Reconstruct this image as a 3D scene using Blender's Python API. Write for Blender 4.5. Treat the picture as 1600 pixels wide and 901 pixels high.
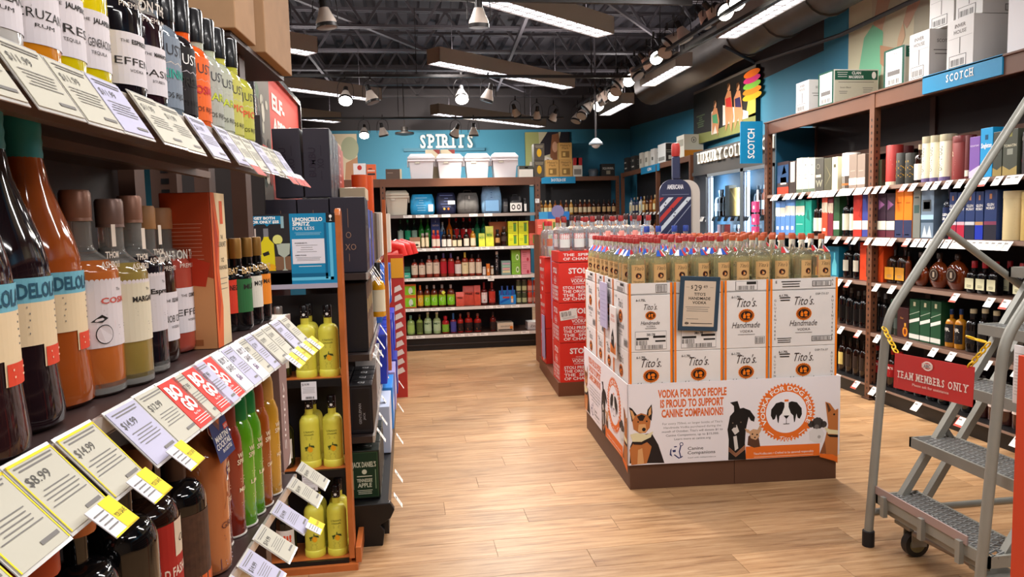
import bpy, math, random
import numpy as np
from mathutils import Vector, Matrix
for _o in list(bpy.data.objects): bpy.data.objects.remove(_o)
S = bpy.context.scene
COL = S.collection
random.seed(7)
PI = math.pi
# ---------------------------------------------------------------- camera
FPX, CX, CY = 1155.0, 800.0, 450.5
def _unit(a): return a/np.linalg.norm(a)
def _ray(u, v): return np.array([(u-CX)/FPX, -(v-CY)/FPX, -1.0])
_Y = _unit(_ray(634, 352)); _up = -_ray(1114, 450.5+13070)
_Z = _unit(_up-_Y*_up.dot(_Y)); _X = np.cross(_Y, _Z)
RW = np.array([_X, _Y, _Z])
EYE = np.array([0.0, 0.0, 1.5])
cam_data = bpy.data.cameras.new('camera'); cam_data.sensor_width = 36.0; cam_data.lens = 36.0*FPX/1600.0
cam_data.clip_start = 0.02; cam_data.clip_end = 60
cam = bpy.data.objects.new('camera', cam_data); COL.objects.link(cam)
_m = Matrix.Identity(4)
for i in range(3):
    for j in range(3): _m[i][j] = float(RW[i][j])
    _m[i][3] = float(EYE[i])
cam.matrix_world = _m
S.camera = cam
S.view_settings.view_transform = 'Standard'; S.view_settings.look = 'None'
S.view_settings.exposure = 0.6; S.view_settings.gamma = 1.0; S.view_settings.use_curve_mapping = False
S.cycles.use_denoising = True
S.cycles.max_bounces = 7; S.cycles.diffuse_bounces = 3; S.cycles.glossy_bounces = 3
S.cycles.transmission_bounces = 6; S.cycles.transparent_max_bounces = 8
S.cycles.caustics_reflective = False; S.cycles.caustics_refractive = False
S.cycles.sample_clamp_indirect = 4.0
W = bpy.data.worlds.new('store_air'); S.world = W; W.use_nodes = True
W.node_tree.nodes['Background'].inputs[0].default_value = (1.0, 0.93, 0.88, 1); W.node_tree.nodes['Background'].inputs[1].default_value = 0.10
# the room's lighting level
TUBE_W, SPOT_W, TUBE_EMIT, CEILING_FILL = 30.0, 28.0, 2.6, .6
# measured places on known planes of the room (x across the aisle, y along it, z up; metres)
def onX(u, v, x): r = RW@_ray(u, v); return EYE+x/r[0]*r
def onY(u, v, y): r = RW@_ray(u, v); return EYE+y/r[1]*r
def onZ(u, v, z): r = RW@_ray(u, v); return EYE+(z-EYE[2])/r[2]*r
def onP(u, v, p, n):
    r = RW@_ray(u, v); n = np.array([n[0], n[1], 0.0]); p = np.array([p[0], p[1], 0.0])
    return EYE+(p-EYE).dot(n)/r.dot(n)*r
def proj(x, y, z):
    c = RW.T@(np.array([x, y, z], float)-EYE); return (CX+FPX*c[0]/-c[2], CY-FPX*c[1]/-c[2])
def hz(x, y, v):                      # height at which the upright over (x, y) passes row v
    a, b = 0.0, 3.0
    for _ in range(40):
        m = (a+b)/2
        if proj(x, y, m)[1] > v: a = m
        else: b = m
    return (a+b)/2
# ---------------------------------------------------------------- materials
def lin(c): c = c/255.0; return c/12.92 if c <= 0.04045 else ((c+0.055)/1.055)**2.4
def rgb(h):
    if isinstance(h, str): h = tuple(int(h[i:i+2], 16) for i in (0, 2, 4))
    return tuple(lin(c) for c in h)+(1.0,)
MATS = {}
def mat(h, rough=0.5, metal=0.0, coat=0.0, trans=0.0, emit=0.0, spec=0.5, noise=0.0, nscale=30.0, bump=0.0, ior=1.45, alpha=1.0):
    key = (h if isinstance(h, str) else tuple(h), rough, metal, coat, trans, emit, spec, noise, nscale, bump, ior, alpha)
    if key in MATS: return MATS[key]
    m = bpy.data.materials.new('surface'); m.use_nodes = True
    nt = m.node_tree; b = nt.nodes['Principled BSDF']
    c = rgb(h)
    b.inputs['Base Color'].default_value = c; b.inputs['Roughness'].default_value = rough
    b.inputs['Metallic'].default_value = metal; b.inputs['Coat Weight'].default_value = coat
    b.inputs['Coat Roughness'].default_value = 0.08
    b.inputs['Transmission Weight'].default_value = trans; b.inputs['IOR'].default_value = ior
    b.inputs['Specular IOR Level'].default_value = spec; b.inputs['Alpha'].default_value = alpha
    if emit:
        b.inputs['Emission Color'].default_value = c; b.inputs['Emission Strength'].default_value = emit
    if noise or bump:
        tc = nt.nodes.new('ShaderNodeTexCoord'); n = nt.nodes.new('ShaderNodeTexNoise'); n.inputs['Scale'].default_value = nscale
        n.inputs['Detail'].default_value = 3
        nt.links.new(tc.outputs['Object'], n.inputs['Vector'])
        if noise:
            r = nt.nodes.new('ShaderNodeMapRange'); r.inputs[1].default_value = 0.3; r.inputs[2].default_value = 0.7
            r.inputs[3].default_value = 1-noise; r.inputs[4].default_value = 1+noise
            x = nt.nodes.new('ShaderNodeVectorMath'); x.operation = 'SCALE'; x.inputs[0].default_value = c[:3]
            nt.links.new(n.outputs['Fac'], r.inputs[0]); nt.links.new(r.outputs[0], x.inputs['Scale']); nt.links.new(x.outputs[0], b.inputs['Base Color'])
        if bump:
            bp = nt.nodes.new('ShaderNodeBump'); bp.inputs['Strength'].default_value = bump; bp.inputs['Distance'].default_value = 0.01
            nt.links.new(n.outputs['Fac'], bp.inputs['Height']); nt.links.new(bp.outputs[0], b.inputs['Normal'])
    MATS[key] = m
    return m
def paper(h, rough=0.6): return mat(h, rough, spec=0.3)
def gloss(h): return mat(h, 0.25, coat=0.5)
def liquid(h): return mat(h, 0.06, coat=0.6, spec=0.6)
def clear(h='eef2ee'): return mat(h, 0.03, trans=0.85, spec=0.6, ior=1.25)
BLACKGLASS = mat('0d0c0e', 0.07, coat=0.7)
DARKGLASS = mat('22110b', 0.07, coat=0.7)
AMBER = mat('6b2c10', 0.07, coat=0.6)
BROWN = mat('69432f', 0.42, noise=0.06, nscale=4)          # brown powder coated rack steel
BROWN2 = mat('4c342a', 0.45, noise=0.08, nscale=5)
DARK = mat('1b191c', 0.55, noise=0.1, nscale=6)
BACKP = mat('2a201f', 0.6, noise=0.1, nscale=3)
BLACK = mat('0e0d0f', 0.4)
WHITE = paper('f3f1ee')
CARD = mat('b08a66', 0.8, noise=0.06, nscale=12)
ORANGEWOOD = mat('b5622f', 0.35, coat=0.2, noise=0.14, nscale=9)
CHROME = mat('c8c8c8', 0.2, metal=1.0)
INK = paper('26221f')
GREYINK = paper('77736f')
# ---------------------------------------------------------------- objects
def link(o, parent=None):
    COL.objects.link(o)
    if parent is not None: o.parent = parent
    return o
def tag(o, label, cat, group=None, kind=None):
    if label: o['label'] = label
    if cat: o['category'] = cat
    if group: o['group'] = group
    if kind: o['kind'] = kind
    return o
def empty(name, loc, rz, label, cat, group=None):
    o = bpy.data.objects.new(name, None); o.empty_display_size = 0.05; link(o); o.location = tuple(loc); o.rotation_euler[2] = rz
    return tag(o, label, cat, group)
def dup(root, loc, rz=None, label=None, group=None):
    r = root.copy(); COL.objects.link(r); r.location = tuple(loc)
    if rz is not None: r.rotation_euler = (root.rotation_euler[0], root.rotation_euler[1], rz)
    if label: r['label'] = label
    if group: r['group'] = group
    for ch in KIDS.get(root.name, []):
        c = ch.copy(); COL.objects.link(c); c.parent = r; KIDS.setdefault(r.name, []).append(c)
        for g in KIDS.get(ch.name, []):
            d = g.copy(); COL.objects.link(d); d.parent = c; KIDS.setdefault(c.name, []).append(d)
    return r
KIDS = {}
ORD = 'first second third fourth fifth sixth seventh eighth ninth tenth eleventh twelfth thirteenth fourteenth fifteenth sixteenth seventeenth eighteenth nineteenth twentieth'.split()
class B:
    def __init__(s): s.v = []; s.f = []; s.mi = []; s.mats = []; s.sm = []
    def slot(s, m):
        if m not in s.mats: s.mats.append(m)
        return s.mats.index(m)
    def add(s, vs, fs, m, smooth=False):
        k = len(s.v); s.v.extend([tuple(float(q) for q in p) for p in vs]); i = s.slot(m)
        for f in fs: s.f.append(tuple(k+a for a in f)); s.mi.append(i); s.sm.append(smooth)
        return s
    def box(s, x0, y0, z0, x1, y1, z1, m):
        if x0 > x1: x0, x1 = x1, x0
        if y0 > y1: y0, y1 = y1, y0
        if z0 > z1: z0, z1 = z1, z0
        return s.add([(x0,y0,z0),(x1,y0,z0),(x1,y1,z0),(x0,y1,z0),(x0,y0,z1),(x1,y0,z1),(x1,y1,z1),(x0,y1,z1)],
                     [(0,3,2,1),(4,5,6,7),(0,1,5,4),(1,2,6,5),(2,3,7,6),(3,0,4,7)], m)
    def hexa(s, lo, hi, m):           # lower and upper quads, counter-clockwise from above
        return s.add(list(lo)+list(hi), [(0,3,2,1),(4,5,6,7),(0,1,5,4),(1,2,6,5),(2,3,7,6),(3,0,4,7)], m)
    def prism(s, pts, a, b, m, axis='y'):   # outline in the other two axes, extruded from a to b
        def P(p, t): return {'y': (p[0], t, p[1]), 'x': (t, p[0], p[1]), 'z': (p[0], p[1], t)}[axis]
        n = len(pts); vs = [P(p, a) for p in pts]+[P(p, b) for p in pts]
        fs = [tuple(range(n)), tuple(range(2*n-1, n-1, -1))]+[(i, i+n, (i+1) % n+n, (i+1) % n) for i in range(n)]
        return s.add(vs, fs, m)
    def bar(s, p, q, w, h, m, up=(0, 0, 1)):
        p, q = Vector(p), Vector(q); d = (q-p).normalized(); u = Vector(up)
        if abs(d.dot(u)) > 0.98: u = Vector((1, 0, 0))
        a = d.cross(u).normalized()*w/2; b = a.cross(d).normalized()*h/2
        return s.add([p-a-b, p+a-b, p+a+b, p-a+b, q-a-b, q+a-b, q+a+b, q-a+b],
                     [(0,1,2,3),(7,6,5,4),(0,4,5,1),(1,5,6,2),(2,6,7,3),(3,7,4,0)], m)
    def tube(s, pts, r, m, n=10, closed=False):
        pts = [Vector(p) for p in pts]; vs = []; N = len(pts); ref = None
        for i, p in enumerate(pts):
            if closed: d = (pts[(i+1) % N]-pts[i-1]).normalized()
            else: d = (pts[min(i+1, N-1)]-pts[max(i-1, 0)]).normalized()
            if ref is None or abs(ref.dot(d)) > 0.95: ref = Vector((0, 0, 1)) if abs(d.z) < 0.9 else Vector((1, 0, 0))
            a = d.cross(ref).normalized(); b = a.cross(d).normalized(); ref = b
            rr = r[i] if isinstance(r, (list, tuple)) else r
            vs += [p+a*rr*math.cos(t*2*PI/n)+b*rr*math.sin(t*2*PI/n) for t in range(n)]
        fs = []
        for i in range(N if closed else N-1):
            j = (i+1) % N
            for t in range(n): fs.append((i*n+t, i*n+(t+1) % n, j*n+(t+1) % n, j*n+t))
        if not closed: fs += [tuple(range(n-1, -1, -1)), tuple((N-1)*n+t for t in range(n))]
        return s.add(vs, fs, m, True)
    def lathe(s, prof, m, n=20, cx=0, cy=0, sx=1, sy=1, sq=None, split=None):
        # prof: (r, z) from the base up; sq(z): superellipse power; split: (z, material above it)
        vs = []
        for r, z in prof:
            e = 2.0 if sq is None else sq(z)
            for t in range(n):
                c, q = math.cos((t+.5)*2*PI/n), math.sin((t+.5)*2*PI/n)
                k = (abs(c)**e+abs(q)**e)**(-1.0/e)
                vs.append((cx+r*k*c*sx, cy+r*k*q*sy, z))
        M = len(prof)
        def band(i0, i1): return [(i*n+t, i*n+(t+1) % n, (i+1)*n+(t+1) % n, (i+1)*n+t) for i in range(i0, i1) for t in range(n)]
        caps0, caps1 = [tuple(range(n-1, -1, -1))], [tuple((M-1)*n+t for t in range(n))]
        if split is None: return s.add(vs, caps0+band(0, M-1)+caps1, m, True)
        k = next((i for i, p in enumerate(prof) if p[1] >= split[0]-1e-6), M-1)
        s.add(vs, caps0+band(0, k), m, True)
        base = len(s.v)-len(vs); i2 = s.slot(split[1])
        for f in band(k, M-1)+caps1: s.f.append(tuple(base+a for a in f)); s.mi.append(i2); s.sm.append(True)
        return s
    def make(s, name, parent=None, loc=None, rz=None, bevel=0.0, flat_smooth=True):
        me = bpy.data.meshes.new(name); me.from_pydata(s.v, [], s.f)
        for m in s.mats: me.materials.append(m)
        me.polygons.foreach_set('material_index', s.mi); me.polygons.foreach_set('use_smooth', s.sm)
        if any(s.sm): me.set_sharp_from_angle(angle=math.radians(42))
        me.update()
        o = bpy.data.objects.new(name, me); link(o, parent)
        if parent is not None: KIDS.setdefault(parent.name, []).append(o)
        if loc is not None: o.location = tuple(loc)
        if rz is not None: o.rotation_euler[2] = rz
        if bevel:
            b = o.modifiers.new('edge', 'BEVEL'); b.width = bevel; b.segments = 2; b.limit_method = 'ANGLE'
        return o
# ---------------------------------------------------------------- printed matter
_TXT = {}
_SER = {'S': (), 'P': ((.2, 0), (.12, 1)), 'I': ((.5, 0), (.5, 1)), 'R': ((.18, 0), (.9, 0), (.1, 1)), 'T': ((.5, 0),), 'L': ((.15, 1),),
        'U': ((.12, 1), (.88, 1)), 'X': ((.12, 0), (.88, 0), (.12, 1), (.88, 1)), 'Y': ((.5, 0), (.1, 1), (.9, 1)), 'N': ((.12, 0), (.1, 1), (.88, 1)),
        'A': ((.1, 0), (.9, 0)), 'M': ((.1, 0), (.9, 0), (.1, 1), (.9, 1)), 'E': ((.05, 1), (.05, 0)), 'H': ((.12, 0), (.88, 0), (.12, 1), (.88, 1)), 'B': ((.05, 0), (.05, 1))}
def glyphs(t, bold=0.0, slab=False):
    key = (t, bold, slab)
    if key in _TXT: return _TXT[key]
    cu = bpy.data.curves.new('t', 'FONT'); cu.body = t; cu.size = 1.0; cu.offset = bold; cu.resolution_u = 2; cu.align_x = 'LEFT'
    o = bpy.data.objects.new('t', cu); COL.objects.link(o)
    dg = bpy.context.evaluated_depsgraph_get(); me = o.evaluated_get(dg).to_mesh()
    v = np.array([(p.co.x, p.co.y) for p in me.vertices]) if len(me.vertices) else np.zeros((1, 2))
    f = [tuple(p.vertices) for p in me.polygons]
    o.evaluated_get(dg).to_mesh_clear(); bpy.data.objects.remove(o); bpy.data.curves.remove(cu)
    if slab: return v, f
    lo = v.min(0); hi = v.max(0)
    _TXT[key] = (v, f, lo[0], hi[0], 0.0, 0.73)
    return _TXT[key]
class Art:
    def __init__(s): s.it = []
    def poly(s, pts, m, lay=1): s.it.append((np.array(pts, float), [tuple(range(len(pts)))], m, lay)); return s
    def rect(s, x0, y0, x1, y1, m, lay=1, nx=1):
        xs = np.linspace(x0, x1, nx+1); v = [(x, y0) for x in xs]+[(x, y1) for x in xs]
        s.it.append((np.array(v), [(i, i+1, i+nx+2, i+nx+1) for i in range(nx)], m, lay)); return s
    def ell(s, cx, cy, rx, ry, m, lay=1, n=24, spike=0.0, rot=0.0):
        p = []
        for i in range(n):
            a = 2*PI*i/n; k = 1-(spike if i % 2 else 0)
            x, y = rx*k*math.cos(a), ry*k*math.sin(a); p.append((cx+x*math.cos(rot)-y*math.sin(rot), cy+x*math.sin(rot)+y*math.cos(rot)))
        return s.poly(p, m, lay)
    def text(s, t, x, y, h, m, w=None, bold=0.0, shear=0.0, align='c', lay=2, rot=0.0, slab=False, arc=None):
        if slab:
            X = 0.0
            for ch in t:
                if ch == ' ': X += .42; continue
                v, f, l, r, _, _ = glyphs(ch, bold); v = v.copy(); v[:, 0] -= l; cw = r-l
                parts = [(v, f)]
                for fx, top in _SER.get(ch, ()):
                    c, wd = fx*cw, .20; y0, y1 = (.63, .74) if top else (-.01, .10)
                    parts.append((np.array([(c-wd, y0), (c+wd, y0), (c+wd, y1), (c-wd, y1)]), [(0, 1, 2, 3)]))
                for vv, ff in parts:
                    vv = vv+np.array([X, 0]); s.it.append(['slab', vv, ff])
                X += cw+.24
            run = [i for i in s.it if isinstance(i, list)]; s.it = [i for i in s.it if not isinstance(i, list)]
            tot = X-.24; k = h/.73; kx = w/tot if w else k
            off = {'c': -tot/2, 'l': 0, 'r': -tot}[align]
            for _, vv, ff in run:
                q = np.stack([(vv[:, 0]+off)*kx, vv[:, 1]*k], 1)
                q = q@np.array([[math.cos(rot), math.sin(rot)], [-math.sin(rot), math.cos(rot)]])+np.array([x, y])
                s.it.append((q, ff, m, lay))
            return s
        v, f, l, r, _, ch = glyphs(t, bold)
        if not f: return s
        k = h/ch; kx = w/(r-l) if w else k
        q = np.stack([(v[:, 0]-l)*kx, v[:, 1]*k], 1); tw = (r-l)*kx
        q[:, 0] += shear*q[:, 1]
        if align == 'c': q[:, 0] -= tw/2
        elif align == 'r': q[:, 0] -= tw
        if arc:                       # (radius, top or bottom) bent around the point x, y
            R, top = arc
            if top: a = PI/2-q[:, 0]/R; rr = R+q[:, 1]
            else: a = -PI/2+q[:, 0]/R; rr = R+h-q[:, 1]
            q = np.stack([rr*np.cos(a), rr*np.sin(a)], 1)
        if rot: q = q@np.array([[math.cos(rot), math.sin(rot)], [-math.sin(rot), math.cos(rot)]])
        s.it.append((q+np.array([x, y]), f, m, lay)); return s
    def lines(s, x0, x1, y, n, dy, m, h=0.0012, jag=0.15, lay=2, seed=1):
        rn = random.Random(seed)
        for i in range(n):
            e = rn.uniform(0, jag)*(x1-x0); s.rect(x0+e*.5, y-i*dy, x1-e*.5, y-i*dy+h, m, lay)
        return s
    def bars(s, x0, y0, x1, y1, m, lay=2, seed=1, n=14):
        rn = random.Random(seed); st = (x1-x0)/n
        for i in range(n):
            w = st*rn.uniform(.25, .7); s.rect(x0+i*st, y0, x0+i*st+w, y1, m, lay)
        return s
    def into(s, b, f3, eps=0.0004):
        for v, f, m, lay in s.it: b.add([f3(x, y, lay*eps) for x, y in v], f, m)
        return b
    def flat(s, name, parent, o, ux, uy, eps=0.0004, **k):
        o, ux, uy = Vector(o), Vector(ux), Vector(uy); n = ux.cross(uy).normalized()
        b = B(); s.into(b, lambda x, y, l: o+ux*x+uy*y+n*l, eps); return b.make(name, parent, **k)
    def front(s, name, parent, y, x=0, z=0, eps=0.0004, **k):   # on the face that looks along -y
        return s.flat(name, parent, (x, y, z), (1, 0, 0), (0, 0, 1), eps, **k)
    def wrap(s, name, parent, r, a0=-PI/2, cx=0, cy=0, sy=1.0, eps=0.0004, **k):
        b = B(); s.into(b, lambda x, y, l: (cx+(r+l+.0003)*math.cos(a0+x/r), cy+(r+l+.0003)*math.sin(a0+x/r)*sy, y), eps)
        return b.make(name, parent, **k)
# ---------------------------------------------------------------- bottles
def profile(r, h, sh, nr, ns, top, curve='round', foot=0.012):
    P = [(r*.86, 0), (r*.97, foot*.35), (r, foot)]
    z0, z1 = sh*h, ns*h
    P += [(r, z0*.33+foot), (r, z0*.66), (r, z0)]
    N = 7
    for i in range(1, N+1):
        t = i/N
        if curve == 'round': rr = nr+(r-nr)*math.sqrt(max(0, 1-t**1.9)); 
        elif curve == 'cone': rr = r+(nr-r)*t
        else: rr = nr+(r-nr)*(0.5+0.5*math.cos(PI*t))
        P.append((rr, z0+(z1-z0)*t))
    P += [(nr, (z1+top)/2), (nr, top)]
    return P
def bottle(name, r, h, body, cap, caph=.12, capr=1.15, sh=.6, nr=.3, ns=.76, curve='round', label=None, fill=None, glass=None, square=False, n=20, loc=(0, 0, 0), rz=0, foil=None):
    """body mesh standing on its base, its cap and its wrapped label as children; label = (z0, z1, halfwidth angle, paper, art function)"""
    nr = nr*r; top = h*(1-caph)
    sq = None
    if square: z1 = sh*h; sq = lambda z: 5.0 if z < z1 else max(2.0, 5.0-3.0*(z-z1)/(max(1e-4, ns*h-z1)))
    b = B(); b.lathe(profile(r, h, sh, nr, ns, top, curve), body, n=n, sq=sq, split=(fill*h, glass) if fill else None)
    o = b.make(name, None, loc, rz)
    c = B(); cr = nr*capr
    c.lathe([(cr*.98, top-.004), (cr, top), (cr, h-.004), (cr*.9, h)], cap, n=14); c.make('cap', o)
    if foil:
        c = B(); z0 = h*foil[0]; c.lathe([(nr*1.06+.001, z0), (nr*1.04+.0008, top-.004)], foil[1], n=14); c.make('foil', o)
    if label:
        z0, z1, ha, pm, fn = label
        A = Art(); hw = ha*r
        A.rect(-hw, z0*h, hw, z1*h, pm, 1, nx=14)
        if fn: fn(A, hw, z0*h, z1*h)
        if square: A.front('label', o, -r*1.0)
        else: A.wrap('label', o, r)
    return o
def scribble(col, big=None, bcol=None, bh=.2, at=.6, bold=.02, n=3, **k):
    """label print: one readable word plus fine lines too small to read"""
    def fn(A, hw, z0, z1):
        H = z1-z0
        if big: A.text(big, 0, z0+H*at, H*bh, bcol or col, bold=bold, w=min(hw*1.75, len(big)*H*bh*.95), **k)
        A.lines(-hw*.6, hw*.6, z0+H*(.35), n, H*.09, col, h=H*.03, jag=.5, seed=len(str(big)))
    return fn
def carton(name, w, d, h, m, art=None, loc=(0, 0, 0), rz=0, bevel=.002, side=None, sidecol=None):
    o = B().box(-w/2, 0, 0, w/2, d, h, m).make(name, None, loc, rz, bevel=bevel)
    if art:
        A = Art(); art(A, w, h)
        if A.it: A.front('printed_face', o, -.0003)
    if side:
        A = Art(); side(A, d, h)
        if A.it: A.flat('printed_side', o, (-w/2-.0003, d/2, 0), (0, -1, 0), (0, 0, 1))
    return o
# ================================================================ the setting
def plank_mat():
    m = bpy.data.materials.new('oak_plank'); m.use_nodes = True; nt = m.node_tree; b = nt.nodes['Principled BSDF']; L = nt.links.new
    tc = nt.nodes.new('ShaderNodeTexCoord'); oi = nt.nodes.new('ShaderNodeObjectInfo')
    geo = nt.nodes.new('ShaderNodeNewGeometry')
    off = nt.nodes.new('ShaderNodeVectorMath'); off.operation = 'ADD'
    sc = nt.nodes.new('ShaderNodeVectorMath'); sc.operation = 'SCALE'; sc.inputs[0].default_value = (7.3, 3.1, 5.7)
    L(oi.outputs['Random'], sc.inputs['Scale']); L(geo.outputs['Position'], off.inputs[0]); L(sc.outputs[0], off.inputs[1])
    def noise(sx, sy, scale, det=4, rough=.6):
        mp = nt.nodes.new('ShaderNodeMapping'); mp.inputs['Scale'].default_value = (sx, sy, 1); L(off.outputs[0], mp.inputs['Vector'])
        n = nt.nodes.new('ShaderNodeTexNoise'); n.inputs['Scale'].default_value = scale; n.inputs['Detail'].default_value = det; n.inputs['Roughness'].default_value = rough
        L(mp.outputs[0], n.inputs['Vector']); return n
    grain = noise(.9, 14, 3.2, 6, .7); knots = noise(1.4, 6, 1.6, 3); fine = noise(1.5, 40, 8, 3)
    r = nt.nodes.new('ShaderNodeValToRGB'); e = r.color_ramp.elements
    e[0].position = .30; e[0].color = rgb('80593a'); e[1].position = .72; e[1].color = rgb('c4a27c')
    x = e.new(.44); x.color = rgb('a67e57'); x = e.new(.55); x.color = rgb('b48e67')
    L(grain.outputs['Fac'], r.inputs['Fac'])
    r2 = nt.nodes.new('ShaderNodeValToRGB'); r2.color_ramp.elements[0].position = .28; r2.color_ramp.elements[0].color = (.55, .5, .46, 1)
    r2.color_ramp.elements[1].position = .45; r2.color_ramp.elements[1].color = (1, 1, 1, 1); L(knots.outputs['Fac'], r2.inputs['Fac'])
    mx = nt.nodes.new('ShaderNodeMix'); mx.data_type = 'RGBA'; mx.blend_type = 'MULTIPLY'; mx.inputs[0].default_value = .8
    L(r.outputs[0], mx.inputs[6]); L(r2.outputs[0], mx.inputs[7])
    var = nt.nodes.new('ShaderNodeMapRange'); var.inputs[3].default_value = .86; var.inputs[4].default_value = 1.12; L(oi.outputs['Random'], var.inputs[0])
    v2 = nt.nodes.new('ShaderNodeVectorMath'); v2.operation = 'SCALE'; L(mx.outputs[2], v2.inputs[0]); L(var.outputs[0], v2.inputs['Scale'])
    L(v2.outputs[0], b.inputs['Base Color']); b.inputs['Roughness'].default_value = .38; b.inputs['Specular IOR Level'].default_value = .45
    bp = nt.nodes.new('ShaderNodeBump'); bp.inputs['Strength'].default_value = .12; bp.inputs['Distance'].default_value = .003
    L(fine.outputs['Fac'], bp.inputs['Height']); L(bp.outputs[0], b.inputs['Normal'])
    return m
def structure(o): o['kind'] = 'structure'; return o
PLANK = plank_mat()
fl = structure(B().box(-6, -3, -.06, 5.2, 15.2, -.0045, mat('6a4a30', .6)).make('floor'))
me0 = {}
def plank(x0, x1, y):
    k = round(x1-x0, 3)
    if k not in me0:
        w = .178; b = B(); b.box(0, .0008, -.004, x1-x0-.0016, w-.0008, 0, PLANK); o = b.make('plank', fl, bevel=.0006); me0[k] = o
        o.location = (x0, y, 0); return
    o = me0[k].copy(); COL.objects.link(o); o.parent = fl; o.location = (x0, y, 0)
rnd = random.Random(3)
for j in range(42):
    y = 1.6+j*.178; x = -1.5-(.0, .42, .83, .21, .62)[j % 5]
    for k in range(5):
        plank(x, x+1.24, y); x += 1.24
o = B().box(-6, -3, -.0045, 5.2, 1.6, 0, PLANK).box(-6, 9.076, -.0045, 5.2, 15.2, 0, PLANK).box(-6, 1.6, -.0045, -2.4, 9.076, 0, PLANK).box(4.0, 1.6, -.006, 5.2, 9.076, -.002, PLANK).make('distant_flooring', fl)
BLUE = mat('3a86a6', .62, noise=.03, nscale=1.2)
UPPER = mat('3d3a3e', .8, noise=.08, nscale=2)
HZ = 3.17
def wall(name, pts, th=.1, hs=None, col=None):
    b = B(); BL_ = col or BLUE; hs = hs or [3.38]*len(pts)
    for k_, (a, c) in enumerate(zip(pts, pts[1:])):
        h0, h1 = hs[k_], hs[k_+1]
        def qz(q): r = q(0); return [Vector((p.x, p.y, hh)) for p, hh in zip(r, (h0, h1, h1, h0))]
        a, c = Vector((a[0], a[1], 0)), Vector((c[0], c[1], 0)); d = (c-a).normalized(); n = Vector((d.y, -d.x, 0))*-th
        def q(z): return [Vector((p.x, p.y, z)) for p in (a, c, c+n, a+n)]
        b.hexa(q(0), qz(q), BL_); b.hexa(qz(q), q(4.7), UPPER)
    return structure(b.make(name))
wall('wall_back', [(-6, 15.05), (4.7, 15.05)])
wall('wall_right', [(4.68, 15.05), (4.6, 11.4), (4.46, 9), (4.3, 7.2), (4.3, 4), (4.3, -3)], hs=[3.42, 3.24, 3.2, 3.18, 3.17, 3.17])
wall('wall_left', [(-6, -3), (-6, 15.05)], .1, col=mat('55483f', .7))
wall('wall_front', [(5, -3), (-6, -3)], .1, col=mat('6a5c50', .7))
# the wall steps forward above the tall rack and carries the mural
MUR = mat('cfc4a6', .6)
b = B(); b.prism([(4.29, 7.2), (4.2, 6.66), (4.2, 1.0), (4.29, 1.0)], 2.47, 4.6, BLUE, 'z'); structure(b.make('wall_bulkhead'))
# corrugated deck
DECK = mat('363338', .75, noise=.15, nscale=1.5)
b = B(); p = .3; x = -6
prof = []
while x < 5.2: prof += [(x, 4.55), (x+.13, 4.55), (x+.16, 4.63), (x+.27, 4.63)]; x += p
vs = [(px, -3, pz) for px, pz in prof]+[(px, 15.1, pz) for px, pz in prof]; n = len(prof)
b.add(vs, [(i, i+1, i+1+n, i+n) for i in range(n-1)], DECK); b.box(-6, -3, 4.66, 5.2, 15.1, 4.7, DECK)
structure(b.make('ceiling'))
STEEL = mat('423e41', .55, noise=.12, nscale=3)
proto = None
for Y in (4.3, 5.55, 6.8, 8.05, 9.3, 10.55, 11.8, 13.0, 14.2):
    if proto is None:
        b = B()
        for dy in (-.035, .035):
            b.box(-6, dy-.02, 3.88, 5.1, dy+.02, 3.91, STEEL); b.box(-6, dy-.02, 4.42, 5.1, dy+.02, 4.46, STEEL)
        x = -6
        while x < 5: b.bar((x, 0, 3.9), (x+.35, 0, 4.43), .03, .03, STEEL); b.bar((x+.35, 0, 4.43), (x+.7, 0, 3.9), .03, .03, STEEL); x += .7
        proto = structure(b.make('ceiling_joist')); proto.location.y = Y
    else:
        o = proto.copy(); COL.objects.link(o); o.location.y = Y
b = B()
for x in (-1.6, 1.2, 3.3): b.bar((x, 3, 3.87), (x+.5, 13.4, 3.87), .04, .05, STEEL)
b.bar((-2.4, 6.4, 4.0), (2.2, 13.4, 3.86), .05, .05, STEEL); b.bar((.3, 5.2, 3.8), (3.2, 9.2, 3.8), .03, .04, STEEL)
structure(b.make('ceiling_bracing'))
DUCT = mat('57524d', .5, metal=.2, noise=.2, nscale=3)
b = B(); b.tube([(3.86, 5.8, 3.58), (3.86, 7.4, 3.58), (3.86, 8.6, 3.56), (3.8, 9.3, 3.52), (3.75, 11, 3.5)], [.27, .27, .25, .27, .27], DUCT, 20)
for y in (6.4, 7.2, 8.0, 9.6, 10.3): b.tube([(3.86, y, 3.57), (3.86, y+.03, 3.57)], .28, DUCT, 20)
tag(b.make('air_duct'), 'fat grey round air duct hung beneath the dark ceiling over the beach picture', 'duct')
b = B(); b.tube([(3.4, 7.6, 3.3), (3.9, 7.9, 3.2), (4.1, 6.6, 3.18), (4.0, 3.6, 3.2)], .02, STEEL, 8)
tag(b.make('sprinkler_pipe'), 'thin grey bent pipe running under the ceiling beside the fat duct', 'pipe')
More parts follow.
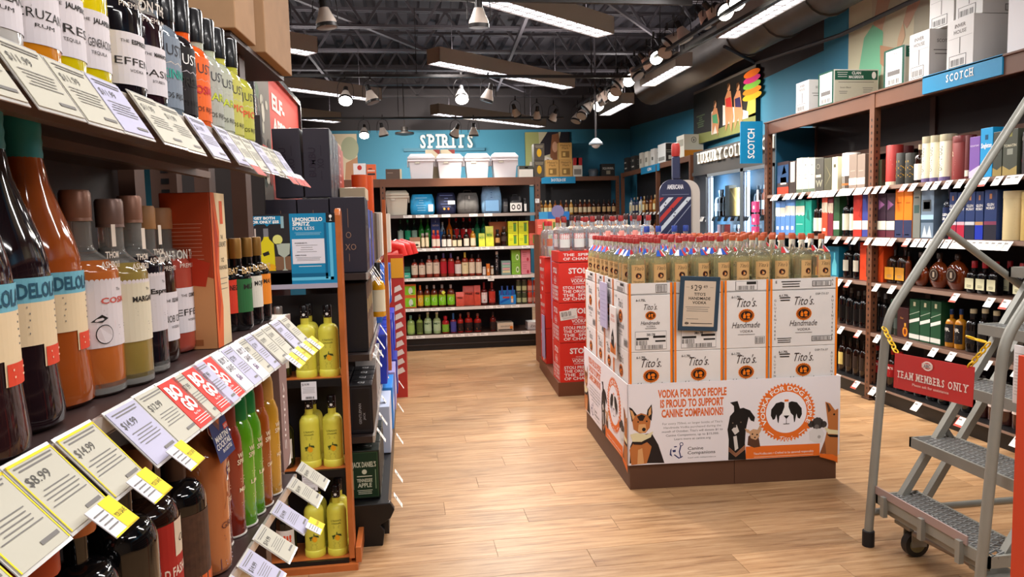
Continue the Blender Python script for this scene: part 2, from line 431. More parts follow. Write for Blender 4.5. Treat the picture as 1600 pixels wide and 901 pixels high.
# ---------------------------------------------------------------- strip lights
HOUS = mat('a29a90', .5); HOUSD = mat('4c4846', .5)
LENS = mat('eef1ff', .4, emit=TUBE_EMIT)
def strip(p, q, z, w, label, power=None, drop=.6):
    p, q = Vector((p[0], p[1], 0)), Vector((q[0], q[1], 0)); d = q-p; L = d.length; a = math.atan2(d.y, d.x); c = (p+q)/2
    o = empty('strip_light', (c.x, c.y, z), a, label, 'ceiling light', 'suspended fluorescent strip lights')
    b = B(); h = .15
    b.box(-L/2, -w/2, .004, L/2, -w/2+.008, h, HOUS).box(-L/2, w/2-.008, .004, L/2, w/2, h, HOUS)
    b.box(-L/2, -w/2, .004, -L/2+.008, w/2, h, HOUS).box(L/2-.008, -w/2, .004, L/2, w/2, h, HOUS).box(-L/2, -w/2, h, L/2, w/2, h+.01, HOUS); b.make('housing', o)
    B().box(-L/2+.012, -w/2+.014, .012, L/2-.012, w/2-.014, .02, LENS).make('lens', o)
    b = B(); nn = int(L/.13)
    for i in range(1, nn): x = -L/2+L*i/nn; b.box(x-.0015, -w/2+.01, .003, x+.0015, w/2-.01, .011, HOUS)
    b.box(-L/2+.01, -.002, .003, L/2-.01, .002, .011, HOUS); b.make('louvre', o)
    for x in (-L*.38, L*.38): B().tube([(x, 0, h), (x, 0, h+drop)], .003, STEEL, 6).make('hanging_wire', o)
    l = bpy.data.lights.new('tube', 'AREA'); l.shape = 'RECTANGLE'; l.size = L-.05; l.size_y = w-.03; l.energy = (power if power is not None else TUBE_W*L/2.4); l.color = (1, .965, .93)
    lo = bpy.data.objects.new('tube_light', l); link(lo, o); lo.location.z = -.004
    l2 = bpy.data.lights.new('added_ceiling_fill', 'AREA'); l2.shape = 'RECTANGLE'; l2.size = L-.05; l2.size_y = w-.03; l2.energy = l.energy*CEILING_FILL; l2.color = (1, .93, .93)  # upward fill lamp added to each fixture to brighten the ceiling
    lo = bpy.data.objects.new('added_ceiling_fill', l2); link(lo, o); lo.location.z = .175; lo.rotation_euler[0] = PI
    return o
def fz(u, v, z=3.2): q = onZ(u, v, z); return (q[0], q[1])
a1, a2 = fz(677, 99), fz(889, 139); strip(a1, a2, 3.2, .2, 'long grey strip light hanging slantwise above the white coolers, middle of three')
a3, a4 = fz(679, 179), fz(847, 199); strip(a3, a4, 3.2, .2, 'most distant slanting strip light, just over the wall letters')
e = Vector(fz(946, 57)); d = (Vector(a2)-Vector(a1)).normalized(); s0 = e-d*2.44
strip((s0.x, s0.y), (e.x, e.y), 3.2, .2, 'nearest slanting strip light, cut by the top edge of the picture')
e = Vector(fz(488, 86)); s0 = e-d*2.44; strip((s0.x, s0.y), (e.x, e.y), 3.2, .2, 'strip light above the red framed poster beside the round glowing spotlight')
e = Vector(fz(590, 158)); s0 = e-d*2.44; strip((s0.x, s0.y), (e.x, e.y), 3.2, .2, 'strip light behind the two hanging spotlights over the tall poster')
e = Vector(fz(528, 192)); s0 = e-d*1.22; strip((s0.x, s0.y), (e.x, e.y), 3.2, .2, 'small far strip light low over the dark gift boxes')
def strip_y(u, v, L, label, w=.2):
    q = onZ(u, v, 3.2); strip((q[0], q[1]), (q[0]-.02, q[1]+L), 3.2, w, label)
strip_y(1069, 104, 1.22, 'lengthwise strip light between the spotlight track and the beach picture, middle one')
strip_y(981, 162, 1.22, 'farthest lengthwise strip light, above the blue corner of the wall')
q = onZ(1138, 61, 3.2); strip((q[0]-.02, q[1]), (q[0], q[1]-2.0), 3.2, .2, 'lengthwise strip light cut by the top edge of the picture near the duct')
WH = ['over the near rack', 'over the shopper', 'over the ladder', 'first row behind', 'behind the near rack', 'behind the ladder', 'over the aisle', 'spare']
for x, y in ((-1.8, 2.2), (.6, 1.2), (2.7, 2.0), (.6, -1.4), (-2.4, -.8), (3.0, -1.0), (1.2, 4.4)):  # unseen fixtures added above and behind the camera to light the room
    strip((x-.9, y-.3), (x+.9, y+.8), 3.2, .2, 'strip light added out of view to light the room, '+WH.pop(0), TUBE_W*1.05)
# ---------------------------------------------------------------- spotlights on tracks
TRK = mat('2a2625', .4, metal=.3)
def track(name, p, q, label):
    b = B(); b.bar(p, q, .035, .03, TRK)
    b2 = Vector(q)-Vector(p)
    for t in (.12, .5, .88): c = Vector(p)+b2*t; b.bar(c, c+Vector((0, 0, .72)), .008, .008, TRK)
    return tag(b.make(name), label, 'light track')
track('light_track', (-2.2, 5.5, 3.12), (2.2, 5.5, 3.12), 'nearest crosswise black light track along the top edge of the picture')
track('light_track', (-2.4, 8.3, 3.12), (2.75, 8.3, 3.12), 'middle crosswise black light track carrying four hanging spotlights')
track('light_track', (-2.6, 11.5, 3.12), (2.5, 11.5, 3.12), 'far crosswise black light track in front of the wall letters')
track('light_track', (2.68, 4.0, 3.16), (2.53, 10.7, 3.16), 'lengthwise black light track crowded with white spotlights')
track('light_track', (3.0, 4.6, 3.2), (2.75, 10.2, 3.2), 'second lengthwise black track beside the crowded spotlight track')
SHADE = mat('d8c8bb', .5); GLOW = mat('fff8ea', .5, emit=22.0)
def spotlight(lit):
    o = empty('track_spotlight', (0, 0, 0), 0, 'x', 'spotlight', 'white track spotlights')
    b = B(); b.lathe([(.03, .045), (.034, .05), (.052, .0), (.07, -.035), (.074, -.06)], SHADE, 20)
    b.lathe([(.068, -.061), (.076, -.06), (.077, -.085), (.074, -.085)], TRK, 20); b.make('shade', o); KIDS
    B().lathe([(.001, .12), (.026, .118), (.03, .05), (.028, .048)], TRK, 14).make('socket', o)
    b = B(); y = [(.086*math.cos(t), 0, .02+.15*max(0, math.sin(t))**.7) if math.sin(t) > 0 else (.086*math.cos(t), 0, -.03) for t in np.linspace(-.35, PI+.35, 15)]
    b.tube(y, .004, TRK, 6); b.bar((0, 0, .165), (0, 0, .235), .02, .02, TRK); b.make('yoke', o)
    B().lathe([(.001, -.089), (.07, -.0865), (.07, -.085)], GLOW if lit else mat('8b8178', .3), 20).make('bulb', o)
    return o
SP = {True: None, False: None}
def spot(p, lit, label, tx=0.0, ty=0.0, light=False, aim=None, en=None):
    if SP[lit] is None: o = spotlight(lit); SP[lit] = o; o['label'] = label; o.location = tuple(p)
    else: o = dup(SP[lit], p, 0, label)
    for c in KIDS[o.name]:
        if not c.name.startswith('yoke'): c.rotation_euler = (tx, ty, 0)
    if light:
        l = bpy.data.lights.new('beam', 'SPOT'); l.energy = (en or SPOT_W)*4; l.spot_size = math.radians(70); l.spot_blend = .9; l.shadow_soft_size = .06; l.color = (1, .9, .78)
        lo = bpy.data.objects.new('spot_beam', l); COL.objects.link(lo); lo.location = (p[0], p[1], p[2]-.09)
        t = Vector(aim or (p[0], p[1], 0))-lo.location; lo.rotation_euler = t.to_track_quat('-Z', 'Y').to_euler(); lo.location += t.normalized()*.05
P3 = lambda u, v, y: onY(u, v, y)
spot(P3(435, 29, 5.5), True, 'round glowing spotlight facing the shopper above the framed poster', -.95, -.1, True, (-.4, 3.0, 1.0))
spot(P3(508, 24, 5.5), False, 'pinkish spotlight beside the round glowing one, on the nearest track', 0, -.12, True, (-.5, 3.4, 1.2))
spot(P3(748, 24, 5.5), False, 'pinkish spotlight alone on the nearest track above the wall letters', .1, 0, True, (1.4, 4.6, .6))
spot(P3(540, 149, 8.3), True, 'lit spotlight on the middle track above the stacked dark gift boxes', -.65, 0, True, (-.3, 5.6, .6))
spot(P3(579, 149, 8.3), False, 'unlit spotlight next to the lit one over the dark gift boxes', -.1, -.3)
spot(P3(721, 147, 8.3), True, 'lit spotlight on the middle track above the white coolers', -.65, 0, True, (.9, 8.9, .8))
spot(P3(763, 147, 8.3), False, 'unlit spotlight on the middle track above the white coolers', .1, .3, True, (1.2, 5, .2))
spot(P3(569, 205, 11.5), True, 'bright spotlight on the far track in front of the blue wall edge', -.6, 0, True, (-.2, 8.6, 1.3))
spot(P3(598, 204, 11.5), False, 'dim spotlight beside the bright one on the far track', .2, -.2, True, (.2, 15, 2.8), 110)
spot(P3(712, 205, 11.5), False, 'tilted spotlight in front of the wall letters', .5, .4, True, (1.4, 15, 2.8), 110)
spot(P3(740, 204, 11.5), False, 'upright spotlight next to the tilted one before the wall letters', .1, 0, True, (1.2, 8.8, .8))
for i, (u, v) in enumerate(((805, 178), (839, 182), (865, 185))):
    spot(P3(u, v-4, 11.5), False, ('first', 'second', 'third')[i]+' small white spotlight right of the wall letters on the far track', .5, .4*(i-1), i == 1, (2.4, 9.2, 1.2))
YT = [(1145, -2, 1), (1127, 14, 1), (1113, 20, 0), (1101, 26, 0), (1066, 51, 0), (1052, 60, 0), (1042, 74, 0), (1021, 86, 1), (1010, 96, 0), (991, 112, 0), (979, 122, 1), (971, 126, 0), (965, 136, 0), (955, 145, 1), (945, 147, 0), (938, 153, 0), (932, 162, 1), (921, 165, 0), (911, 175, 0), (902, 182, 0)]
aims = [(3.6, 4.6, 1.2), (1.8, 4.3, 1.0), None, (3.6, 5.4, 1.0), (1.6, 4.6, .9), None, (3.6, 6.0, 1.2), (1.3, 6.3, .8), (3.6, 6.6, 1.2), None, (2.2, 7.5, 1.4), None, (3.2, 8.0, 2.0), (4.3, 9.5, 2.8), None, (2.3, 8.5, 1.2), None, (4.2, 9.0, 2.2), None, None]
for i, (u, v, lit) in enumerate(YT):
    p = onX(u, v, 2.68-(.15*i/20)); spot(p, bool(lit), (ORD[i] if i < 20 else 'last')+' spotlight from the near end of the crowded lengthwise track', (-1.0 if lit else -.5+.3*(i % 3)), (-.2 if lit else (-.5, .4, .8)[i % 3]*(1 if i % 2 else -1)), aims[i] is not None, aims[i])
# bare pendant speaker and sprinklers
b = B(); c = onY(931, 226, 9.5); b.tube([(c[0], c[1], c[2]+.07), (c[0], c[1], 4.5)], .012, STEEL, 8); b.lathe([(.001, c[2]+.09), (.03, c[2]+.08), (.09, c[2]+.02), (.09, c[2]), (.06, c[2]-.005)], mat('8a949b', .3), 16, c[0], c[1]); 
o = b.make('dome_camera'); tag(o, 'grey domed camera hanging on a long rod above the bourbon shelves', 'camera')
d = B(); d.lathe([(.058, c[2]-.006), (.045, c[2]-.03), (.02, c[2]-.045), (.001, c[2]-.048)], gloss('d8dde0'), 16, c[0], c[1]); d.make('dome', o)
q = onY(632, 207, 12.9); o = B().lathe([(.001, q[2]+.1), (.06, q[2]+.09), (.06, q[2]+.02), (.16, q[2]), (.16, q[2]-.03), (.05, q[2]-.05), (.001, q[2]-.05)], TRK, 20, q[0], q[1]).tube([(q[0], q[1], q[2]+.08), (q[0], q[1], 3.9)], .01, TRK, 6).make('ceiling_projector'); tag(o, 'black disc shaped ceiling device hanging left of the wall letters', 'ceiling device')
# far wall letters
SGN = mat('efece0', .4)
c = onY(631, 232, 14.95); x1 = onY(757, 229, 14.95)[0]
o = B().box(c[0], 14.9, c[2]-.06, x1, 15.05, c[2], mat('236f8c', .5)).make('sign_ledge'); tag(o, 'narrow blue ledge beneath the big white wall letters', 'ledge')
p0, p1 = onY(657, 234, 14.95), onY(738, 211, 14.95)
A = Art(); A.text('SPIRITS', 0, 0, p1[2]-p0[2]-.02, SGN, w=p1[0]-p0[0], bold=.02, slab=True, lay=0)
def letters3d(name, art, o0, ux, uy, depth, m_side, label, cat):
    o0, ux, uy = Vector(o0), Vector(ux), Vector(uy); n = ux.cross(uy).normalized(); b = B()
    for k, (v, f, m, lay) in enumerate(art.it):
        base = [o0+ux*x+uy*y for x, y in v]; fr = [p+n*(depth+.0006*k) for p in base]; N = len(base); edges = {}
        for q in f:
            for a, c in zip(q, q[1:]+q[:1]): edges[(a, c)] = edges.get((a, c), 0)+1
        b.add(fr, f, m)
        sd = [(a, c, c+N, a+N) for (a, c) in edges if (c, a) not in edges]
        b.add(base+fr, sd, m_side)
    return tag(b.make(name), label, cat)
letters3d('wall_letters', A, ((p0[0]+p1[0])/2, 14.95, c[2]+.005), (1, 0, 0), (0, 0, 1), .05, mat('b8b5aa', .5), 'raised white letters reading SPIRITS on the blue wall', 'sign letters')
# ================================================================ shelf helpers
TAGP = paper('efece6'); TAGR = paper('c8402f'); TAGY = paper('f0d21c'); TAGG = paper('d9d6cc'); CLEARP = mat('b9b4ab', .15, coat=.5)
_tp = {}
def price_tag(parent, p, face, w=.045, h=.05, tilt=.55, kind='w'):
    """small card hooked to a shelf edge at p (top centre), looking along the angle face, its lower edge kicked out by tilt"""
    key = (w, h, kind)
    if key not in _tp:
        b = B(); b.box(-w/2, -.0008, -h, w/2, 0, 0, TAGP if kind != 'g' else TAGG); A = Art()
        if kind == 'r': A.rect(-w/2, -h, w/2, -h*.8, TAGR, 1).rect(-w/2, -h, -w*.42, 0, TAGR, 1)
        if kind == 'y': A.rect(-w/2, -h, w/2, -h*.86, TAGY, 1)
        A.rect(-w*.38, -h*.34, w*.05, -h*.18, GREYINK, 2).lines(-w*.4, w*.35, -h*.5, 3, h*.12, GREYINK, h=h*.025)
        A.into(b, lambda x, y, l: (x, -.0009-l, y)); o = b.make('price_tag', parent); _tp[key] = o
    else:
        o = _tp[key].copy(); COL.objects.link(o); o.parent = parent
    o.location = tuple(p); o.rotation_euler = (-tilt, 0, face+PI/2)
    return o
class Shelf:
    """turns columns of the photograph into places along one shelf; X shelves look along -x, Y shelves along -y"""
    def __init__(s, axis, pos, z, grp, where, conv=None): s.a, s.p, s.z, s.grp, s.where = axis, pos, z, grp, where; s.conv = conv or (lambda x, y: (x, y)); s.cnt = {}; s.items = []; s.proto = {}
    def span(s, x0, x1, yt, dep=0.0):
        u0, v = s.conv(x0, yt); u1, _ = s.conv(x1, yt)
        f = onX if s.a == 'X' else onY; pos = s.p+dep
        vb = proj(*( (pos, f(u0, v, pos)[1], s.z) if s.a == 'X' else (f(u0, v, pos)[0], pos, s.z)))[1]
        a, c = f(u0, (v+vb)/2, pos), f(u1, (v+vb)/2, pos); t = f((u0+u1)/2, v, pos)
        if s.a == 'X': return a[1], c[1], t[2]-s.z
        return a[0], c[0], t[2]-s.z
    def place(s, desc, cat, x0, x1, yt, maker, dep=0.0, z=None, zh=None):
        a, c, h = s.span(x0, x1, yt, dep); w = abs(c-a); m = (a+c)/2; zz = s.z if z is None else z
        if zh: h = zh
        if z is not None and not zh: h = h-(z-s.z)
        o = maker(w, h)
        if s.a == 'X': o.location = (s.p+dep, m, zz); o.rotation_euler[2] = -PI/2
        else: o.location = (m, s.p+dep, zz)
        s.items.append((o, desc, cat)); return o
    def copy(s, src, desc, cat, x0, x1, dep=0.0, z=None, yt=None):
        a, c, h = s.span(x0, x1, yt if yt is not None else 300, dep); m = (a+c)/2
        o = dup(src, ((s.p+dep, m) if s.a == 'X' else (m, s.p+dep))+((s.z if z is None else z),))
        s.items.append((o, desc, cat)); return o
    def label(s):
        n = {}
        for o, d, c in s.items: n[d] = n.get(d, 0)+1
        k = {}
        for o, d, c in s.items:
            if n[d] > 1:
                i = k.get(d, 0); k[d] = i+1; t = f'{ORD[i]} {d} from left, {s.where}'
            else: t = f'{d}, {s.where}'
            if len(t.split()) > 15: t = t.replace(' from left,', ',')
            tag(o, t, c, s.grp)
def mbox(col, art=None, d=None, name='gift_box', side=None, rough=.45):
    m = col if not isinstance(col, str) else mat(col, rough)
    def mk(w, h): return carton(name, w-.003, d or min(max(w, .06), .14), h, m, art, side=side)
    return mk
def mbot(body, cap, lab=None, name='liquor_bottle', rf=.46, **k):
    def mk(w, h):
        kw = dict(k); o = bottle(name, w*rf, h, body, cap, label=lab, n=16, **kw); return shift(o, w*.5)
    return mk
def shift(o, d):                     # move a bottle's centre behind the shelf line
    for c in [o]+KIDS.get(o.name, []):
        c.data.transform(Matrix.Translation((0, d, 0)))
    return o
def mtube(col, art=None, name='gift_tube', lid=None):
    def mk(w, h):
        r = w/2-.001; b = B(); b.lathe([(r, 0), (r, h-.004), (r*.97, h)], mat(col, .45), 24, 0, r); o = b.make(name)
        if lid: B().lathe([(r*1.02, h*.86), (r*1.02, h), (r, h+.003)], mat(lid, .35), 24, 0, r).make('lid', o)
        if art: A = Art(); art(A, r, h); A.wrap('label', o, r, cy=r)
        return o
    return mk
def slots(b, x, y, z0, z1, m, dirn=(-1, 0, 0), st=.05):
    z = z0+.03
    n = Vector(dirn)*.0006; t = Vector((n.y, -n.x, 0)).normalized()*.006
    while z < z1-.03:
        c = Vector((x, y, z))+n; b.add([c-t, c+t, c+t+Vector((0, 0, .02)), c-t+Vector((0, 0, .02))], [(0, 1, 2, 3)], m); z += st
# ================================================================ tall rack along the far side of the aisle
RK = empty('tall_shelf_rack', (3.7, 5.2, 0), 0, 'tall brown steel shelf rack of scotch running behind the rolling ladder', 'shelf rack')
def rk(b, name='shelf', **k):
    b.v = [(x-3.7, y-5.2, z) for x, y, z in b.v]; return b.make(name, RK, **k)
XF, Y0, Y1 = 3.68, -2.6, 7.25  # empty near stretch is unseen, added to keep bare blue wall out of reflections
for y in (7.21, 5.47, 3.62, 1.8, -.1, -2.0):
    b = B(); b.box(XF-.005, y-.03, 0, XF+.05, y+.03, 2.46, BROWN); slots(b, XF-.005, y, 0, 2.3, BLACK); slots(b, XF+.022, y-.03, 0, 2.3, BLACK, (0, -1, 0)); b.box(XF-.02, y-.05, 0, XF+.07, y+.05, .012, BROWN2); rk(b, 'post')
    b = B(); b.box(4.2, y-.03, 0, 4.25, y+.03, 2.46, BROWN2); rk(b, 'post')
b = B(); b.box(XF, Y0, 2.33, XF+.03, Y1, 2.46, BROWN).box(XF-.012, Y0, 2.445, XF, Y1, 2.46, BROWN); rk(b, 'beam', bevel=.003)
b = B(); b.box(XF+.03, Y0, 2.42, 4.25, Y1, 2.445, BROWN2); rk(b, 'top_deck')
b = B(); b.box(4.22, Y0, 0, 4.26, Y1, 2.42, BACKP); rk(b, 'back_panel')
b = B(); b.box(XF+.1, Y1-.05, 0, 4.26, Y1-.03, 2.4, mat('16506b', .5)); rk(b, 'end_panel')
b = B(); b.box(4.1, Y0, 2.02, 4.16, Y1, 2.08, BROWN); rk(b, 'brace')
RZ = [1.72, 1.318, .957, .553, .13]
for i, z in enumerate(RZ[:4]):
    d = 3.62
    b = B(); b.box(XF+.005, Y0, z-.035, 4.22, Y1-.05, z, BROWN2).box(XF-.004, Y0, z-.03, XF+.006, Y1-.05, z-.002, mat('8b7265', .4)); rk(b)
b = B(); b.box(XF+.02, Y0, 0, 4.2, Y1-.05, .1, BLACK); b.box(XF, Y0, .1, 4.2, Y1-.05, .13, BLACK); b.box(XF-.004, Y0, .108, XF, Y1-.05, .124, mat('8b7265', .4)); rk(b, 'base')
rtag = {0: ([60, 85, 135, 160, 190, 235, 290, 320, 350, 375, 405, 430, 470, 500, 530, 570, 600, 640, 690, 740, 855, 915, 1000, 1055, 1125, 1200, 1270, 1345, 1430, 1500, 1550], 400, (290, 855, 1345), 0),
        1: ([65, 105, 175, 230, 270, 360, 385, 450, 515, 560, 640, 690, 715, 745, 785, 875, 930, 975, 1025, 1070, 1120, 1170, 1210, 1250, 1290, 1330, 1370, 1410, 1450, 1490], 690, (515, 875), 0),
        2: ([410, 460, 515, 690, 785, 1170, 1385, 1480], 340, (515, 1170, 1480), 1), 3: ([470, 575, 695, 880, 1040, 1150, 1370, 1560], 640, (575,), 1)}
for k, (xs, yv, reds, crop) in rtag.items():
    for cx in xs:
        u = 1190+(cx+25)/3.902; v = 300; zz = RZ[k]-.004
        y = onX(u, proj(3.68, 5, zz)[1], 3.67)[1]
        price_tag(RK, (XF-.012-3.7, y-5.2, zz), PI, .062, .07, .62, 'r' if cx in reds else 'w')
for cx in (150, 300, 440, 500, 780, 1130, 1580):
    u = 1280+cx/5; y = onX(u, 640, 3.67)[1]; price_tag(RK, (XF-.01-3.7, y-5.2, .122), PI, .07, .075, .7, 'r' if cx in (300, 1130) else 'w')
c1 = lambda x, y: (1190+x/3.902, 190+y/3.902)
c2 = lambda x, y: (1190+x/3.902, 360+y/3.902)
c3 = lambda x, y: (1280+x/5, 540+y/5)
def band(*bs):                       # (from, to, colour) as fractions of the height, then (text, height fraction, size, colour)
    def fn(A, w, h):
        for q in bs:
            if isinstance(q[0], str):
                A.text(q[0], 0, q[1]*h, q[2]*h, paper(q[3]), w=min(w*.86, len(q[0])*q[2]*h*.8), bold=.015)
            elif q[0] == 'x': pass
            elif len(q) == 3: A.rect(-w/2, q[0]*h, w/2, q[1]*h, paper(q[2]))
            else: A.rect(q[0]*w, q[1]*h, q[2]*w, q[3]*h, paper(q[4]))
    return fn
def poly(pts, col):
    return lambda A, w, h: A.poly([(x*w, y*h) for x, y in pts], paper(col))
def both(*fs):
    def fn(A, w, h):
        for f in fs: f(A, w, h)
    return fn
wave = lambda col, z: (lambda A, w, h: A.poly([(-w/2, z*h), (-w*.3, (z+.03)*h), (-w*.1, (z-.01)*h), (w*.1, (z+.03)*h), (w*.3, (z-.01)*h), (w/2, (z+.02)*h), (w/2, (z+.27)*h), (-w/2, (z+.27)*h)], paper(col)))
wlab = lambda z0, z1, col, fn=None, ha=1.25: (z0, z1, ha, paper(col), fn)
fine = scribble(GREYINK)
GR = 'gift boxes and bottles in the tall rack'
s = Shelf('X', 3.72, RZ[0], GR, 'tall rack top shelf', c1)
P = s.place
P('dark gift box with blue scene and red flowers', 'gift box', 95, 165, 245, mbox('3a2a2c', both(band((-.5, .35, .5, .9, '27466e'), (-.2, .3, .3, .52, 'ece4d8'), (-.5, 0, .5, .22, 'b83a22')), poly([(-.1, .6), (.1, .9), (.3, .65)], '7fa3c4'))))
P('dark brown gift box with a long white label', 'gift box', 168, 210, 240, mbox('3d302c', band((-.3, .35, .3, .97, 'ebe6da'))))
for a in (212, 250, 288): P('cream gift box with small printed notes', 'gift box', a, a+37, 222, mbox('dcd8c4', band((-.35, .22, .35, .95, 'efebdc'), (-.1, .78, .1, .82, '4a4a44'), (-.2, .5, .2, .52, '8f8f86'), (-.2, .4, .2, .42, '8f8f86'), (-.5, 0, .5, .1, '5c6a58')), rough=.5))
P('charcoal gift box embossed with a knot pattern', 'gift box', 326, 378, 222, mbox('47443d', lambda A, w, h: [A.text('W', 0, h*.14, h*.2, paper('93917f'), w=w*.8, bold=.03), A.ell(-w*.15, h*.75, w*.2, h*.08, paper('7b7869')), A.ell(-w*.15, h*.75, w*.13, h*.05, paper('47443d'), 2), A.rect(-w*.4, h*.42, w*.2, h*.5, paper('c9c4a8'))]))
P('olive gift box with pale angular lines', 'gift box', 380, 426, 222, mbox('4b4836', both(poly([(-.4, .1), (.3, .45), (-.3, .8), (.4, .45)], '8a8263'))))
P('narrow cream gift box with a dark dot', 'gift box', 428, 464, 215, mbox('d9d3b4', band((-.2, .68, .2, .78, '55503c'))))
P('white gift tube with a dark landscape below', 'gift tube', 468, 530, 192, mtube('e8e6df', lambda A, r, h: A.rect(-r*1.3, h*.02, r*1.3, h*.36, paper('5b5047'), nx=8).rect(-r*.3, h*.6, r*.3, h*.7, INK).rect(-r*1.3, h*.1, r*1.3, h*.16, paper('b5703c'), 2, nx=8)))
for a in (532, 582): P('taupe gift box with a pale band near its foot', 'gift box', a, a+49, 198, mbox('8d7c70', band((-.5, .1, .5, .3, 'e6dfcf'), (-.3, .5, .3, .52, 'b7a799'))))
P('mossy dark gift box hidden behind the rack post', 'gift box', 672, 732, 235, mbox('3b3a28', None))
P('tall red gift box with a cream foot, tapered', 'gift box', 736, 798, 145, mtube('a8312c', lambda A, r, h: A.rect(-r*1.2, 0, r*1.2, h*.09, paper('e0cfb4'), nx=8).rect(-r*.7, h*.5, r*.7, h*.53, paper('e8b9a8')).rect(-r*.7, h*.62, r*.5, h*.64, paper('e8b9a8')), name='gift_box'))
P('dark red tube half hidden behind the black tins', 'gift tube', 810, 868, 150, mtube('5c1f1f'), dep=.16)
for a in (800, 856): P('black gift tin with yellow zigzag print', 'gift tin', a, a+55, 192, mtube('2b2a25', lambda A, r, h: [A.poly([(-r+i*r*.4, h*(.45+.06*(i % 2)))for i in range(6)]+[(r-i*r*.4, h*(.54+.06*(i % 2)))for i in range(6)], paper('d8a41e')), A.poly([(-r+i*r*.4, h*(.22+.06*(i % 2)))for i in range(6)]+[(r-i*r*.4, h*(.3+.06*(i % 2)))for i in range(6)], paper('d8a41e')), A.rect(-r*.3, h*.7, r*.3, h*.76, paper('d8a41e'))], name='gift_tin'))
P('brown bottle with a white label between tins and cream tubes', 'bottle', 914, 958, 140, mbot(DARKGLASS, mat('b5a58a', .4), wlab(.08, .5, 'ece8de', fine)))
for i, (a, t) in enumerate(((960, 95), (1011, 88), (1063, 80))): P('cream gift tube lettered upright', 'gift tube', a, a+(50, 50, 66)[i], t, mtube('e5e0c6', lambda A, r, h: [A.text('TOMINTOUL', r*.15, h*.16, r*.75, INK, w=h*.6, rot=PI/2, align='l'), A.rect(-r*1.2, 0, r*1.2, h*.09, paper('6a5a86'), nx=8)], lid='aea68a'))
P('wide dark red gift tube', 'gift tube', 1132, 1226, 90, mtube('7e221e', lambda A, r, h: [A.rect(-r*.9, h*.1, -r*.1, h*.2, paper('eae2d0')), A.text('2', -r*.35, h*.55, h*.11, paper('e8d9b8')), A.lines(-r*.8, r*.1, h*.45, 3, h*.05, paper('e8d9b8'))], lid='6f1c1a'))
P('narrow dark red tube with a cream foot label', 'gift tube', 1228, 1264, 85, mtube('5d1a1b', lambda A, r, h: A.rect(-r, h*.06, r, h*.2, paper('e6dcc8'), nx=4)))
P('violet gift box with a pale lower slope', 'gift box', 1266, 1330, 92, mbox('7a55a4', both(poly([(-.5, 0), (.5, 0), (.5, .3), (-.5, .16)], 'cfc4dc'), band(('SIGNATORY', .76, .04, 'd9c9e8')))))
P('bright blue tall gift box with white script', 'gift box', 1332, 1408, 38, mbox('1296d2', band(('Singleton', .6, .1, 'ffffff'), ('12', .2, .1, 'ffffff'), (-.12, .76, .12, .86, '1b4f74'))))
P('dark olive gift box with gold slope at the foot', 'gift box', 1410, 1466, 62, mbox('3c4038', both(poly([(-.5, 0), (.5, 0), (.5, .22), (0, .14), (-.5, .2)], '9c8750'), band((-.15, .5, .15, .6, '8e9186')))))
P('dark olive gift box with cream lettering', 'gift box', 1470, 1560, 46, mbox('474a3f', both(poly([(-.5, 0), (.5, 0), (.5, .2), (0, .12), (-.5, .22)], 'a8935a'), band(('TOMATIN', .62, .06, 'cfc9b0'), (-.2, .45, .2, .58, '8e9186'), (-.12, .84, .12, .97, '8b8a4c')))))
P('black cylinder pack at the cut edge', 'gift tube', 1566, 1640, 60, mtube('2a2022', lambda A, r, h: [A.rect(-r*.6, h*.8, r*.3, h*.9, paper('c9bfae')), A.rect(-r*.6, h*.3, r*.3, h*.36, paper('b03b52'))]))
s.label()
s = Shelf('X', 3.72, RZ[1], GR, 'tall rack second shelf', c1); P = s.place
for i in range(4): P('sky blue gift box with a cream wave', 'gift box', 85+30*i, 114+30*i, 485 if i < 2 else 472, mbox('5d8ed0', both(wave('e6e2cf', .54), band((-.3, .15, .2, .25, 'dfe6ee')))))
for i in range(2): P('teal green gift box with a cream wave', 'gift box', 207+(57*i), 262+(42*i), 478, mbox('1f9c8b', (both(wave('e6e2cf', .56), band((-.4, .3, .3, .33, '8ad0c2'))) if i == 0 else poly([(-.3, .5), (.3, .4), (0, .75)], '157567'))))
for a in (304, 335): P('dark bottle with a cream label', 'bottle', a, a+30, 470, mbot(DARKGLASS, BLACK, wlab(.12, .48, 'e9e5d6', lambda A, hw, z0, z1: A.rect(-hw, z0, hw, z0+(z1-z0)*.3, paper('3d9a93')))))
P('orange red gift box with a cream wave', 'gift box', 367, 401, 462, mbox('d5482a', both(wave('ead9c2', .6), band((-.3, .12, .2, .2, 'f0e8dc')))))
P('maroon gift box with a cream wave', 'gift box', 402, 436, 466, mbox('7c1f33', wave('ead9c2', .6)))
P('green gift box with a cream foot band', 'gift box', 438, 474, 455, mbox('2b5231', band((-.5, .17, .5, .38, 'e5e1cd'))))
for a in (476, 520): P('black bottle with green and cream label', 'bottle', a, a+40, 448, mbot(BLACKGLASS, BLACK, wlab(.15, .55, 'e4e0ca', lambda A, hw, z0, z1: A.poly([(-hw, z0+.5*(z1-z0)), (hw*.8, z0+.6*(z1-z0)), (hw*.8, z1)], paper('6f9a3e')))))
P('scarlet gift box with a cream foot band', 'gift box', 558, 611, 445, mbox('c42b1e', both(band((-.5, .17, .5, .38, 'e5e1cd')), poly([(.1, .5), (.5, .75), (.5, .4)], '9c2018'))))
P('blue violet gift box with a cream band', 'gift box', 613, 656, 442, mbox('39418f', band((-.5, .17, .5, .38, 'e5e1cd'))))
P('cobalt gift box with a folded ribbon shape', 'gift box', 664, 704, 440, mbox('2450b8', both(band((-.5, .17, .5, .36, 'e5e1cd')), poly([(-.4, .9), (.4, .7), (-.4, .5)], '4c79e0'))))
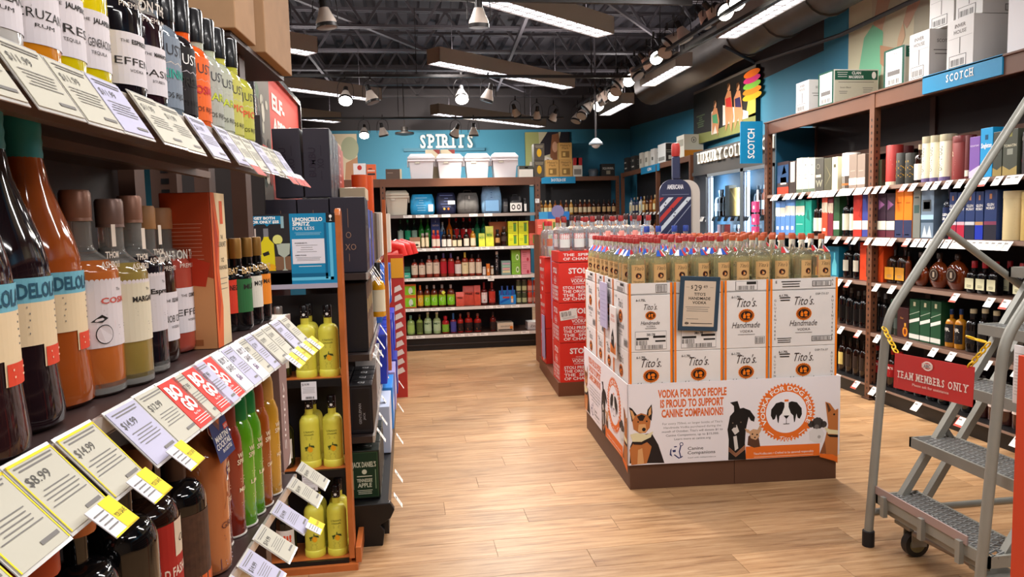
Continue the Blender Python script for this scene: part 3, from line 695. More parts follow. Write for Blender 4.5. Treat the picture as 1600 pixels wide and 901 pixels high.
for a in (706, 760): P('plum gift box with a mauve triangle', 'gift box', a, a+52, 436, mbox('33202f', both(band((-.5, .17, .5, .37, 'e5e1cd'), (-.5, .0, .5, .15, '5b2330')), poly([(-.35, .86), (.35, .74), (-.35, .62)], '8d5a86'))))
for a in (813, 866): P('gift box orange above and navy below', 'gift box', a, a+52, 407, mbox('e8790f', band((-.5, 0, .5, .36, '272f52'), (-.25, .7, .25, .72, 'a34d06'), (-.3, .05, .2, .07, 'b9bccb'))))
P('grey gift box with dark print', 'gift box', 922, 968, 405, mbox('757871', band((-.35, .5, .35, .66, '3e5753'), (-.3, .8, .3, .83, '3e4a4a'))))
P('silvery blue gift box with engraved lower half', 'gift box', 972, 1050, 393, mbox('6e8297', both(band((-.4, .52, .3, .74, '50565a'), (-.3, .56, .2, .7, 'b4ab8e'), (-.5, .36, .5, .45, '9fc1dd'), (-.5, .3, .5, .36, '34495c')), poly([(-.4, .02), (-.2, .25), (0, .05), (.2, .25), (.4, .02)], 'c0ccd4'))))
P('clear shouldered bottle with a navy label', 'bottle', 1082, 1140, 395, mbot(mat('1b2230', .07, coat=.6), mat('1a2340', .3), wlab(.12, .6, '22305c', lambda A, hw, z0, z1: [A.text('GLEN', 0, z0+.66*(z1-z0), .018, WHITE, bold=.03), A.text('MORAY', 0, z0+.5*(z1-z0), .018, WHITE, bold=.03), A.rect(-hw, z0, hw, z0+.3*(z1-z0), paper('dcdfe4'), nx=5)])))
for i, (a, c, t, col) in enumerate(((1142, 1188, 430, 'a11a36'), (1190, 1238, 430, 'b01c3c'), (1240, 1300, 427, '20263d'), (1302, 1352, 425, '1a32b0'), (1356, 1434, 415, '232231'))):
    P('navy gift box with '+('crimson', 'raspberry', 'slate', 'cobalt', 'black')[i]+' foot and white capitals', 'gift box', a, c, t, mbox('1d3468', band((-.5, 0, .5, .3, col), (-.5, .3, .5, .37, ('c4c6cf', 'd3a9b6', 'c4c6cf', 'b78a5c', '7f3a55')[i]), ('GLEN', .68, .055, 'f2f2f0'), ('MORAY', .61, .055, 'f2f2f0'), (-.1, .82, .1, .92, 'b07a55'))))
P('wide beige gift tube with faint writing', 'gift tube', 1436, 1548, 425, mtube('cdb98a', lambda A, r, h: A.lines(-r*.8, r*.8, h*.8, 10, h*.07, paper('a38f62'), h=.003), lid='d8c79c'))
P('golden gift tube at the cut edge', 'gift tube', 1552, 1650, 430, mtube('b99b56', None, lid='c9ae6c'))
s.label()
s = Shelf('X', 3.74, RZ[2], GR, 'tall rack middle shelf', c2); P = s.place
P('teal gift box with a bottle drawn on it', 'gift box', 398, 470, 97, mbox('136a86', lambda A, w, h: A.poly([(-w*.05, h*.05), (w*.35, h*.05), (w*.35, h*.4), (w*.2, h*.6), (w*.2, h*.8), (w*.1, h*.8), (w*.1, h*.6), (-w*.05, h*.4)], paper('5cb4c4'))))
for a in (474, 536): P('black bottle with a pale crest label', 'bottle', a, a+54, 68, mbot(BLACKGLASS, mat('20355c', .3), wlab(.2, .5, 'bdb9a8', fine, .7)))
P('orange gift box with a bottle in its window', 'gift box', 598, 690, 72, mbox('d9431a', lambda A, w, h: [A.rect(-w*.05, h*.1, w*.3, h*.85, paper('38312b')), A.rect(0, h*.3, w*.25, h*.6, paper('c9ad32'))]))
P('orange gift box with slanting darker bands', 'gift box', 694, 742, 72, mbox('e2501d', poly([(-.5, .5), (.5, .8), (.5, .95), (-.5, .65)], 'b83a12')))
for a in (745, 808): P('square bourbon bottle with a wide ochre label', 'bottle', a, a+60, 86, mbot(DARKGLASS, mat('30140c', .3), (.1, .42, .98, paper('d9952f'), fine), square=True, curve='round', sh=.55, ns=.72))
P('small amber bottle between the ochre labelled ones and the round flasks', 'bottle', 866, 892, 130, mbot(AMBER, BLACK))
def flask(w, h):
    r = w*.46; b = B(); cz = r*.95+.012; n = 20
    vs = []; 
    b.lathe([(.03, 0), (r*.55, .004), (r*.86, cz*.4), (r, cz), (r*.88, cz+r*.48), (r*.5, cz+r*.86), (.02, cz+r*1.0), (.017, h*.86)], AMBER, 24, sy=.5)
    o = b.make('flask_bottle'); B().lathe([(.021, h*.84), (.022, h*.98), (.018, h)], mat('3b2a22', .3, coat=.4), 14).make('stopper', o)
    A = Art(); A.ell(0, cz, r*.5, r*.5, paper('2a1c17'), 1).ell(0, cz, r*.42, r*.42, paper('8c7a68'), 2).ell(0, cz, r*.36, r*.36, paper('33231c'), 3).rect(-r*.1, cz-r*.2, r*.1, cz+r*.2, paper('b7a58f'), 4); A.front('medallion', o, -r*.5-.001)
    B().tube([(r*.9*math.cos(t), 0, cz+r*.9*math.sin(t)) for t in np.linspace(-.9, .9, 9)], .008, AMBER, 8).make('handle', o)
    return shift(o, w*.3)
for a, c, t in ((888, 985, 108), (980, 1100, 108), (1078, 1215, 115)): P('round amber flask bottle with a dark medallion', 'bottle', a, c, t, flask, zh=.255)
for i, a in enumerate((1234, 1300, 1368, 1452, 1528)): P('squat black bottle with red cap and cream label', 'bottle', a, a+58, (185, 187, 190, 185, 200)[i], mbot(BLACKGLASS, mat('a5202a', .35), (.12, .46, .98, paper('ddd8b2'), scribble(INK)), square=True, caph=.2, sh=.55, ns=.68, nr=.42), dep=.1 if i == 3 else 0)
s.label()
s = Shelf('X', 3.74, RZ[3], GR, 'tall rack fourth shelf', c2); P = s.place
stripes = lambda A, hw, z0, z1: [A.poly([(-hw, z0+k*(z1-z0)), (hw, z0+(k+.25)*(z1-z0)), (hw, z0+(k+.32)*(z1-z0)), (-hw, z0+(k+.07)*(z1-z0))], paper('a7a79c')) for k in (.1, .35, .6)]
for i, a in enumerate((452, 496, 540, 578)): P('black bottle with slanting pale stripes', 'bottle', a, a+42, (335, 350, 370, 365)[i], mbot(BLACKGLASS, mat('4c4a45', .3), (.15, .5, 1.2, mat('141414', .3), stripes)))
for i, a in enumerate((664, 706)): P('black bottle with a tilted grey neck', 'bottle', a, a+40, (372, 385)[i], mbot(BLACKGLASS, mat('6d7076', .3), (.15, .4, 1.2, mat('19191c', .3), stripes)))
for i, a in enumerate((748, 790)): P('clear bottle of dark spirit with silver print', 'bottle', a, a+40, (418, 422)[i], mbot(mat('3b4038', .08, coat=.5), mat('38604a', .3), wlab(.2, .5, '4c5550', stripes)))
P('maroon gift box with a glowing amber decanter picture', 'gift box', 826, 896, 470, mbox('3c1a1c', lambda A, w, h: [A.text('Fine', -w*.1, h*.62, h*.07, paper('c48a45'), shear=.3), A.ell(w*.22, h*.22, w*.22, h*.17, paper('e0891f')), A.ell(w*.22, h*.22, w*.12, h*.1, paper('7a3212'), 2), A.rect(w*.14, h*.35, w*.3, h*.5, paper('e0a03c'))]))
for i in range(3): P('dark green gift box with a white diagonal sash', 'gift box', 900+65*i, 963+65*i, 420+6*i, mbox('1c4a30', both(poly([(-.5, .4), (.5, .5), (.5, .58), (-.5, .48)], 'e9e9e2'), poly([(-.5, .6), (.5, .72), (.5, .735), (-.5, .615)], 'a9b8a5'), band((-.5, .04, .5, .15, 'dcdcd2'), (-.12, .84, .1, .94, 'c9c3a0')))))
for a in (1098, 1156): P('black labelled bottle of golden whisky', 'bottle', a, a+54, 480, mbot(liquid('b8791a'), mat('1e2f55', .3), (.14, .62, 1.15, paper('1d1b1e'), scribble(paper('d8d4c8'), 'ER', paper('e6e2d8')))))
for i, a in enumerate((1218, 1290, 1360, 1440, 1520)): P('black bottle with a cream ringed neck', 'bottle', a, a+66, (478, 476, 490, 500, 515)[i], mbot(BLACKGLASS, mat('cfc3a0', .4), (.2, .5, 1.1, mat('1c191b', .4), scribble(paper('a89e8a'))), caph=.09, nr=.42, foil=(.8, mat('17151a', .4))))
s.label()
s = Shelf('X', 3.74, RZ[4], GR, 'tall rack lowest shelf', c3); P = s.place
for i, (a, t) in enumerate(((128, 0), (183, 5), (240, 20), (292, 40))): P('brown bottle with a small cream label', 'bottle', a, a+50, t, mbot(DARKGLASS, mat('15120f', .3), (.2, .55, .8, paper('e3cf7e') if i == 0 else paper('3a2d26'), fine)), zh=.31)
for i, (a, t) in enumerate(((385, 0), (442, 10), (505, 10), (570, 20))): P('dark bottle with a red shield label and red cap', 'bottle', a, a+58, t, mbot(DARKGLASS, mat('9a1f1c', .3), (.28, .62, 1.15, paper('a81f22'), scribble(WHITE, "MAKER'S" if i < 1 else "KER'S", WHITE))), zh=.3)
for i in range(2): P('low black pack with faint grey print', 'bottle', 640+72*i, 705+72*i, 250, mbot(BLACKGLASS, BLACK, (.2, .6, 1.1, mat('201c1c', .4), stripes)), zh=.27)
for i in range(4): P('black bottle with a yellow label', 'bottle', 800+92*i, 880+92*i, 300, mbot(BLACKGLASS, BLACK, (.42, .68, 1.25, paper('e5c11f'), None)), zh=.3)
for i in range(6): P('squat bottle with a pink white label and red seal', 'bottle', 1190+95*i, 1282+95*i, 300, mbot(mat('3a1712', .08, coat=.6), BLACK, (.34, .75, 1.2, paper('e0cfc8'), lambda A, hw, z0, z1: A.ell(-hw*.5, z0+(z1-z0)*.3, .011, .013, paper('b0221c'), 2))), zh=.28)
s.label()
# ---------------------------------------------------------------- cartons on the rack's top
GT = 'whisky cartons on top of the tall rack'
def topbox(u0, u1, vt, face, d, w, desc, m, art=None, z=2.462, x=3.7, hh=None):
    # face 'x': the end that looks across the aisle spans u0..u1; the long side looks back at the shopper
    ya, yb = onX(u0, 120, x)[1], onX(u1, 120, x)[1]; h = hh or onX(u1, vt, x)[2]-z
    o = carton('whisky_carton', abs(ya-yb), d, h, m, art, (x, (ya+yb)/2, z), -PI/2, side=None); return tag(o, desc, 'carton', GT)
WC = mat('dad7d4', .6); 
def housebox(o, w, d, h):   # printed long side that faces the shopper
    A = Art(); A.text('SCOTCH', -d*.1, h*.72, h*.07, GREYINK, bold=.02).lines(-d*.4, d*.35, h*.55, 2, h*.08, GREYINK, h=.006).rect(-d*.02, h*.05, d*.42, h*.2, GREYINK, 1).rect(-d*.0, h*.07, d*.4, h*.18, WC, 2).bars(d*.02, h*.08, d*.38, h*.17, GREYINK, 3)
    A.flat('printed_side', o, (w/2+.0004, d/2, 0), (0, 1, 0), (0, 0, 1))
def endart(A, w, h):
    A.text('INVER', 0, h*.82, h*.08, GREYINK, bold=.01).text('HOUSE', 0, h*.7, h*.08, GREYINK, bold=.01).rect(-w*.45, h*.62, w*.45, h*.625, GREYINK).rect(-.004, h*.3, .004, h*.62, GREYINK).rect(-w*.4, h*.04, w*.25, h*.28, INK).rect(-w*.38, h*.05, w*.23, h*.27, WC, 2).bars(-w*.35, h*.07, w*.2, h*.2, INK, 3)
for (u0, u1, vt, desc, z, hh) in ((1244, 1264, 120, 'pale grey whisky carton standing alone at the blue wall end', 2.462, .28), (1420, 1451, 46, 'grey lidded whisky carton lettered SCOTCH beneath two smaller looking ones', 2.462, .33)):
    o = topbox(u0, u1, vt, 'x', .3, 0, desc, WC, endart, z, hh=hh); w = o.dimensions.y if False else abs(onX(u0, 120, 3.7)[1]-onX(u1, 120, 3.7)[1]); housebox(o, w, .3, hh)
o = carton('whisky_carton', .24, .19, .33, WC, None, (4.005, 4.98, 2.462), -PI/2); tag(o, 'grey whisky carton behind the lidded one, its SCOTCH lettering half hidden', 'carton', GT); housebox(o, .24, .19, .33)
for i, (y, x) in enumerate(((4.86, 3.78), (4.6, 3.78))):
    o = carton('whisky_carton', .24, .34, .3, WC, endart, (x, y, 2.795), -PI/2); tag(o, ('far', 'near')[i]+' grey carton of the pair stacked up against the mural', 'carton', GT); housebox(o, .24, .34, .3)
    if i: o2 = carton('whisky_carton', .24, .36, .33, WC, endart, (3.72, 4.6, 2.462), -PI/2); tag(o2, 'grey carton under the near one of the stacked pair', 'carton', GT)
GM = mat('c9c3ae', .6); GREENB = paper('1f5a44')
def mac(A, w, h):
    A.rect(-w/2, 0, w/2, h, paper('1c5140')).rect(-w*.4, h*.05, w*.4, h*.95, paper('e6e6e0'), 2); A.bars(-w*.3, h*.08, w*.3, h*.2, INK, 3).rect(-w*.3, h*.3, w*.3, h*.42, GREYINK, 3).text('CLAN', 0, h*.82, h*.06, INK, lay=3).lines(-w*.3, w*.3, h*.7, 4, h*.06, GREYINK, lay=3)
for i, (yc, x) in enumerate(((6.17, 3.7), (5.28, 3.72))):
    o = carton('whisky_carton', .24, .42, .29, mat('e2dfd4', .6), mac, (x, yc, 2.462), -PI/2)
    A = Art(); A.rect(-.2, .01, .2, .28, GM).rect(-.2, .2, .2, .28, GREENB, 2).text('CLAN', 0, .248, .024, WHITE, bold=.03, lay=3, slab=False).text('MACGREGOR', 0, .214, .024, WHITE, bold=.03, lay=3, w=.14).lines(-.18, -.08, .262, 3, .018, WHITE, lay=3, h=.004).ell(.165, .24, .02, .03, WHITE, 3)
    A.lines(-.17, .17, .18, 1, .02, INK, h=.004).text('Scotch Blend', -.1, .13, .014, INK).lines(-.16, -.08, .1, 2, .015, GREYINK, h=.005).lines(.06, .16, .13, 3, .018, GREYINK, h=.005)
    A.flat('printed_side', o, (.12+.0005, .21, 0), (0, 1, 0), (0, 0, 1)); tag(o, ('first', 'second')[i]+' carton with a dark green header from the beach picture', 'carton', GT)
o = carton('whisky_carton', .6, .4, .62, mat('e9e7ea', .5), lambda A, w, h: A.ell(-w*.2, h*.7, .05, .04, paper('9ec3e6')).ell(-w*.16, h*.62, .04, .05, paper('7fb0dd'), 2), (3.72, 3.9, 2.462), -PI/2); tag(o, 'tall white box at the cut edge above the scotch sign', 'carton', GT)
# sign panels on the rack
SB = mat('0f83b4', .35)
y0, y1 = onX(1442, 133, 3.672)[1], onX(1567, 96, 3.672)[1]
o = B().box(3.668, y1, 2.338, 3.679, y0, 2.462, SB).make('aisle_sign'); A = Art(); A.text('SCOTCH', 0, .04, .052, WHITE, bold=.02, slab=True, w=.24); A.flat('lettering', o, (3.667, (y0+y1)/2, 2.338), (0, -1, 0), (0, 0, 1), .0008); tag(o, 'wide blue sign reading SCOTCH on the rack beam', 'sign')
o = B().box(3.42, 7.255, 2.05, 3.66, 7.265, 2.475, SB).make('aisle_sign'); A = Art(); A.text('SCOTCH', .03, .05, .075, WHITE, w=.3, bold=.02, rot=PI/2, align='l'); A.flat('lettering', o, (3.54, 7.254, 2.05), (1, 0, 0), (0, 0, 1), .0008); tag(o, 'upright blue sign reading SCOTCH at the end of the rack', 'sign')
# ---------------------------------------------------------------- mural and beach picture
def skin(h='c98f6c'): return paper(h)
b = B(); A = Art()   # mural: length 5.2 m, height 2
A.rect(0, 0, 5.0, 2.0, MUR).rect(0, 0, .35, 2.0, paper('d9cfae'), 2).poly([(.9, .15), (1.5, .2), (1.8, 0), (5, 0), (5, .6), (1.9, .55)], paper('b9b294'), 2)
A.poly([(.42, .0), (.46, .35), (.55, .62), (.78, .74), (.9, .6), (.88, .3), (.8, 0)], paper('86c9a0'), 3)                       # green shirt
A.poly([(.72, .7), (.8, .95), (.86, 1.06), (1.0, 1.0), (1.02, .86), (.95, .74), (.88, .62)], paper('cfa68a'), 4).poly([(.8, .95), (.84, 1.12), (.98, 1.14), (.98, 1.02), (.86, 1.0)], paper('8a6f5c'), 5)
A.poly([(.85, .5), (1.15, .42), (1.2, .3), (1.1, .2), (.86, .34)], paper('c99a78'), 4).poly([(1.12, .3), (1.28, .5), (1.24, .62), (1.16, .5)], paper('d6b08f'), 5)
A.poly([(1.3, .55), (1.5, .72), (1.52, .95), (1.42, 1.0), (1.34, .8), (1.24, .62)], paper('c9a088'), 4).poly([(1.42, .8), (1.6, .85), (1.7, .3), (1.4, .3)], paper('b3ac98'), 3)
A.poly([(1.9, .6), (2.05, .95), (2.2, .9), (2.3, .55)], paper('8f887a'), 4).ell(2.05, .9, .08, .1, paper('c08468'), 5).ell(2.35, .9, .07, .1, paper('b97a5c'), 5).rect(2.18, .6, 2.24, 1.0, paper('d8d0b8'), 5)
A.poly([(2.6, .4), (2.7, 1.0), (2.95, 1.05), (3.1, .4)], paper('a58a7c'), 4).ell(2.85, 1.1, .11, .14, paper('c08468'), 5)
for k_ in range(3, len(A.it)):
    v_, f_, m_, l_ = A.it[k_]
    if l_ > 2: v_ = v_.copy(); v_[:, 0] = (v_[:, 0]-.42)*.78+.14; A.it[k_] = (v_, f_, m_, l_)
A.flat('mural_print', None, (4.196, 6.62, 2.48), (0, -1, 0), (0, 0, 1), .001)
mu = bpy.data.objects['mural_print']; mu.name = 'wall_mural'; tag(mu, 'pale wall mural of a man in green above the whisky cartons', 'mural')
xw = 4.39; pa, pb = onX(1084, 180, xw), onX(1181, 170, xw)
Lp = pa[1]-pb[1]; z0, z1 = onX(1181, 200, xw)[2], onX(1181, 100, xw)[2]
o = B().box(xw, pb[1], z0, xw+.06, pa[1], z1, BLACK).make('beach_picture'); Hh = z1-z0
A = Art(); A.rect(0, 0, Lp, Hh*.95, paper('201c18')).rect(0, Hh*.95, Lp, Hh, paper('6b645e')).poly([(0, 0), (Lp, 0), (Lp, .25*Hh), (.4*Lp, .16*Hh), (0, .2*Hh)], paper('7d8248'), 2).poly([(.86*Lp, .2*Hh), (Lp, .2*Hh), (Lp, .6*Hh), (.9*Lp, .5*Hh)], paper('c4b955'), 2)
for i in range(5): A.ell(.95*Lp, (.52+.09*i)*Hh, .13*Lp-.01*i, .06*Hh, paper(('e8b016', 'e98a1c', '7fc244', 'd2347c', 'e9721c')[i]), 3+i)
A.poly([(.33*Lp, .1*Hh), (.33*Lp, .5*Hh), (.4*Lp, .55*Hh), (.45*Lp, .1*Hh)], paper('e8e2d8'), 3).poly([(.52*Lp, .2*Hh), (.52*Lp, .55*Hh), (.62*Lp, .5*Hh), (.9*Lp, .3*Hh), (.9*Lp, .2*Hh)], paper('e8e2d8'), 3)
for cx, top, suit in ((.4, .66, '4f9a6a'), (.62, .86, 'c8322c'), (.76, .8, '2c2250')):
    A.poly([((cx-.05)*Lp, .08*Hh), ((cx-.06)*Lp, (top-.2)*Hh), ((cx-.02)*Lp, (top-.1)*Hh), ((cx+.03)*Lp, (top-.12)*Hh), ((cx+.07)*Lp, .3*Hh), ((cx+.04)*Lp, .05*Hh), (cx*Lp, .25*Hh)], skin('c98a5e'), 8).poly([((cx-.04)*Lp, (top-.36)*Hh), ((cx-.05)*Lp, (top-.22)*Hh), ((cx+.03)*Lp, (top-.22)*Hh), ((cx+.05)*Lp, (top-.4)*Hh)], paper(suit), 9).ell(cx*Lp, (top-.05)*Hh, .022*Lp, .06*Hh, skin('d39c73'), 9).poly([((cx-.03)*Lp, (top-.1)*Hh), ((cx-.02)*Lp, (top+.02)*Hh), ((cx+.02)*Lp, (top+.02)*Hh), ((cx+.01)*Lp, (top-.02)*Hh)], paper('5a3a22'), 10)
A.lines(.05*Lp, .22*Lp, .5*Hh, 6, .04*Hh, paper('4c5a3c'), h=.02, jag=.8)
A.flat('printed_picture', o, (xw-.001, pa[1], z0), (0, -1, 0), (0, 0, 1), .001); tag(o, 'big dark framed picture of sunbathing people beneath a rainbow parasol', 'picture')
# ---------------------------------------------------------------- luxury cooler
ya, yb = 10.25, 7.6; xc = 4.2-.08
L0 = empty('display_cooler', (xc, 8.9, 0), 0, 'glass fronted luxury bottle cooler with a lettered charcoal header', 'display cooler')
def lk(b, name, **k): b.v = [(x-xc, y-8.9, z) for x, y, z in b.v]; return b.make(name, L0, **k)
CH = mat('3c3836', .5); ALU = mat('8f8f92', .3, metal=.6)
lk(B().box(xc, yb, 2.14, xc+.3, ya, 2.44, CH).box(xc+.25, yb, 0, xc+.3, ya, 2.14, mat('3a5870', .5)).box(xc, yb, 0, xc+.3, yb+.03, 2.14, CH).box(xc, ya-.03, 0, xc+.3, ya, 2.14, CH).box(xc, yb, 0, xc+.3, ya, .3, CH), 'cabinet')
lk(B().box(xc-.02, yb, 2.1, xc+.02, ya, 2.15, CH), 'canopy_edge')
LED = mat('e6eeff', .4, emit=7.0); GLS = mat('dfeaf2', .02, trans=1.0, ior=1.02, spec=.3)
doors = [(1105, 1161), (1161, 1212)]
for u0, u1 in doors:
    d0, d1 = onX(u0, 300, xc)[1], onX(u1, 300, xc)[1]
    b = B()
    for (p, q) in (((xc, d0-.02, .3), (xc, d0-.02, 2.1)), ((xc, d1+.02, .3), (xc, d1+.02, 2.1)), ((xc, d1, 2.08), (xc, d0, 2.08)), ((xc, d1, .32), (xc, d0, .32))): b.bar(p, q, .04, .04, ALU)
    dr = lk(b, 'door'); b = B(); b.box(-.004, d1-8.9, .32, 0, d0-8.9, 2.08, GLS); b.make('glass_pane', dr)
    lk(B().box(xc+.03, d0-.09, .35, xc+.045, d0-.05, 2.05, LED), 'led_strip')
for z in (1.05, 1.52): lk(B().box(xc+.04, yb+.03, z-.012, xc+.25, ya-.03, z, mat('aab4bc', .2, trans=.3)), 'shelf')
A = Art(); A.text('LUXURY', -.62, .09, .14, SGN, w=.82, slab=True, bold=.02, lay=0).text('COLLECTION', .52, .09, .14, SGN, w=1.32, slab=True, bold=.02, lay=0)
letters3d('cooler_letters', A, (xc-.001, (ya+yb)/2+.02, 2.2-.03), (0, -1, 0), (0, 0, 1), .05, mat('b8b5aa', .5), 'raised white letters reading LUXURY COLLECTION above the glass doors', 'sign letters')
cc = lambda x, y: (1080+x/5.006, 220+y/5.006)
for zz, where, its in ((1.52, 'upper cooler shelf', [(165, 205, 300), (208, 232, 270), (236, 262, 285), (264, 296, 240), (300, 355, 275), (360, 392, 265), (475, 508, 230), (512, 532, 215), (536, 560, 215)]), (1.05, 'lower cooler shelf', [(160, 200, 545), (205, 232, 530), (236, 262, 530), (285, 320, 540), (325, 355, 545), (362, 392, 540), (470, 500, 600), (505, 530, 600)])):
    s = Shelf('X', xc+.08, zz, 'bottles inside the glass cooler', where, cc); P = s.place
    for i, (a, c, t) in enumerate(its):
        if zz > 1.3 and i in (4, 5): P('tall gilt gift box', 'gift box', a, c, t, mbox('8a6f3c', poly([(-.4, .9), (.4, .5), (.4, .6), (-.4, 1)], 'c9ad6a'), d=.1), zh=.36)
        elif zz > 1.3 and i == 3: P('pale gift box with silver flap', 'gift box', a, c, t, mbox('b9b2a4', None, d=.1), zh=.4)
        elif zz < 1.3 and i in (1, 2): P('slim coral red pack', 'gift box', a, c, t, mbox('c2453a', band((-.4, .3, .4, .5, '30303a')), d=.08), zh=.36)
        else: P(('slender bottle with a pale label', 'dark bottle with a silver cap')[i % 2], 'bottle', a, c, t, mbot(liquid(('6d7f88', '3b2a26', '7d4a3a')[i % 3]), mat('8a929b', .3), wlab(.2, .5, 'dfe3e6')), zh=.36)
    s.label()
    for i in range(12): y = 10.0-.2*i; price_tag(L0, (.035, y-8.9, zz-.0), PI, .11, .07, .4, 'r' if i in (5,) else 'w')
for yy in (9.75, 9.0, 8.2):
    l = bpy.data.lights.new('cooler_led', 'AREA'); l.shape = 'RECTANGLE'; l.size = 1.6; l.size_y = .03; l.energy = 16; l.color = (.85, .93, 1)
    lo = bpy.data.objects.new('cooler_led', l); COL.objects.link(lo); lo.location = (xc+.05, yy, 1.25); lo.rotation_euler = Vector((.5, 0, 0)).to_track_quat('-Z', 'Y').to_euler(); lo.rotation_euler = (0, -PI/2, 0)
# pink hanging strip of packs on the rack end
o = empty('hanging_strip', (3.66, 7.3, 0), -PI/2, 'pink hanging strip of little packs on the end post of the rack', 'clip strip'); 
B().box(-.02, -.03, .95, .02, -.028, 1.78, WHITE).make('backing', o)
for i in range(6): z = 1.55-.13*i; b = B(); b.box(-.05+.0*i, -.07, z, .05, -.032, z+.11, paper('d9487f')); A = Art(); A.ell(0, z+.05, .02, .02, paper('f0dfe6')); A.into(b, lambda x, y, l: (x, -.0705-l, y)); b.make('pack', o)
# ================================================================ rolling ladder
GP = mat('8b8a82', .4, metal=.15, noise=.05, nscale=8)
GPD = mat('6e6d68', .45, metal=.2); RUB = mat('18171a', .6)
LD = empty('rolling_ladder', (2.06, 2.99, 0), 0, 'grey steel rolling ladder with mesh steps and a red staff sign', 'ladder')
def lm(b, name, **k): b.v = [(x-2.06, y-2.99, z) for x, y, z in b.v]; return b.make(name, LD, **k)
YA, YB = 2.99, 2.34
def bend(pts, r=.05, n=4):
    out = [Vector(pts[0])]
    for a, b_, c in zip(pts, pts[1:], pts[2:]):
        a, b_, c = Vector(a), Vector(b_), Vector(c); p = b_+(a-b_).normalized()*r; q = b_+(c-b_).normalized()*r
        for i in range(n+1): t = i/n; out.append(p*(1-t)**2+b_*2*t*(1-t)+q*t*t)
    out.append(Vector(pts[-1])); return out
for y in (YA, YB):
    lm(B().tube(bend([(2.03, y, .06), (2.1, y, 1.04), (2.82, y, 2.08), (3.25, y, 2.08), (3.28, y, 1.4)], .08), .019, GP, 14), 'handrail')
    lm(B().tube([(2.382, y, 1.42), (2.76, y, 1.16)], .016, GP, 12), 'rail_brace')
    lm(B().lathe([(.026, 0), (.026, .07), (.02, .072)], RUB, 14, 2.03, y), 'rubber_foot')
MESH = mat('9a9b9a', .35, metal=.3)
def step(x, z, front=False):
    b = B(); x1 = x+.2; t = .012; y0, y1 = YB-.02, YA-.02
    b.box(x, y0, z-.045, x+t, y1, z, GP).box(x1-t, y0, z-.045, x1, y1, z, GP).box(x, y0, z-.045, x1, y0+t, z, GP).box(x, y1-t, z-.045, x1, y1, z, GP)
    o = lm(b, 'step'); b = B(); n = 24; p = (y1-y0)/n
    for i in range(n+4):
        for sgn in (1, -1):
            ya = y0+(i-2)*p; yb_ = ya+sgn*.075*1.0
            if min(ya, yb_) < y0 or max(ya, yb_) > y1: continue
            b.bar((x+t-2.06, ya-2.99, z-.004), (x1-t-2.06, yb_-2.99, z-.004), .004, .008, MESH)
    for k in range(1, 5): b.bar((x+k*.04-2.06, y0-2.99, z-.007), (x+k*.04-2.06, y1-2.99, z-.007), .003, .005, MESH)
    q = b.make('mesh_tread', o)
for i in range(6): step(2.05+.157*i, .25+.25*i)
lm(B().box(2.045, 2.42, .25, 2.052, 2.97, .285, mat('a58f8a', .5, metal=.2)), 'kick_bar')
for y in (YA-.05, YB+.02):
    b = B(); b.bar((2.13, y, .2), (3.1, y, 1.72), .03, .03, GP); lm(b, 'stringer'); b = B(); b.bar((2.24, y, .17), (3.16, y, 1.62), .03, .03, GP); lm(b, 'stringer')
for k in range(3): lm(B().bar((2.35+.25*k, YA-.05, .55+.4*k), (2.42+.25*k, YA-.05, .45+.4*k), .02, .02, GPD), 'gusset')
lm(B().tube([(2.045, YA-.0, .155), (3.3, YA-.0, .155)], .016, GP, 10), 'base_rail'); lm(B().tube([(2.045, YB, .155), (3.3, YB, .155)], .016, GP, 10), 'base_rail')
lm(B().tube([(3.28, YA, .04), (3.28, YA, 1.5)], .018, GP, 12), 'rear_leg'); lm(B().tube([(3.28, YB, .04), (3.28, YB, 1.5)], .018, GP, 12), 'rear_leg')
lm(B().bar((2.08, YA-.05, .19), (2.08, YB+.02, .19), .03, .03, GP), 'crossbar'); lm(B().bar((3.28, YA, .3), (3.28, YB, .3), .025, .025, GP), 'crossbar')
lm(B().tube([(2.12, 2.80, .13), (2.17, 2.6, .115), (2.2, 2.38, .09)], .016, mat('8d857f', .35, metal=.5), 10), 'brake_bar')
for y in (2.86, 2.42):
    b = B(); b.box(2.1, y-.05, .135, 2.22, y+.05, .15, GP).box(2.13, y-.03, .05, 2.2, y-.024, .14, GP).box(2.13, y+.024, .05, 2.2, y+.03, .14, GP); c = lm(b, 'caster')
    b = B(); b.tube([(0, -.017, 0), (0, .017, 0)], .056, mat('2f2c29', .5), 24); w = b.make('caster_wheel', c); w.location = (2.165-2.06, y-2.99, .056)
    b = B(); b.tube([(2.165-2.06, y-2.99-.019, .056), (2.165-2.06, y-2.99+.019, .056)], .035, mat('8e8a68', .5), 18); b.make('wheel_hub', c)
for y in (2.9, 2.66, 2.45): lm(B().box(2.03, y-.012, .17, 2.05, y+.012, .26, GP), 'bracket')
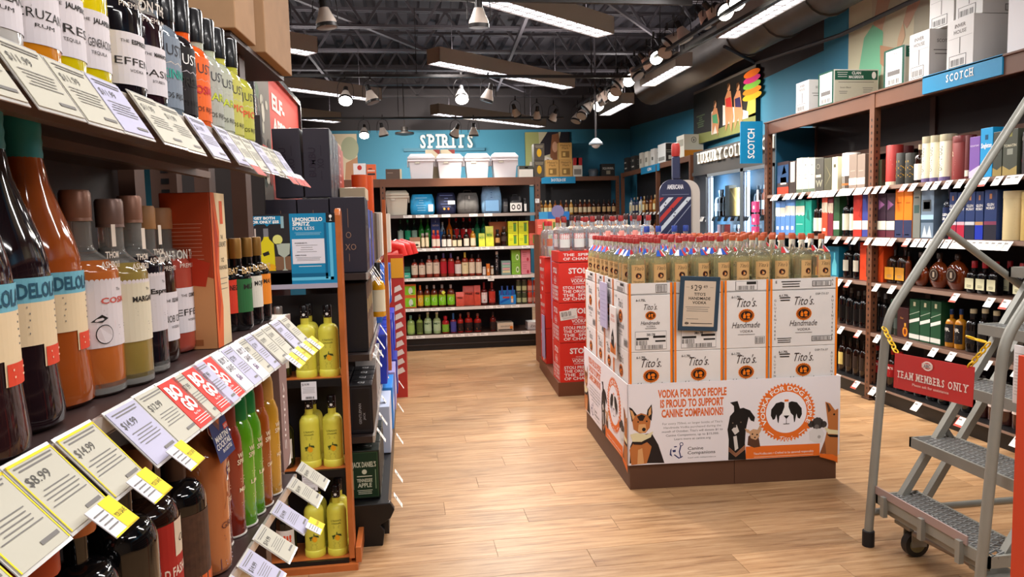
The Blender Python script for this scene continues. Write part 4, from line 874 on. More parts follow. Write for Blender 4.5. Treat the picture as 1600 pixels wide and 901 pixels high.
# sign and chain
SR = mat('bb2f2a', .4); o = B().add([(2.05, 2.822, .917), (2.05, 2.404, .937), (2.05, 2.409, .816), (2.05, 2.83, .787)], [(0, 1, 2, 3)], SR)
pa, pb, pc, pd = Vector((2.03, 2.83, .915)), Vector((2.04, 2.40, .935)), Vector((2.04, 2.405, .785)), Vector((2.03, 2.835, .765))
b = B(); n = Vector((-1, 0, 0))*.003; b.add([pa, pb, pc, pd, pa+n, pb+n, pc+n, pd+n], [(0, 1, 2, 3), (7, 6, 5, 4), (0, 4, 5, 1), (1, 5, 6, 2), (2, 6, 7, 3), (3, 7, 4, 0)], SR); so = b.make('hanging_sign')
ux = (pb-pa).normalized(); uy = (pa-pd).normalized(); W_ = (pb-pa).length; H_ = .15; cen = (pa+pb+pc+pd)/4-Vector((.004, 0, 0))
A = Art(); A.text('TEAM MEMBERS ONLY', 0, -.026, .03, paper('ecd9d0'), w=.385, slab=True, bold=.02).text('Please ask for assistance', 0, -.048, .011, paper('e2b7ac'), w=.2, bold=.02).ell(-.02, .045, .03, .019, paper('ecd9d0')).ell(-.02, .045, .022, .013, SR, 2).rect(-.05, .036, .01, .054, paper('d9c3ba'), 3).text('ABC', -.02, .038, .014, paper('7c6f72'), bold=.03, lay=4)
A.flat('printed_face', so, cen, ux, uy, .0006); tag(so, 'red sign reading TEAM MEMBERS ONLY hung across the ladder', 'sign')
YEL = mat('e0b41a', .4); ch = empty('plastic_chain', (2.03, 2.6, .95), 0, 'yellow plastic chain ends holding the red staff sign on the ladder', 'chain')
def links(p, q, n, sag=.0):
    p, q = Vector(p), Vector(q); d = (q-p); L = d.length/n
    for i in range(n):
        c = p+d*((i+.5)/n)-Vector((2.03, 2.6, .95)); dn = d.normalized(); s_ = Vector((0, 1, 0)) if i % 2 else Vector((1, 0, 0)); s_ = (s_-dn*s_.dot(dn)).normalized()
        pts = [c+dn*(L*.62*math.cos(t))+s_*(.009*math.sin(t)) for t in np.linspace(0, 2*PI, 11)[:-1]]
        B().tube(pts, .0032, YEL, 6, closed=True).make('chain_link', ch)
links((2.08, 2.985, 1.0), (2.035, 2.83, .915), 7); links((2.06, 2.36, 1.03), (2.04, 2.43, .93), 5); links((2.06, 2.38, 1.03), (2.045, 2.45, 1.04), 2)
b = B(); 
for k in range(7): b.box(2.25-.001*k, 2.36+.001*k, .78, 2.2502-.001*k+.0006, 2.45, 1.0+.0*k, paper('e2dfe0'))
sheets = b.box(2.243, 2.36, .78, 2.2436, 2.45, 1.0, paper('e8e6e6'))
A = Art(); A.lines(-.04, .04, .19, 14, .012, GREYINK, h=.0012, jag=.1); A.into(b, lambda x, y, l: (2.2425-l, 2.405-x, .78+y)); o = b.make('paper_tags'); tag(o, 'thin bundle of white price sheets hanging from a ring on the ladder', 'paper')
# red-orange display post at the cut edge
b = B(); b.box(1.505, 1.585, 0, 1.56, 1.63, 1.14, mat('c23c1c', .5)); tag(b.make('display_post'), 'red orange display post at the cut edge beside the ladder', 'display post')
# ================================================================ the orange and white vodka display
TX, TY, TA = 1.187, 3.884, math.radians(-3.0)
tx = Vector((math.cos(TA), math.sin(TA), 0)); ty = Vector((-math.sin(TA), math.cos(TA), 0)); TO = Vector((TX, TY, 0))
TW, TD = 1.20, 1.27
def TP(x, y, z): return TO+tx*x+ty*y+Vector((0, 0, z))
o = empty('vodka_plinth', TP(0, 0, 0), TA, 'brown low plinth beneath the orange and white vodka cases', 'plinth')
PB = mat('5a3b2a', .55, noise=.05, nscale=5)
B().box(0, 0, 0, TW/2-.001, .02, .143, PB).make('front_board', o, bevel=.002); B().box(TW/2+.001, 0, 0, TW, .02, .143, PB).make('front_board', o, bevel=.002)
B().box(0, .02, 0, .02, TD, .143, PB).make('side_board', o); B().box(TW-.02, .02, 0, TW, TD, .143, PB).make('side_board', o); B().box(.02, TD-.02, 0, TW-.02, TD, .143, PB).make('side_board', o)
B().box(.02, .02, .125, TW-.02, TD-.02, .141, PB).make('top_board', o)
o = B().box(.27, .4, 0, .82, 1.2, .94, CARD).make('inner_stack', None, TP(0, 0, .143), TA); tag(o, 'plain cardboard stack hidden in the middle of the vodka cases', 'cardboard stack')
TWHITE = mat('e3dedb', .55, noise=.03, nscale=9); TOR = paper('ef7d12'); SEPIA = paper('33231e')
S_TOP = [False]
def tito_face(A, w, h, row, kind):
    A.rect(-w/2, 0, -w/2+.012, h, TOR).rect(w/2-.012, 0, w/2, h, TOR)
    big = kind == 'wide'; S_ = min(w, .30)
    top = h*.86
    if row == 'tray':
        if big: A.lines(-w*.34, -w*.05, h*.7, 3, .014, INK, h=.005).rect(w*.12, h*.25, w*.4, h*.75, INK).rect(w*.13, h*.3, w*.39, h*.7, TWHITE, 2).bars(w*.14, h*.32, w*.38, h*.68, INK, 3).text('E', -w*.41, h*.6, .016, INK).text('A', w*.42, h*.65, .014, INK).text('S', w*.42, h*.3, .014, INK)
        elif kind == 'c': A.rect(-w*.25, h*.1, w*.25, h*.9, INK).rect(-w*.24, h*.12, w*.24, h*.88, TWHITE, 2).bars(-w*.2, h*.15, w*.2, h*.5, INK, 3).rect(0, h*.6, w*.22, h*.85, INK, 3)
        elif kind == 'a': A.rect(w*.12, h*.15, w*.38, h*.85, INK).rect(w*.13, h*.2, w*.37, h*.8, TWHITE, 2).bars(w*.14, h*.22, w*.36, h*.78, INK, 3)
        else: A.lines(-w*.3, w*.3, h*.6, 2, .014, GREYINK, h=.004)
        return
    A.text('6-1.75L', -w*.46+.03, h*.885, .013, INK, bold=.02, align='l') if not big else A.text('6-1.75L', -w*.3, h*.885, .013, INK, bold=.02)
    if big: A.lines(-w*.36, -w*.2, h*.855, 2, .014, INK, h=.006).text('DSP-TX-57', w*.27, h*.9, .012, INK)
    sm = kind in 'ab' and S_TOP[0]; k = .66 if sm else 1.0
    A.text("Tito's.", -.004, h*(.735 if sm else .73), .05*k, SEPIA, w=.122*k, shear=.3)
    ey = h*(.635 if sm else .575); ex, ez = .047*k, .038*k
    A.ell(0, ey, ex, ez, TOR, 2, n=44, spike=.08).ell(0, ey, ex*.86, ez*.84, paper('2a1712'), 3).ell(0, ey, ex*.78, ez*.75, TOR, 4).ell(0, ey, ex*.72, ez*.68, paper('2a1712'), 5)
    A.rect(-ex*.42, ey-ez*.4, -ex*.1, ey+ez*.15, TOR, 6).rect(-ex*.32, ey+ez*.15, -ex*.2, ey+ez*.4, TOR, 6).ell(ex*.22, ey+ez*.12, ex*.24, ez*.24, TOR, 6).rect(ex*.08, ey-ez*.45, ex*.42, ey-ez*.18, TOR, 6)
    A.text('Handmade', -.004, h*(.475 if sm else .36), .034*k, SEPIA, w=.158*k, shear=.25).text('VODKA', 0, h*(.43 if sm else .275), .015*k, SEPIA, w=.075*k).lines(-.05*k, .05*k, h*(.405 if sm else .235), 1, .01, GREYINK, h=.003)
    if sm:
        A.rect(-w*.36, h*.04, w*.36, h*.36, INK, 3).rect(-w*.355, h*.045, w*.355, h*.355, TWHITE, 4).text('38178', 0, h*.28, .014, INK, bold=.03, lay=5).rect(-w*.34, h*.21, -w*.05, h*.25, INK, 5).rect(.05*w, h*.24, w*.34, h*.28, INK, 5).rect(.1*w, h*.17, w*.34, h*.2, INK, 5).bars(-w*.34, h*.12, -w*.08, h*.2, INK, 5, 2).bars(-w*.24, h*.05, w*.28, h*.12, INK, 5, 3, 20)
    elif big:
        A.rect(w*.12, h*.08, w*.42, h*.17, INK, 2).rect(w*.13, h*.09, w*.41, h*.16, TWHITE, 3).bars(w*.14, h*.095, w*.4, h*.155, INK, 4, 5, 24).lines(-w*.4, -w*.18, h*.14, 3, .011, INK, h=.004)
        for i, c in enumerate('GLUTEN*FREE'): A.text(c, -w*.425, h*.80-i*.0215, .013, INK)
        for i, c in enumerate('AUSTIN*TEXAS'): A.text(c, w*.425, h*.84-i*.0215, .013, INK)
    else: A.rect(w*.2, h*.07, w*.42, h*.2, INK, 2).rect(w*.21, h*.075, w*.41, h*.195, TWHITE, 3).bars(w*.22, h*.08, w*.4, h*.185, INK, 4, 6)
TG = 'orange edged vodka cases in the display'
xs = [(0, .247, 'a'), (.251, .508, 'b'), (.512, .772, 'c'), (.776, 1.195, 'wide')]
xs = [(0, .249, 'a'), (.253, .535, 'b'), (.539, .795, 'c'), (.80, 1.197, 'wide')]
lv = [(.143, .458, 'lowest'), (.458, .775, 'middle'), (.775, 1.092, 'top')]
colw = ('first', 'second', 'third', 'wide fourth'); 
def tray_or_case(w, d, h, row, kind, loc, rz, label, side_kind=None):
    g = .0015
    if row == 'tray':
        b = B(); t = .004
        b.box(-w/2+g, g, 0, w/2-g, g+t, h, TWHITE).box(-w/2+g, d-t-g, 0, w/2-g, d-g, h, TWHITE).box(-w/2+g, g, 0, -w/2+g+t, d-g, h, TWHITE).box(w/2-g-t, g, 0, w/2-g, d-g, h, TWHITE).box(-w/2+g, g, 0, w/2-g, d-g, .006, TWHITE)
        o = b.make('case_tray', None, loc, rz)
    else: o = B().box(-w/2+g, g, 0, w/2-g, d-g, h-.002, TWHITE).make('vodka_case', None, loc, rz, bevel=.003)
    A = Art(); tito_face(A, w-.006, h, row, kind); A.front('printed_face', o, -.0002+g-.001, eps=.0003)
    if side_kind:
        A = Art(); tito_face(A, d-.006, h, row, side_kind); A.flat('printed_side', o, (-w/2-.0002+g-.001, d/2, 0), (0, -1, 0), (0, 0, 1), .0003)
    return tag(o, label, 'case' if row != 'tray' else 'case tray', TG)
for z0, z1, nm in lv+[(1.092, 1.155, 'tray')]:
    S_TOP[0] = nm == 'top'
    for i, (a, c, k) in enumerate(xs):
        d = .37
        row = 'tray' if nm == 'tray' else 'case'
        lab = f'{colw[i]} cut open tray from the left along the display front, full of bottles' if row == 'tray' else f'{colw[i]} white vodka case from the left in the {nm} front row'
        tray_or_case(c-a, d, z1-z0, row, k, TP((a+c)/2, 0, z0), TA, lab, 'c' if i == 0 else None)
    for j, (a, c) in enumerate(((.375, .62), (.625, .875), (.88, 1.255))):
        row = 'tray' if nm == 'tray' else 'case'
        lab = f'{("first","second","third")[j]} {"cut tray" if row=="tray" else "vodka case in the "+nm+" row"} behind the corner on the aisle side'
        tray_or_case(.25, c-a, z1-z0, row, 'c', TP(.125, a, z0), TA, lab, 'c')
    if nm == 'tray':
        k = 0
        for j, (a, c) in enumerate(((.375, .66), (.665, .95), (.955, 1.24))):
            for (p, q) in ((.255, .57), (.575, .885), (.89, 1.195)):
                tray_or_case(q-p, c-a, z1-z0, row, 'c', TP((p+q)/2, a, z0), TA, f'{ORD[k]} inner cut tray under the crowded vodka bottles, counted from the front', None); k += 1
# printed banner round the plinth
def dog_shep(A, f, s=1.0):
    T, D, L_ = paper('b9713c'), paper('2a211f'), paper('d9a36c')
    P = lambda pts, m, l: A.poly([f(x, y) for x, y in pts], m, l)
    P([(300, 700), (305, 600), (330, 540), (430, 520), (470, 590), (505, 697)], D, 2)
    P([(310, 710), (300, 620), (330, 570), (400, 570), (430, 600), (420, 640), (400, 700)], T, 3); P([(345, 705), (350, 620), (375, 610), (385, 700)], L_, 4)
    P([(300, 370), (318, 380), (345, 415), (340, 460), (315, 455)], D, 3); P([(305, 385), (320, 395), (335, 430), (320, 445)], L_, 4)
    P([(432, 352), (436, 400), (430, 450), (400, 425), (408, 385)], D, 3); P([(428, 366), (428, 410), (412, 425), (414, 392)], L_, 4)
    P([(335, 420), (370, 405), (405, 415), (425, 450), (420, 490), (395, 520), (360, 522), (325, 500), (318, 455)], T, 5)
    P([(345, 425), (372, 412), (395, 422), (380, 450), (360, 450)], D, 6); P([(355, 470), (395, 468), (402, 510), (380, 522), (350, 512)], L_, 6)
    A.ell(*f(352, 456), *_sz(5), D, 7); A.ell(*f(402, 452), *_sz(5), D, 7); A.ell(*f(385, 500), *_sz(11), D, 8)
    P([(305, 530), (340, 520), (400, 530), (440, 510), (425, 545), (370, 572), (318, 572)], paper('e2d6ac'), 8); P([(318, 572), (370, 574), (425, 548), (420, 565), (370, 590), (325, 588)], D, 8)
def _sz(p): return (p/1046, p/1035)
def banner_art(wm, hm):
    A = Art(); sx = wm/1.19
    def f(cx, cy): bot = 712-.053*(cx-305); return ((cx-305)/1046*sx, (bot-cy)/1035)
    A.rect(0, 0, wm, hm, paper('e9e4e8'))
    P = lambda pts, m, l=2: A.poly([f(x, y) for x, y in pts], m, l)
    OR = paper('e56f25'); D = paper('1d1917')
    P([(990, 600), (1440, 580), (1440, 652), (990, 674)], OR)
    tx_ = lambda t, cx, cy, h, m, w, **k: A.text(t, *f(cx, cy), h/1035, m, w=w/1046*sx, **k)
    O2 = paper('d96a2e')
    tx_('VODKA FOR DOG PEOPLE', 672, 305, 46, O2, 405, bold=.04); tx_('IS PROUD TO SUPPORT', 670, 363, 46, O2, 375, bold=.04); tx_('CANINE COMPANIONS!', 672, 420, 46, O2, 365, bold=.04)
    for i, t in enumerate(("For every 750mL or larger bottle of Tito's", 'Handmade Vodka purchased during the', "month of October, Tito's will donate $1 to", 'Canine Companions, up to $15,000.', 'Learn more at canine.org')): tx_(t, 672, 465+23*i, 13, D if i > 1 else GREYINK, (355, 340, 360, 315, 215)[i])
    tx_('Canine', 690, 618, 19, D, 92, bold=.01); tx_('Companions', 725, 642, 19, D, 165, bold=.01); tx_('Lead with independence', 728, 665, 8, D, 165)
    N = paper('2a2f63')
    for pts in ([(560, 600), (575, 597), (582, 602), (565, 606)], [(548, 610), (545, 640), (552, 660), (536, 650), (540, 620)], [(552, 622), (572, 618), (572, 632), (556, 634)], [(560, 650), (590, 672), (615, 660), (612, 655), (592, 665), (566, 646)], [(600, 590), (590, 630), (600, 668), (606, 666), (597, 630), (606, 594)]): P(pts, N, 3)
    A.ell(*f(606, 586), .011, .011, N, 3).ell(*f(606, 586), .007, .007, paper('e9e4e8'), 4)
    dog_shep(A, f)
    # black dog
    P([(885, 680), (888, 560), (880, 500), (895, 420), (930, 380), (975, 370), (1010, 410), (990, 500), (985, 580), (992, 676)], D, 3)
    P([(895, 340), (940, 330), (955, 375), (920, 400), (918, 360)], D, 3); P([(975, 370), (1015, 385), (1045, 425), (1040, 452), (1020, 445), (1005, 420)], D, 3)
    P([(905, 500), (935, 470), (950, 510), (925, 530)], paper('d8d2cc'), 4); P([(915, 540), (935, 535), (945, 610), (925, 625)], paper('d8d2cc'), 4); A.ell(*f(925, 480), *_sz(8), paper('3b3431'), 5)
    A.ell(*f(912, 460), *_sz(4), paper('7a6a5a'), 5).ell(*f(960, 455), *_sz(4), paper('7a6a5a'), 5)
    for i in range(3): P([(885, 600+10*i), (930, 640+8*i), (985, 590+10*i), (988, 594+10*i), (930, 645+8*i), (885, 604+10*i)], paper('b57c5c'), 6)
    # small tan dog
    T = paper('cda079'); P([(1000, 590), (1005, 540), (1030, 520), (1065, 530), (1078, 600), (1040, 606)], paper('5b3a2a'), 3); P([(1010, 510), (1035, 495), (1065, 500), (1072, 540), (1050, 560), (1020, 550)], T, 4)
    P([(983, 492), (1010, 500), (1015, 522), (995, 515)], T, 4); P([(1060, 500), (1078, 466), (1085, 500), (1070, 525)], T, 4); A.ell(*f(1030, 525), *_sz(5), D, 5).ell(*f(1058, 528), *_sz(5), D, 5).ell(*f(1045, 545), *_sz(5), D, 5)
    # seal
    c = f(1234, 395); R = 178/1046
    A.ell(*c, R*sx, R, OR, 3, n=100, spike=.09).ell(*c, .118*sx, .118, paper('eeeaf0'), 4, n=40).ell(*c, .11*sx, .11, paper('eeeaf0'), 5, n=40)
    A.text('VODKA FOR DOG PEOPLE', c[0], c[1], .026, WHITE, w=.52, bold=.02, arc=(.126, True), lay=5).text("Tito's", c[0], c[1]-.162, .026, WHITE, w=.09, shear=.3, lay=5)
    A.poly([(c[0]-.11, c[1]-.105), (c[0]-.075, c[1]-.13), (c[0]-.072, c[1]-.127), (c[0]-.107, c[1]-.102)], WHITE, 5).poly([(c[0]+.11, c[1]-.105), (c[0]+.075, c[1]-.13), (c[0]+.072, c[1]-.127), (c[0]+.107, c[1]-.102)], WHITE, 5)
    for s in (-1, 1):
        g = lambda x, y: (c[0]+s*x*sx, c[1]+y)
        A.poly([g(.01, .055), (g(.03, .062)), g(.06, .055), g(.088, .02), g(.09, -.015), g(.078, -.04), g(.066, -.035), g(.058, -.01), g(.05, -.055), g(.045, -.06), g(.04, -.02), g(.02, .0), g(.012, .03)], D, 6)
    A.poly([(c[0]-.012, c[1]+.06), (c[0]+.012, c[1]+.06), (c[0]+.012, c[1]+.03), (c[0]+.024, c[1]), (c[0]+.024, c[1]-.02), (c[0]-.024, c[1]-.02), (c[0]-.024, c[1]), (c[0]-.012, c[1]+.03)], WHITE, 7).rect(c[0]-.012, c[1]+.062, c[0]+.012, c[1]+.074, OR, 7)
    A.poly([(c[0]-.017, c[1]-.018), (c[0]+.017, c[1]-.018), (c[0], c[1]-.038)], D, 8).rect(c[0]-.0015, c[1]-.065, c[0]+.0015, c[1]-.036, D, 8).rect(c[0]-.018, c[1]-.068, c[0]+.018, c[1]-.064, D, 8)
    # poodle and second shepherd
    G_ = paper('3d3836'); A.ell(*f(1425, 460), *_sz(38), G_, 4, n=22, spike=.08); A.ell(*f(1385, 465), *_sz(20), G_, 4); A.ell(*f(1462, 465), *_sz(20), G_, 4); P([(1378, 560), (1372, 510), (1400, 490), (1450, 490), (1468, 520), (1450, 575), (1410, 575)], paper('dcd9d8'), 5); A.ell(*f(1420, 480), *_sz(14), paper('6d6764'), 5).ell(*f(1435, 540), *_sz(10), paper('a9a5a2'), 6)
    T = paper('b9713c')
    P([(1470, 330), (1500, 340), (1530, 380), (1550, 370), (1550, 700), (1470, 640), (1440, 640), (1470, 560), (1490, 470), (1480, 400)], T, 6); P([(1475, 335), (1490, 345), (1505, 380), (1490, 395)], paper('5a3a28'), 7); P([(1465, 480), (1500, 495), (1550, 500), (1550, 525), (1490, 522)], paper('e2d6ac'), 8); P([(1480, 525), (1550, 528), (1550, 542), (1500, 540)], D, 8); A.ell(*f(1525, 405), *_sz(6), D, 8); P([(1440, 640), (1470, 560), (1480, 640)], paper('8a5230'), 7); P([(1440, 640), (1520, 645), (1550, 660), (1550, 690), (1440, 660)], OR, 7)
    tx_('TitosVodka.com • Crafted to be savored responsibly', 1220, 640, 14, WHITE, 365, lay=3); A.lines(f(1040, 0)[0], f(1400, 0)[0], f(1220, 655)[1], 1, .01, paper('f3c9a8'), h=.003, lay=3, jag=0)
    return A
bn = B(); e = .012
bn.box(-e, -e, .143, TW+e, -e+.004, .6, paper('e9e4e8')).box(-e, -e, .143, -e+.004, TD, .6, paper('e9e4e8'))
bo = bn.make('display_banner', None, TP(0, 0, 0), TA); tag(bo, 'white wraparound banner with dogs and orange lettering round the vodka cases', 'banner')
banner_art(TW, .455).flat('printed_front', bo, (0, -e-.0003, .144), (1, 0, 0), (0, 0, 1), .0003)
banner_art(TD, .455).flat('printed_side', bo, (-e-.0003, TD, .144), (0, -1, 0), (0, 0, 1), .0003)
# price frame
o = B().box(-.112, -.008, -.15, .112, 0, .15, mat('2c4152', .4)).make('price_frame', None, TP(.388, -.02, 1.035), TA, bevel=.003); o.rotation_euler = (0, .06, TA)
A = Art(); A.rect(-.088, -.125, .088, .125, paper('cdbba6')).text('$', -.045, .082, .02, INK).text('29', -.012, .072, .033, INK).text('49', .03, .086, .018, INK).lines(-.08, -.06, .09, 1, .01, INK).lines(.055, .075, .09, 1, .01, INK)
A.text("TITO'S", 0, .045, .016, INK, bold=.02).text('HANDMADE', 0, .022, .016, INK, bold=.02).text('VODKA', 0, -.001, .016, INK, bold=.02).lines(-.078, .06, -.02, 3, .011, GREYINK, h=.003).lines(-.07, .0, -.085, 1, .01, GREYINK, h=.0025).ell(-.065, -.108, .012, .007, INK).lines(-.045, .08, -.11, 1, .01, INK, h=.004)
A.front('price_card', o, -.0083); tag(o, 'navy framed price card hung on the middle of the vodka cases', 'price sign')
for i, (y, z, col, w, h) in enumerate(((.30, .70, 'e6dfdc', .16, .30), (.56, .84, 'b9b2cf', .2, .28))):
    o = B().box(-.02, y-w/2, z, -.014, y+w/2, z+h, paper(col)).make('hanging_card', None, TP(0, 0, 0), TA); A = Art()
    if i == 0: A.poly([(-.05, .02), (-.04, .12), (0, .17), (.03, .12), (.04, .02)], INK).poly([(-.07, .02), (.07, .02), (.07, .1), (.03, .05), (-.07, .08)], paper('e2803a')).text('VODKA', 0, .235, .018, paper('d96a2e')).text('FOR DOG', 0, .21, .018, paper('d96a2e')).rect(-.03, .1, .0, .12, paper('9a8f88'), 2)
    else: A.lines(-.08, .08, h*.8, 8, .025, paper('a39cbc'), h=.003)
    A.flat('print', o, (-.0203, y, z), (0, -1, 0), (0, 0, 1)); tag(o, ('white card with a seated black dog hanging on the aisle side of the vodka cases', 'plain lilac card hanging further back on the aisle side of the vodka cases')[i], 'card')
# vodka bottles standing in the trays
CL = mat('f4f2e2', .03, trans=.9, spec=.6, ior=1.25); CL2 = mat('f8f3c4', .04, trans=.8, spec=.6, ior=1.33)
KRAFT = paper('d3a971')
def tito_label(A, hw, z0, z1):
    H = z1-z0; c = (z0+z1)/2
    A.text("Tito's", 0, z0+H*.72, H*.2, INK, w=hw*1.35, shear=.3).ell(0, z0+H*.44, hw*.42, H*.16, paper('7a2e1c'), 2).ell(0, z0+H*.44, hw*.36, H*.13, paper('251411'), 3).rect(-hw*.12, z0+H*.36, 0, z0+H*.5, paper('d97a3a'), 4).text('Handmade', 0, z0+H*.1, H*.11, INK, w=hw*1.5, shear=.3)
BG = 'clear vodka bottles crowded on the display'
def tito(cap):
    o = bottle('vodka_bottle', .051, .3, CL2, mat(cap, .5), caph=.085, capr=1.16, sh=.56, nr=.31, ns=.72, curve='round', label=(.16, .52, .78, KRAFT, tito_label), fill=.62, glass=CL, n=24)
    return o
tb = tito('b8512a')
neck = {}
def neck_tag(o, k):
    b = B(); m = (paper('e8e8f2'), paper('2858b8'), paper('c63033'))
    for i in range(3):
        a0 = -PI/2-.9+k*.4+i*.6; a1 = a0+.58; P = lambda a, r, z: (r*math.cos(a), r*math.sin(a), z)
        b.add([P(a0, .046, .2), P(a1, .046, .2), P(a1, .019, .232), P(a0, .019, .232)], [(0, 1, 2, 3)], m[(i+k) % 3])
    return b.make('neck_tag', o)
rn = random.Random(11); first = True; ncol, nrow = 10, 10
caps = {}
for c in ('b8512a', 'a82a26'):
    if c == 'b8512a': caps[c] = tb
    else: caps[c] = tito(c)
protos = [tb, caps['a82a26']]
tagged = []
for k in range(3): q = tito(('a82a26', 'a82a26', 'b8512a')[k]); neck_tag(q, k); tagged.append(q)
used = set()
for j in range(nrow):
    for i in range(ncol):
        if (i in (4,) and j in (3, 6)) or (j > 1 and i > 0 and rn.random() < .1): continue
        x = .065+i*.1185+rn.uniform(-.004, .004); y = .065+j*.124+rn.uniform(-.004, .004)
        tg = rn.random() < (.8 if i < 6 else .15); orange = i > 4
        src = tagged[rn.randrange(2) if not orange else 2] if tg else protos[0 if orange else 1]
        if (i == 9 and j == 0): src = tagged[2]
        loc = TP(x, y, 1.0985); rz = TA+rn.uniform(-.35, .35)+(-.8 if i == 0 and j > 0 else 0)
        lab = f'vodka bottle, {ORD[j]} row from the front, {ORD[i]} from the left, kraft label'
        if src.name in used: o = dup(src, loc, rz, lab, BG)
        else: used.add(src.name); o = src; o.location = loc; o.rotation_euler[2] = rz; o['label'] = lab
        tag(o, None, 'bottle', BG)
# ================================================================ the red vodka display behind
SX0, SY0 = 1.25, 6.15
RED = mat('d4291c', .5); REDP = paper('d4291c')
o = empty('vodka_plinth', (SX0, SY0, 0), 0, 'brown plinth beneath the red vodka cases', 'display base')
B().hexa([(0, 0, 0), (1.0, -.02, 0), (1.0, 1.3, 0), (.07, 1.3, 0)], [(0, 0, .12), (1.0, -.02, .12), (1.0, 1.3, .12), (.07, 1.3, .12)], mat('6a3f28', .5)).make('board', o)
def stoli(A, w, h):
    W = paper('efe6e2')
    A.text('STOLI', 0, h*.73, h*.14, W, w=w*.5, bold=.03).text('THE ORIGINAL', 0, h*.63, h*.03, W, w=w*.2).rect(-w*.2, h*.605, w*.2, h*.61, W).text('VODKA', 0, h*.5, h*.09, W, w=w*.38, bold=.02).lines(-w*.15, w*.15, h*.46, 1, .01, W, h=.004)
    for i, t in enumerate(('STOLI PREMIUM', 'THE ORIGINAL', 'THE  SPIRIT', 'OF CHANGE')): A.text(t, -w*.4, h*(.34-.095*i), h*.075, W, w=w*.8, bold=.02, align='l')
for k in range(3):
    z = .12+k*.345
    for i in range(3):
        o = carton('vodka_case', .345, .3, .34, RED, stoli if i < 2 else None, (SX0+.02+.1725+.347*i, SY0, z), 0, side=stoli if i == 0 else None); tag(o, f'{("lowest","middle","upper")[k]} red vodka case, {ORD[i]} from the left, in the display', 'case', 'red vodka cases')
sk = Art(); sk.rect(-.075, -.04, .075, .04, paper('e3dcd4')).bars(-.065, -.01, .03, .03, INK).lines(-.06, .06, -.02, 2, .01, GREYINK, h=.003)
tag(sk.flat('paper_label', None, (SX0+.1, SY0-.002, .12+.345+.24), (1, 0, .12), (-.12, 0, 1)), 'white barcode label stuck askew on the middle red vodka case', 'label')
b = B(); b.box(-.1725, 0, 0, .1725, .3, .09, RED); o = b.make('case_tray', None, (SX0+.1925, SY0, 1.157)); A = Art()
for i, t in enumerate(('THE  SPIRIT', 'OF CHANGE')): A.text(t, -.13, .05-.035*i, .024, paper('efe6e2'), w=.27, bold=.02, align='l')
A.front('printed_face', o, -.0003); tag(o, 'cut down red case top lettered in white under the bottles', 'case tray')
o = B().box(.3745-.0, 0, 0, 1.04, .3, .09, RED).make('case_tray', None, (SX0, SY0, 1.157)); tag(o, 'cut down red case top half hidden by the vodka display in front', 'case tray')
# side stacks facing the aisle
def smir(A, w, h):
    W = paper('e8d9d6'); A.text('SMIRNOFF', 0, h*.6, h*.1, W, w=w*.8, bold=.02).text('No. 21', 0, h*.4, h*.12, W, w=w*.5).text('VODKA', 0, h*.22, h*.09, W, w=w*.6, bold=.02).rect(-w*.4, h*.8, -w*.2, h*.92, W).ell(0, h*.1, w*.12, h*.06, W)
for k in range(3):
    for i, (y, w) in enumerate(((7.14, .26),)):
        o = carton('vodka_case', w, .3, .345, RED, smir, (1.31, y, .12+.348*k), -PI/2); tag(o, f'{("bottom","middle","uppermost")[k]} red case at the far end of the red display, facing the aisle', 'case', 'red vodka cases')
for k in range(4):
    o = carton('vodka_case', .3, .3, .26, TWHITE, lambda A, w, h: A.rect(-w*.3, h*.2, w*.3, h*.7, GREYINK).rect(-w*.28, h*.22, w*.28, h*.68, TWHITE, 2).bars(-w*.2, h*.3, w*.2, h*.5, INK, 3), (1.35, 6.72, .12+.262*k), -PI/2); tag(o, f'{ORD[k]} white case from the floor on the aisle side of the red display', 'case', 'white side cases')
o = B().box(1.292, 6.36, .62, 1.297, 6.6, 1.2, paper('a79fc4')).make('shelf_card'); tag(o, 'tall lilac card on the aisle side of the red display', 'card')
o = B().box(1.29, 6.98, .18, 1.296, 7.12, .6, paper('a79fc4')).make('shelf_card'); tag(o, 'low lilac card near the far foot of the red display', 'card')
o = B().box(-.08, 0, 0, .55, .8, 1.12, CARD).make('inner_stack', None, (1.6, 6.48, .12)); tag(o, 'plain cardboard stack inside the red vodka display', 'cardboard stack')
CLR = mat('e6eaec', .04, trans=.8, spec=.6, ior=1.3)
def sl(A, hw, z0, z1): A.rect(-hw, z0+(z1-z0)*.62, hw, z1, REDP, 2, nx=6).text('STOLI', 0, z0+(z1-z0)*.68, (z1-z0)*.24, WHITE, w=hw*1.4, bold=.03, lay=3)
sb = bottle('vodka_bottle', .05, .29, CLR, mat('8e2220', .4), caph=.15, capr=1.2, sh=.56, nr=.36, ns=.7, label=(.1, .5, 1.0, paper('dde0dc'), sl), n=18)
sb2 = bottle('vodka_bottle', .05, .3, CLR, mat('3a1c1a', .4), caph=.13, capr=1.2, sh=.56, nr=.36, ns=.7, label=(.1, .5, 1.0, paper('dde0dc'), sl), n=18)
sm = bottle('vodka_bottle', .055, .34, CLR, mat('b01f24', .4), caph=.12, capr=1.1, sh=.6, nr=.34, ns=.76, label=(.3, .5, .8, paper('b0664e'), None), n=18)
k = 0
for j in range(3):
    for i in range(7):
        src = (sb, sb2)[(i+j) % 2]; loc = (SX0+.09+i*.125+.02*(j % 2), SY0+.07+j*.13, 1.25)
        lab = f'clear vodka bottle on the red display, {ORD[j]} row, {ORD[i]} from the left'
        if k < 2 and (i+j) % 2 == k: o = src; o.location = loc; o['label'] = lab; k += 1
        else: o = dup(src, loc, 0, lab)
        tag(o, None, 'bottle', 'clear bottles on the red display')
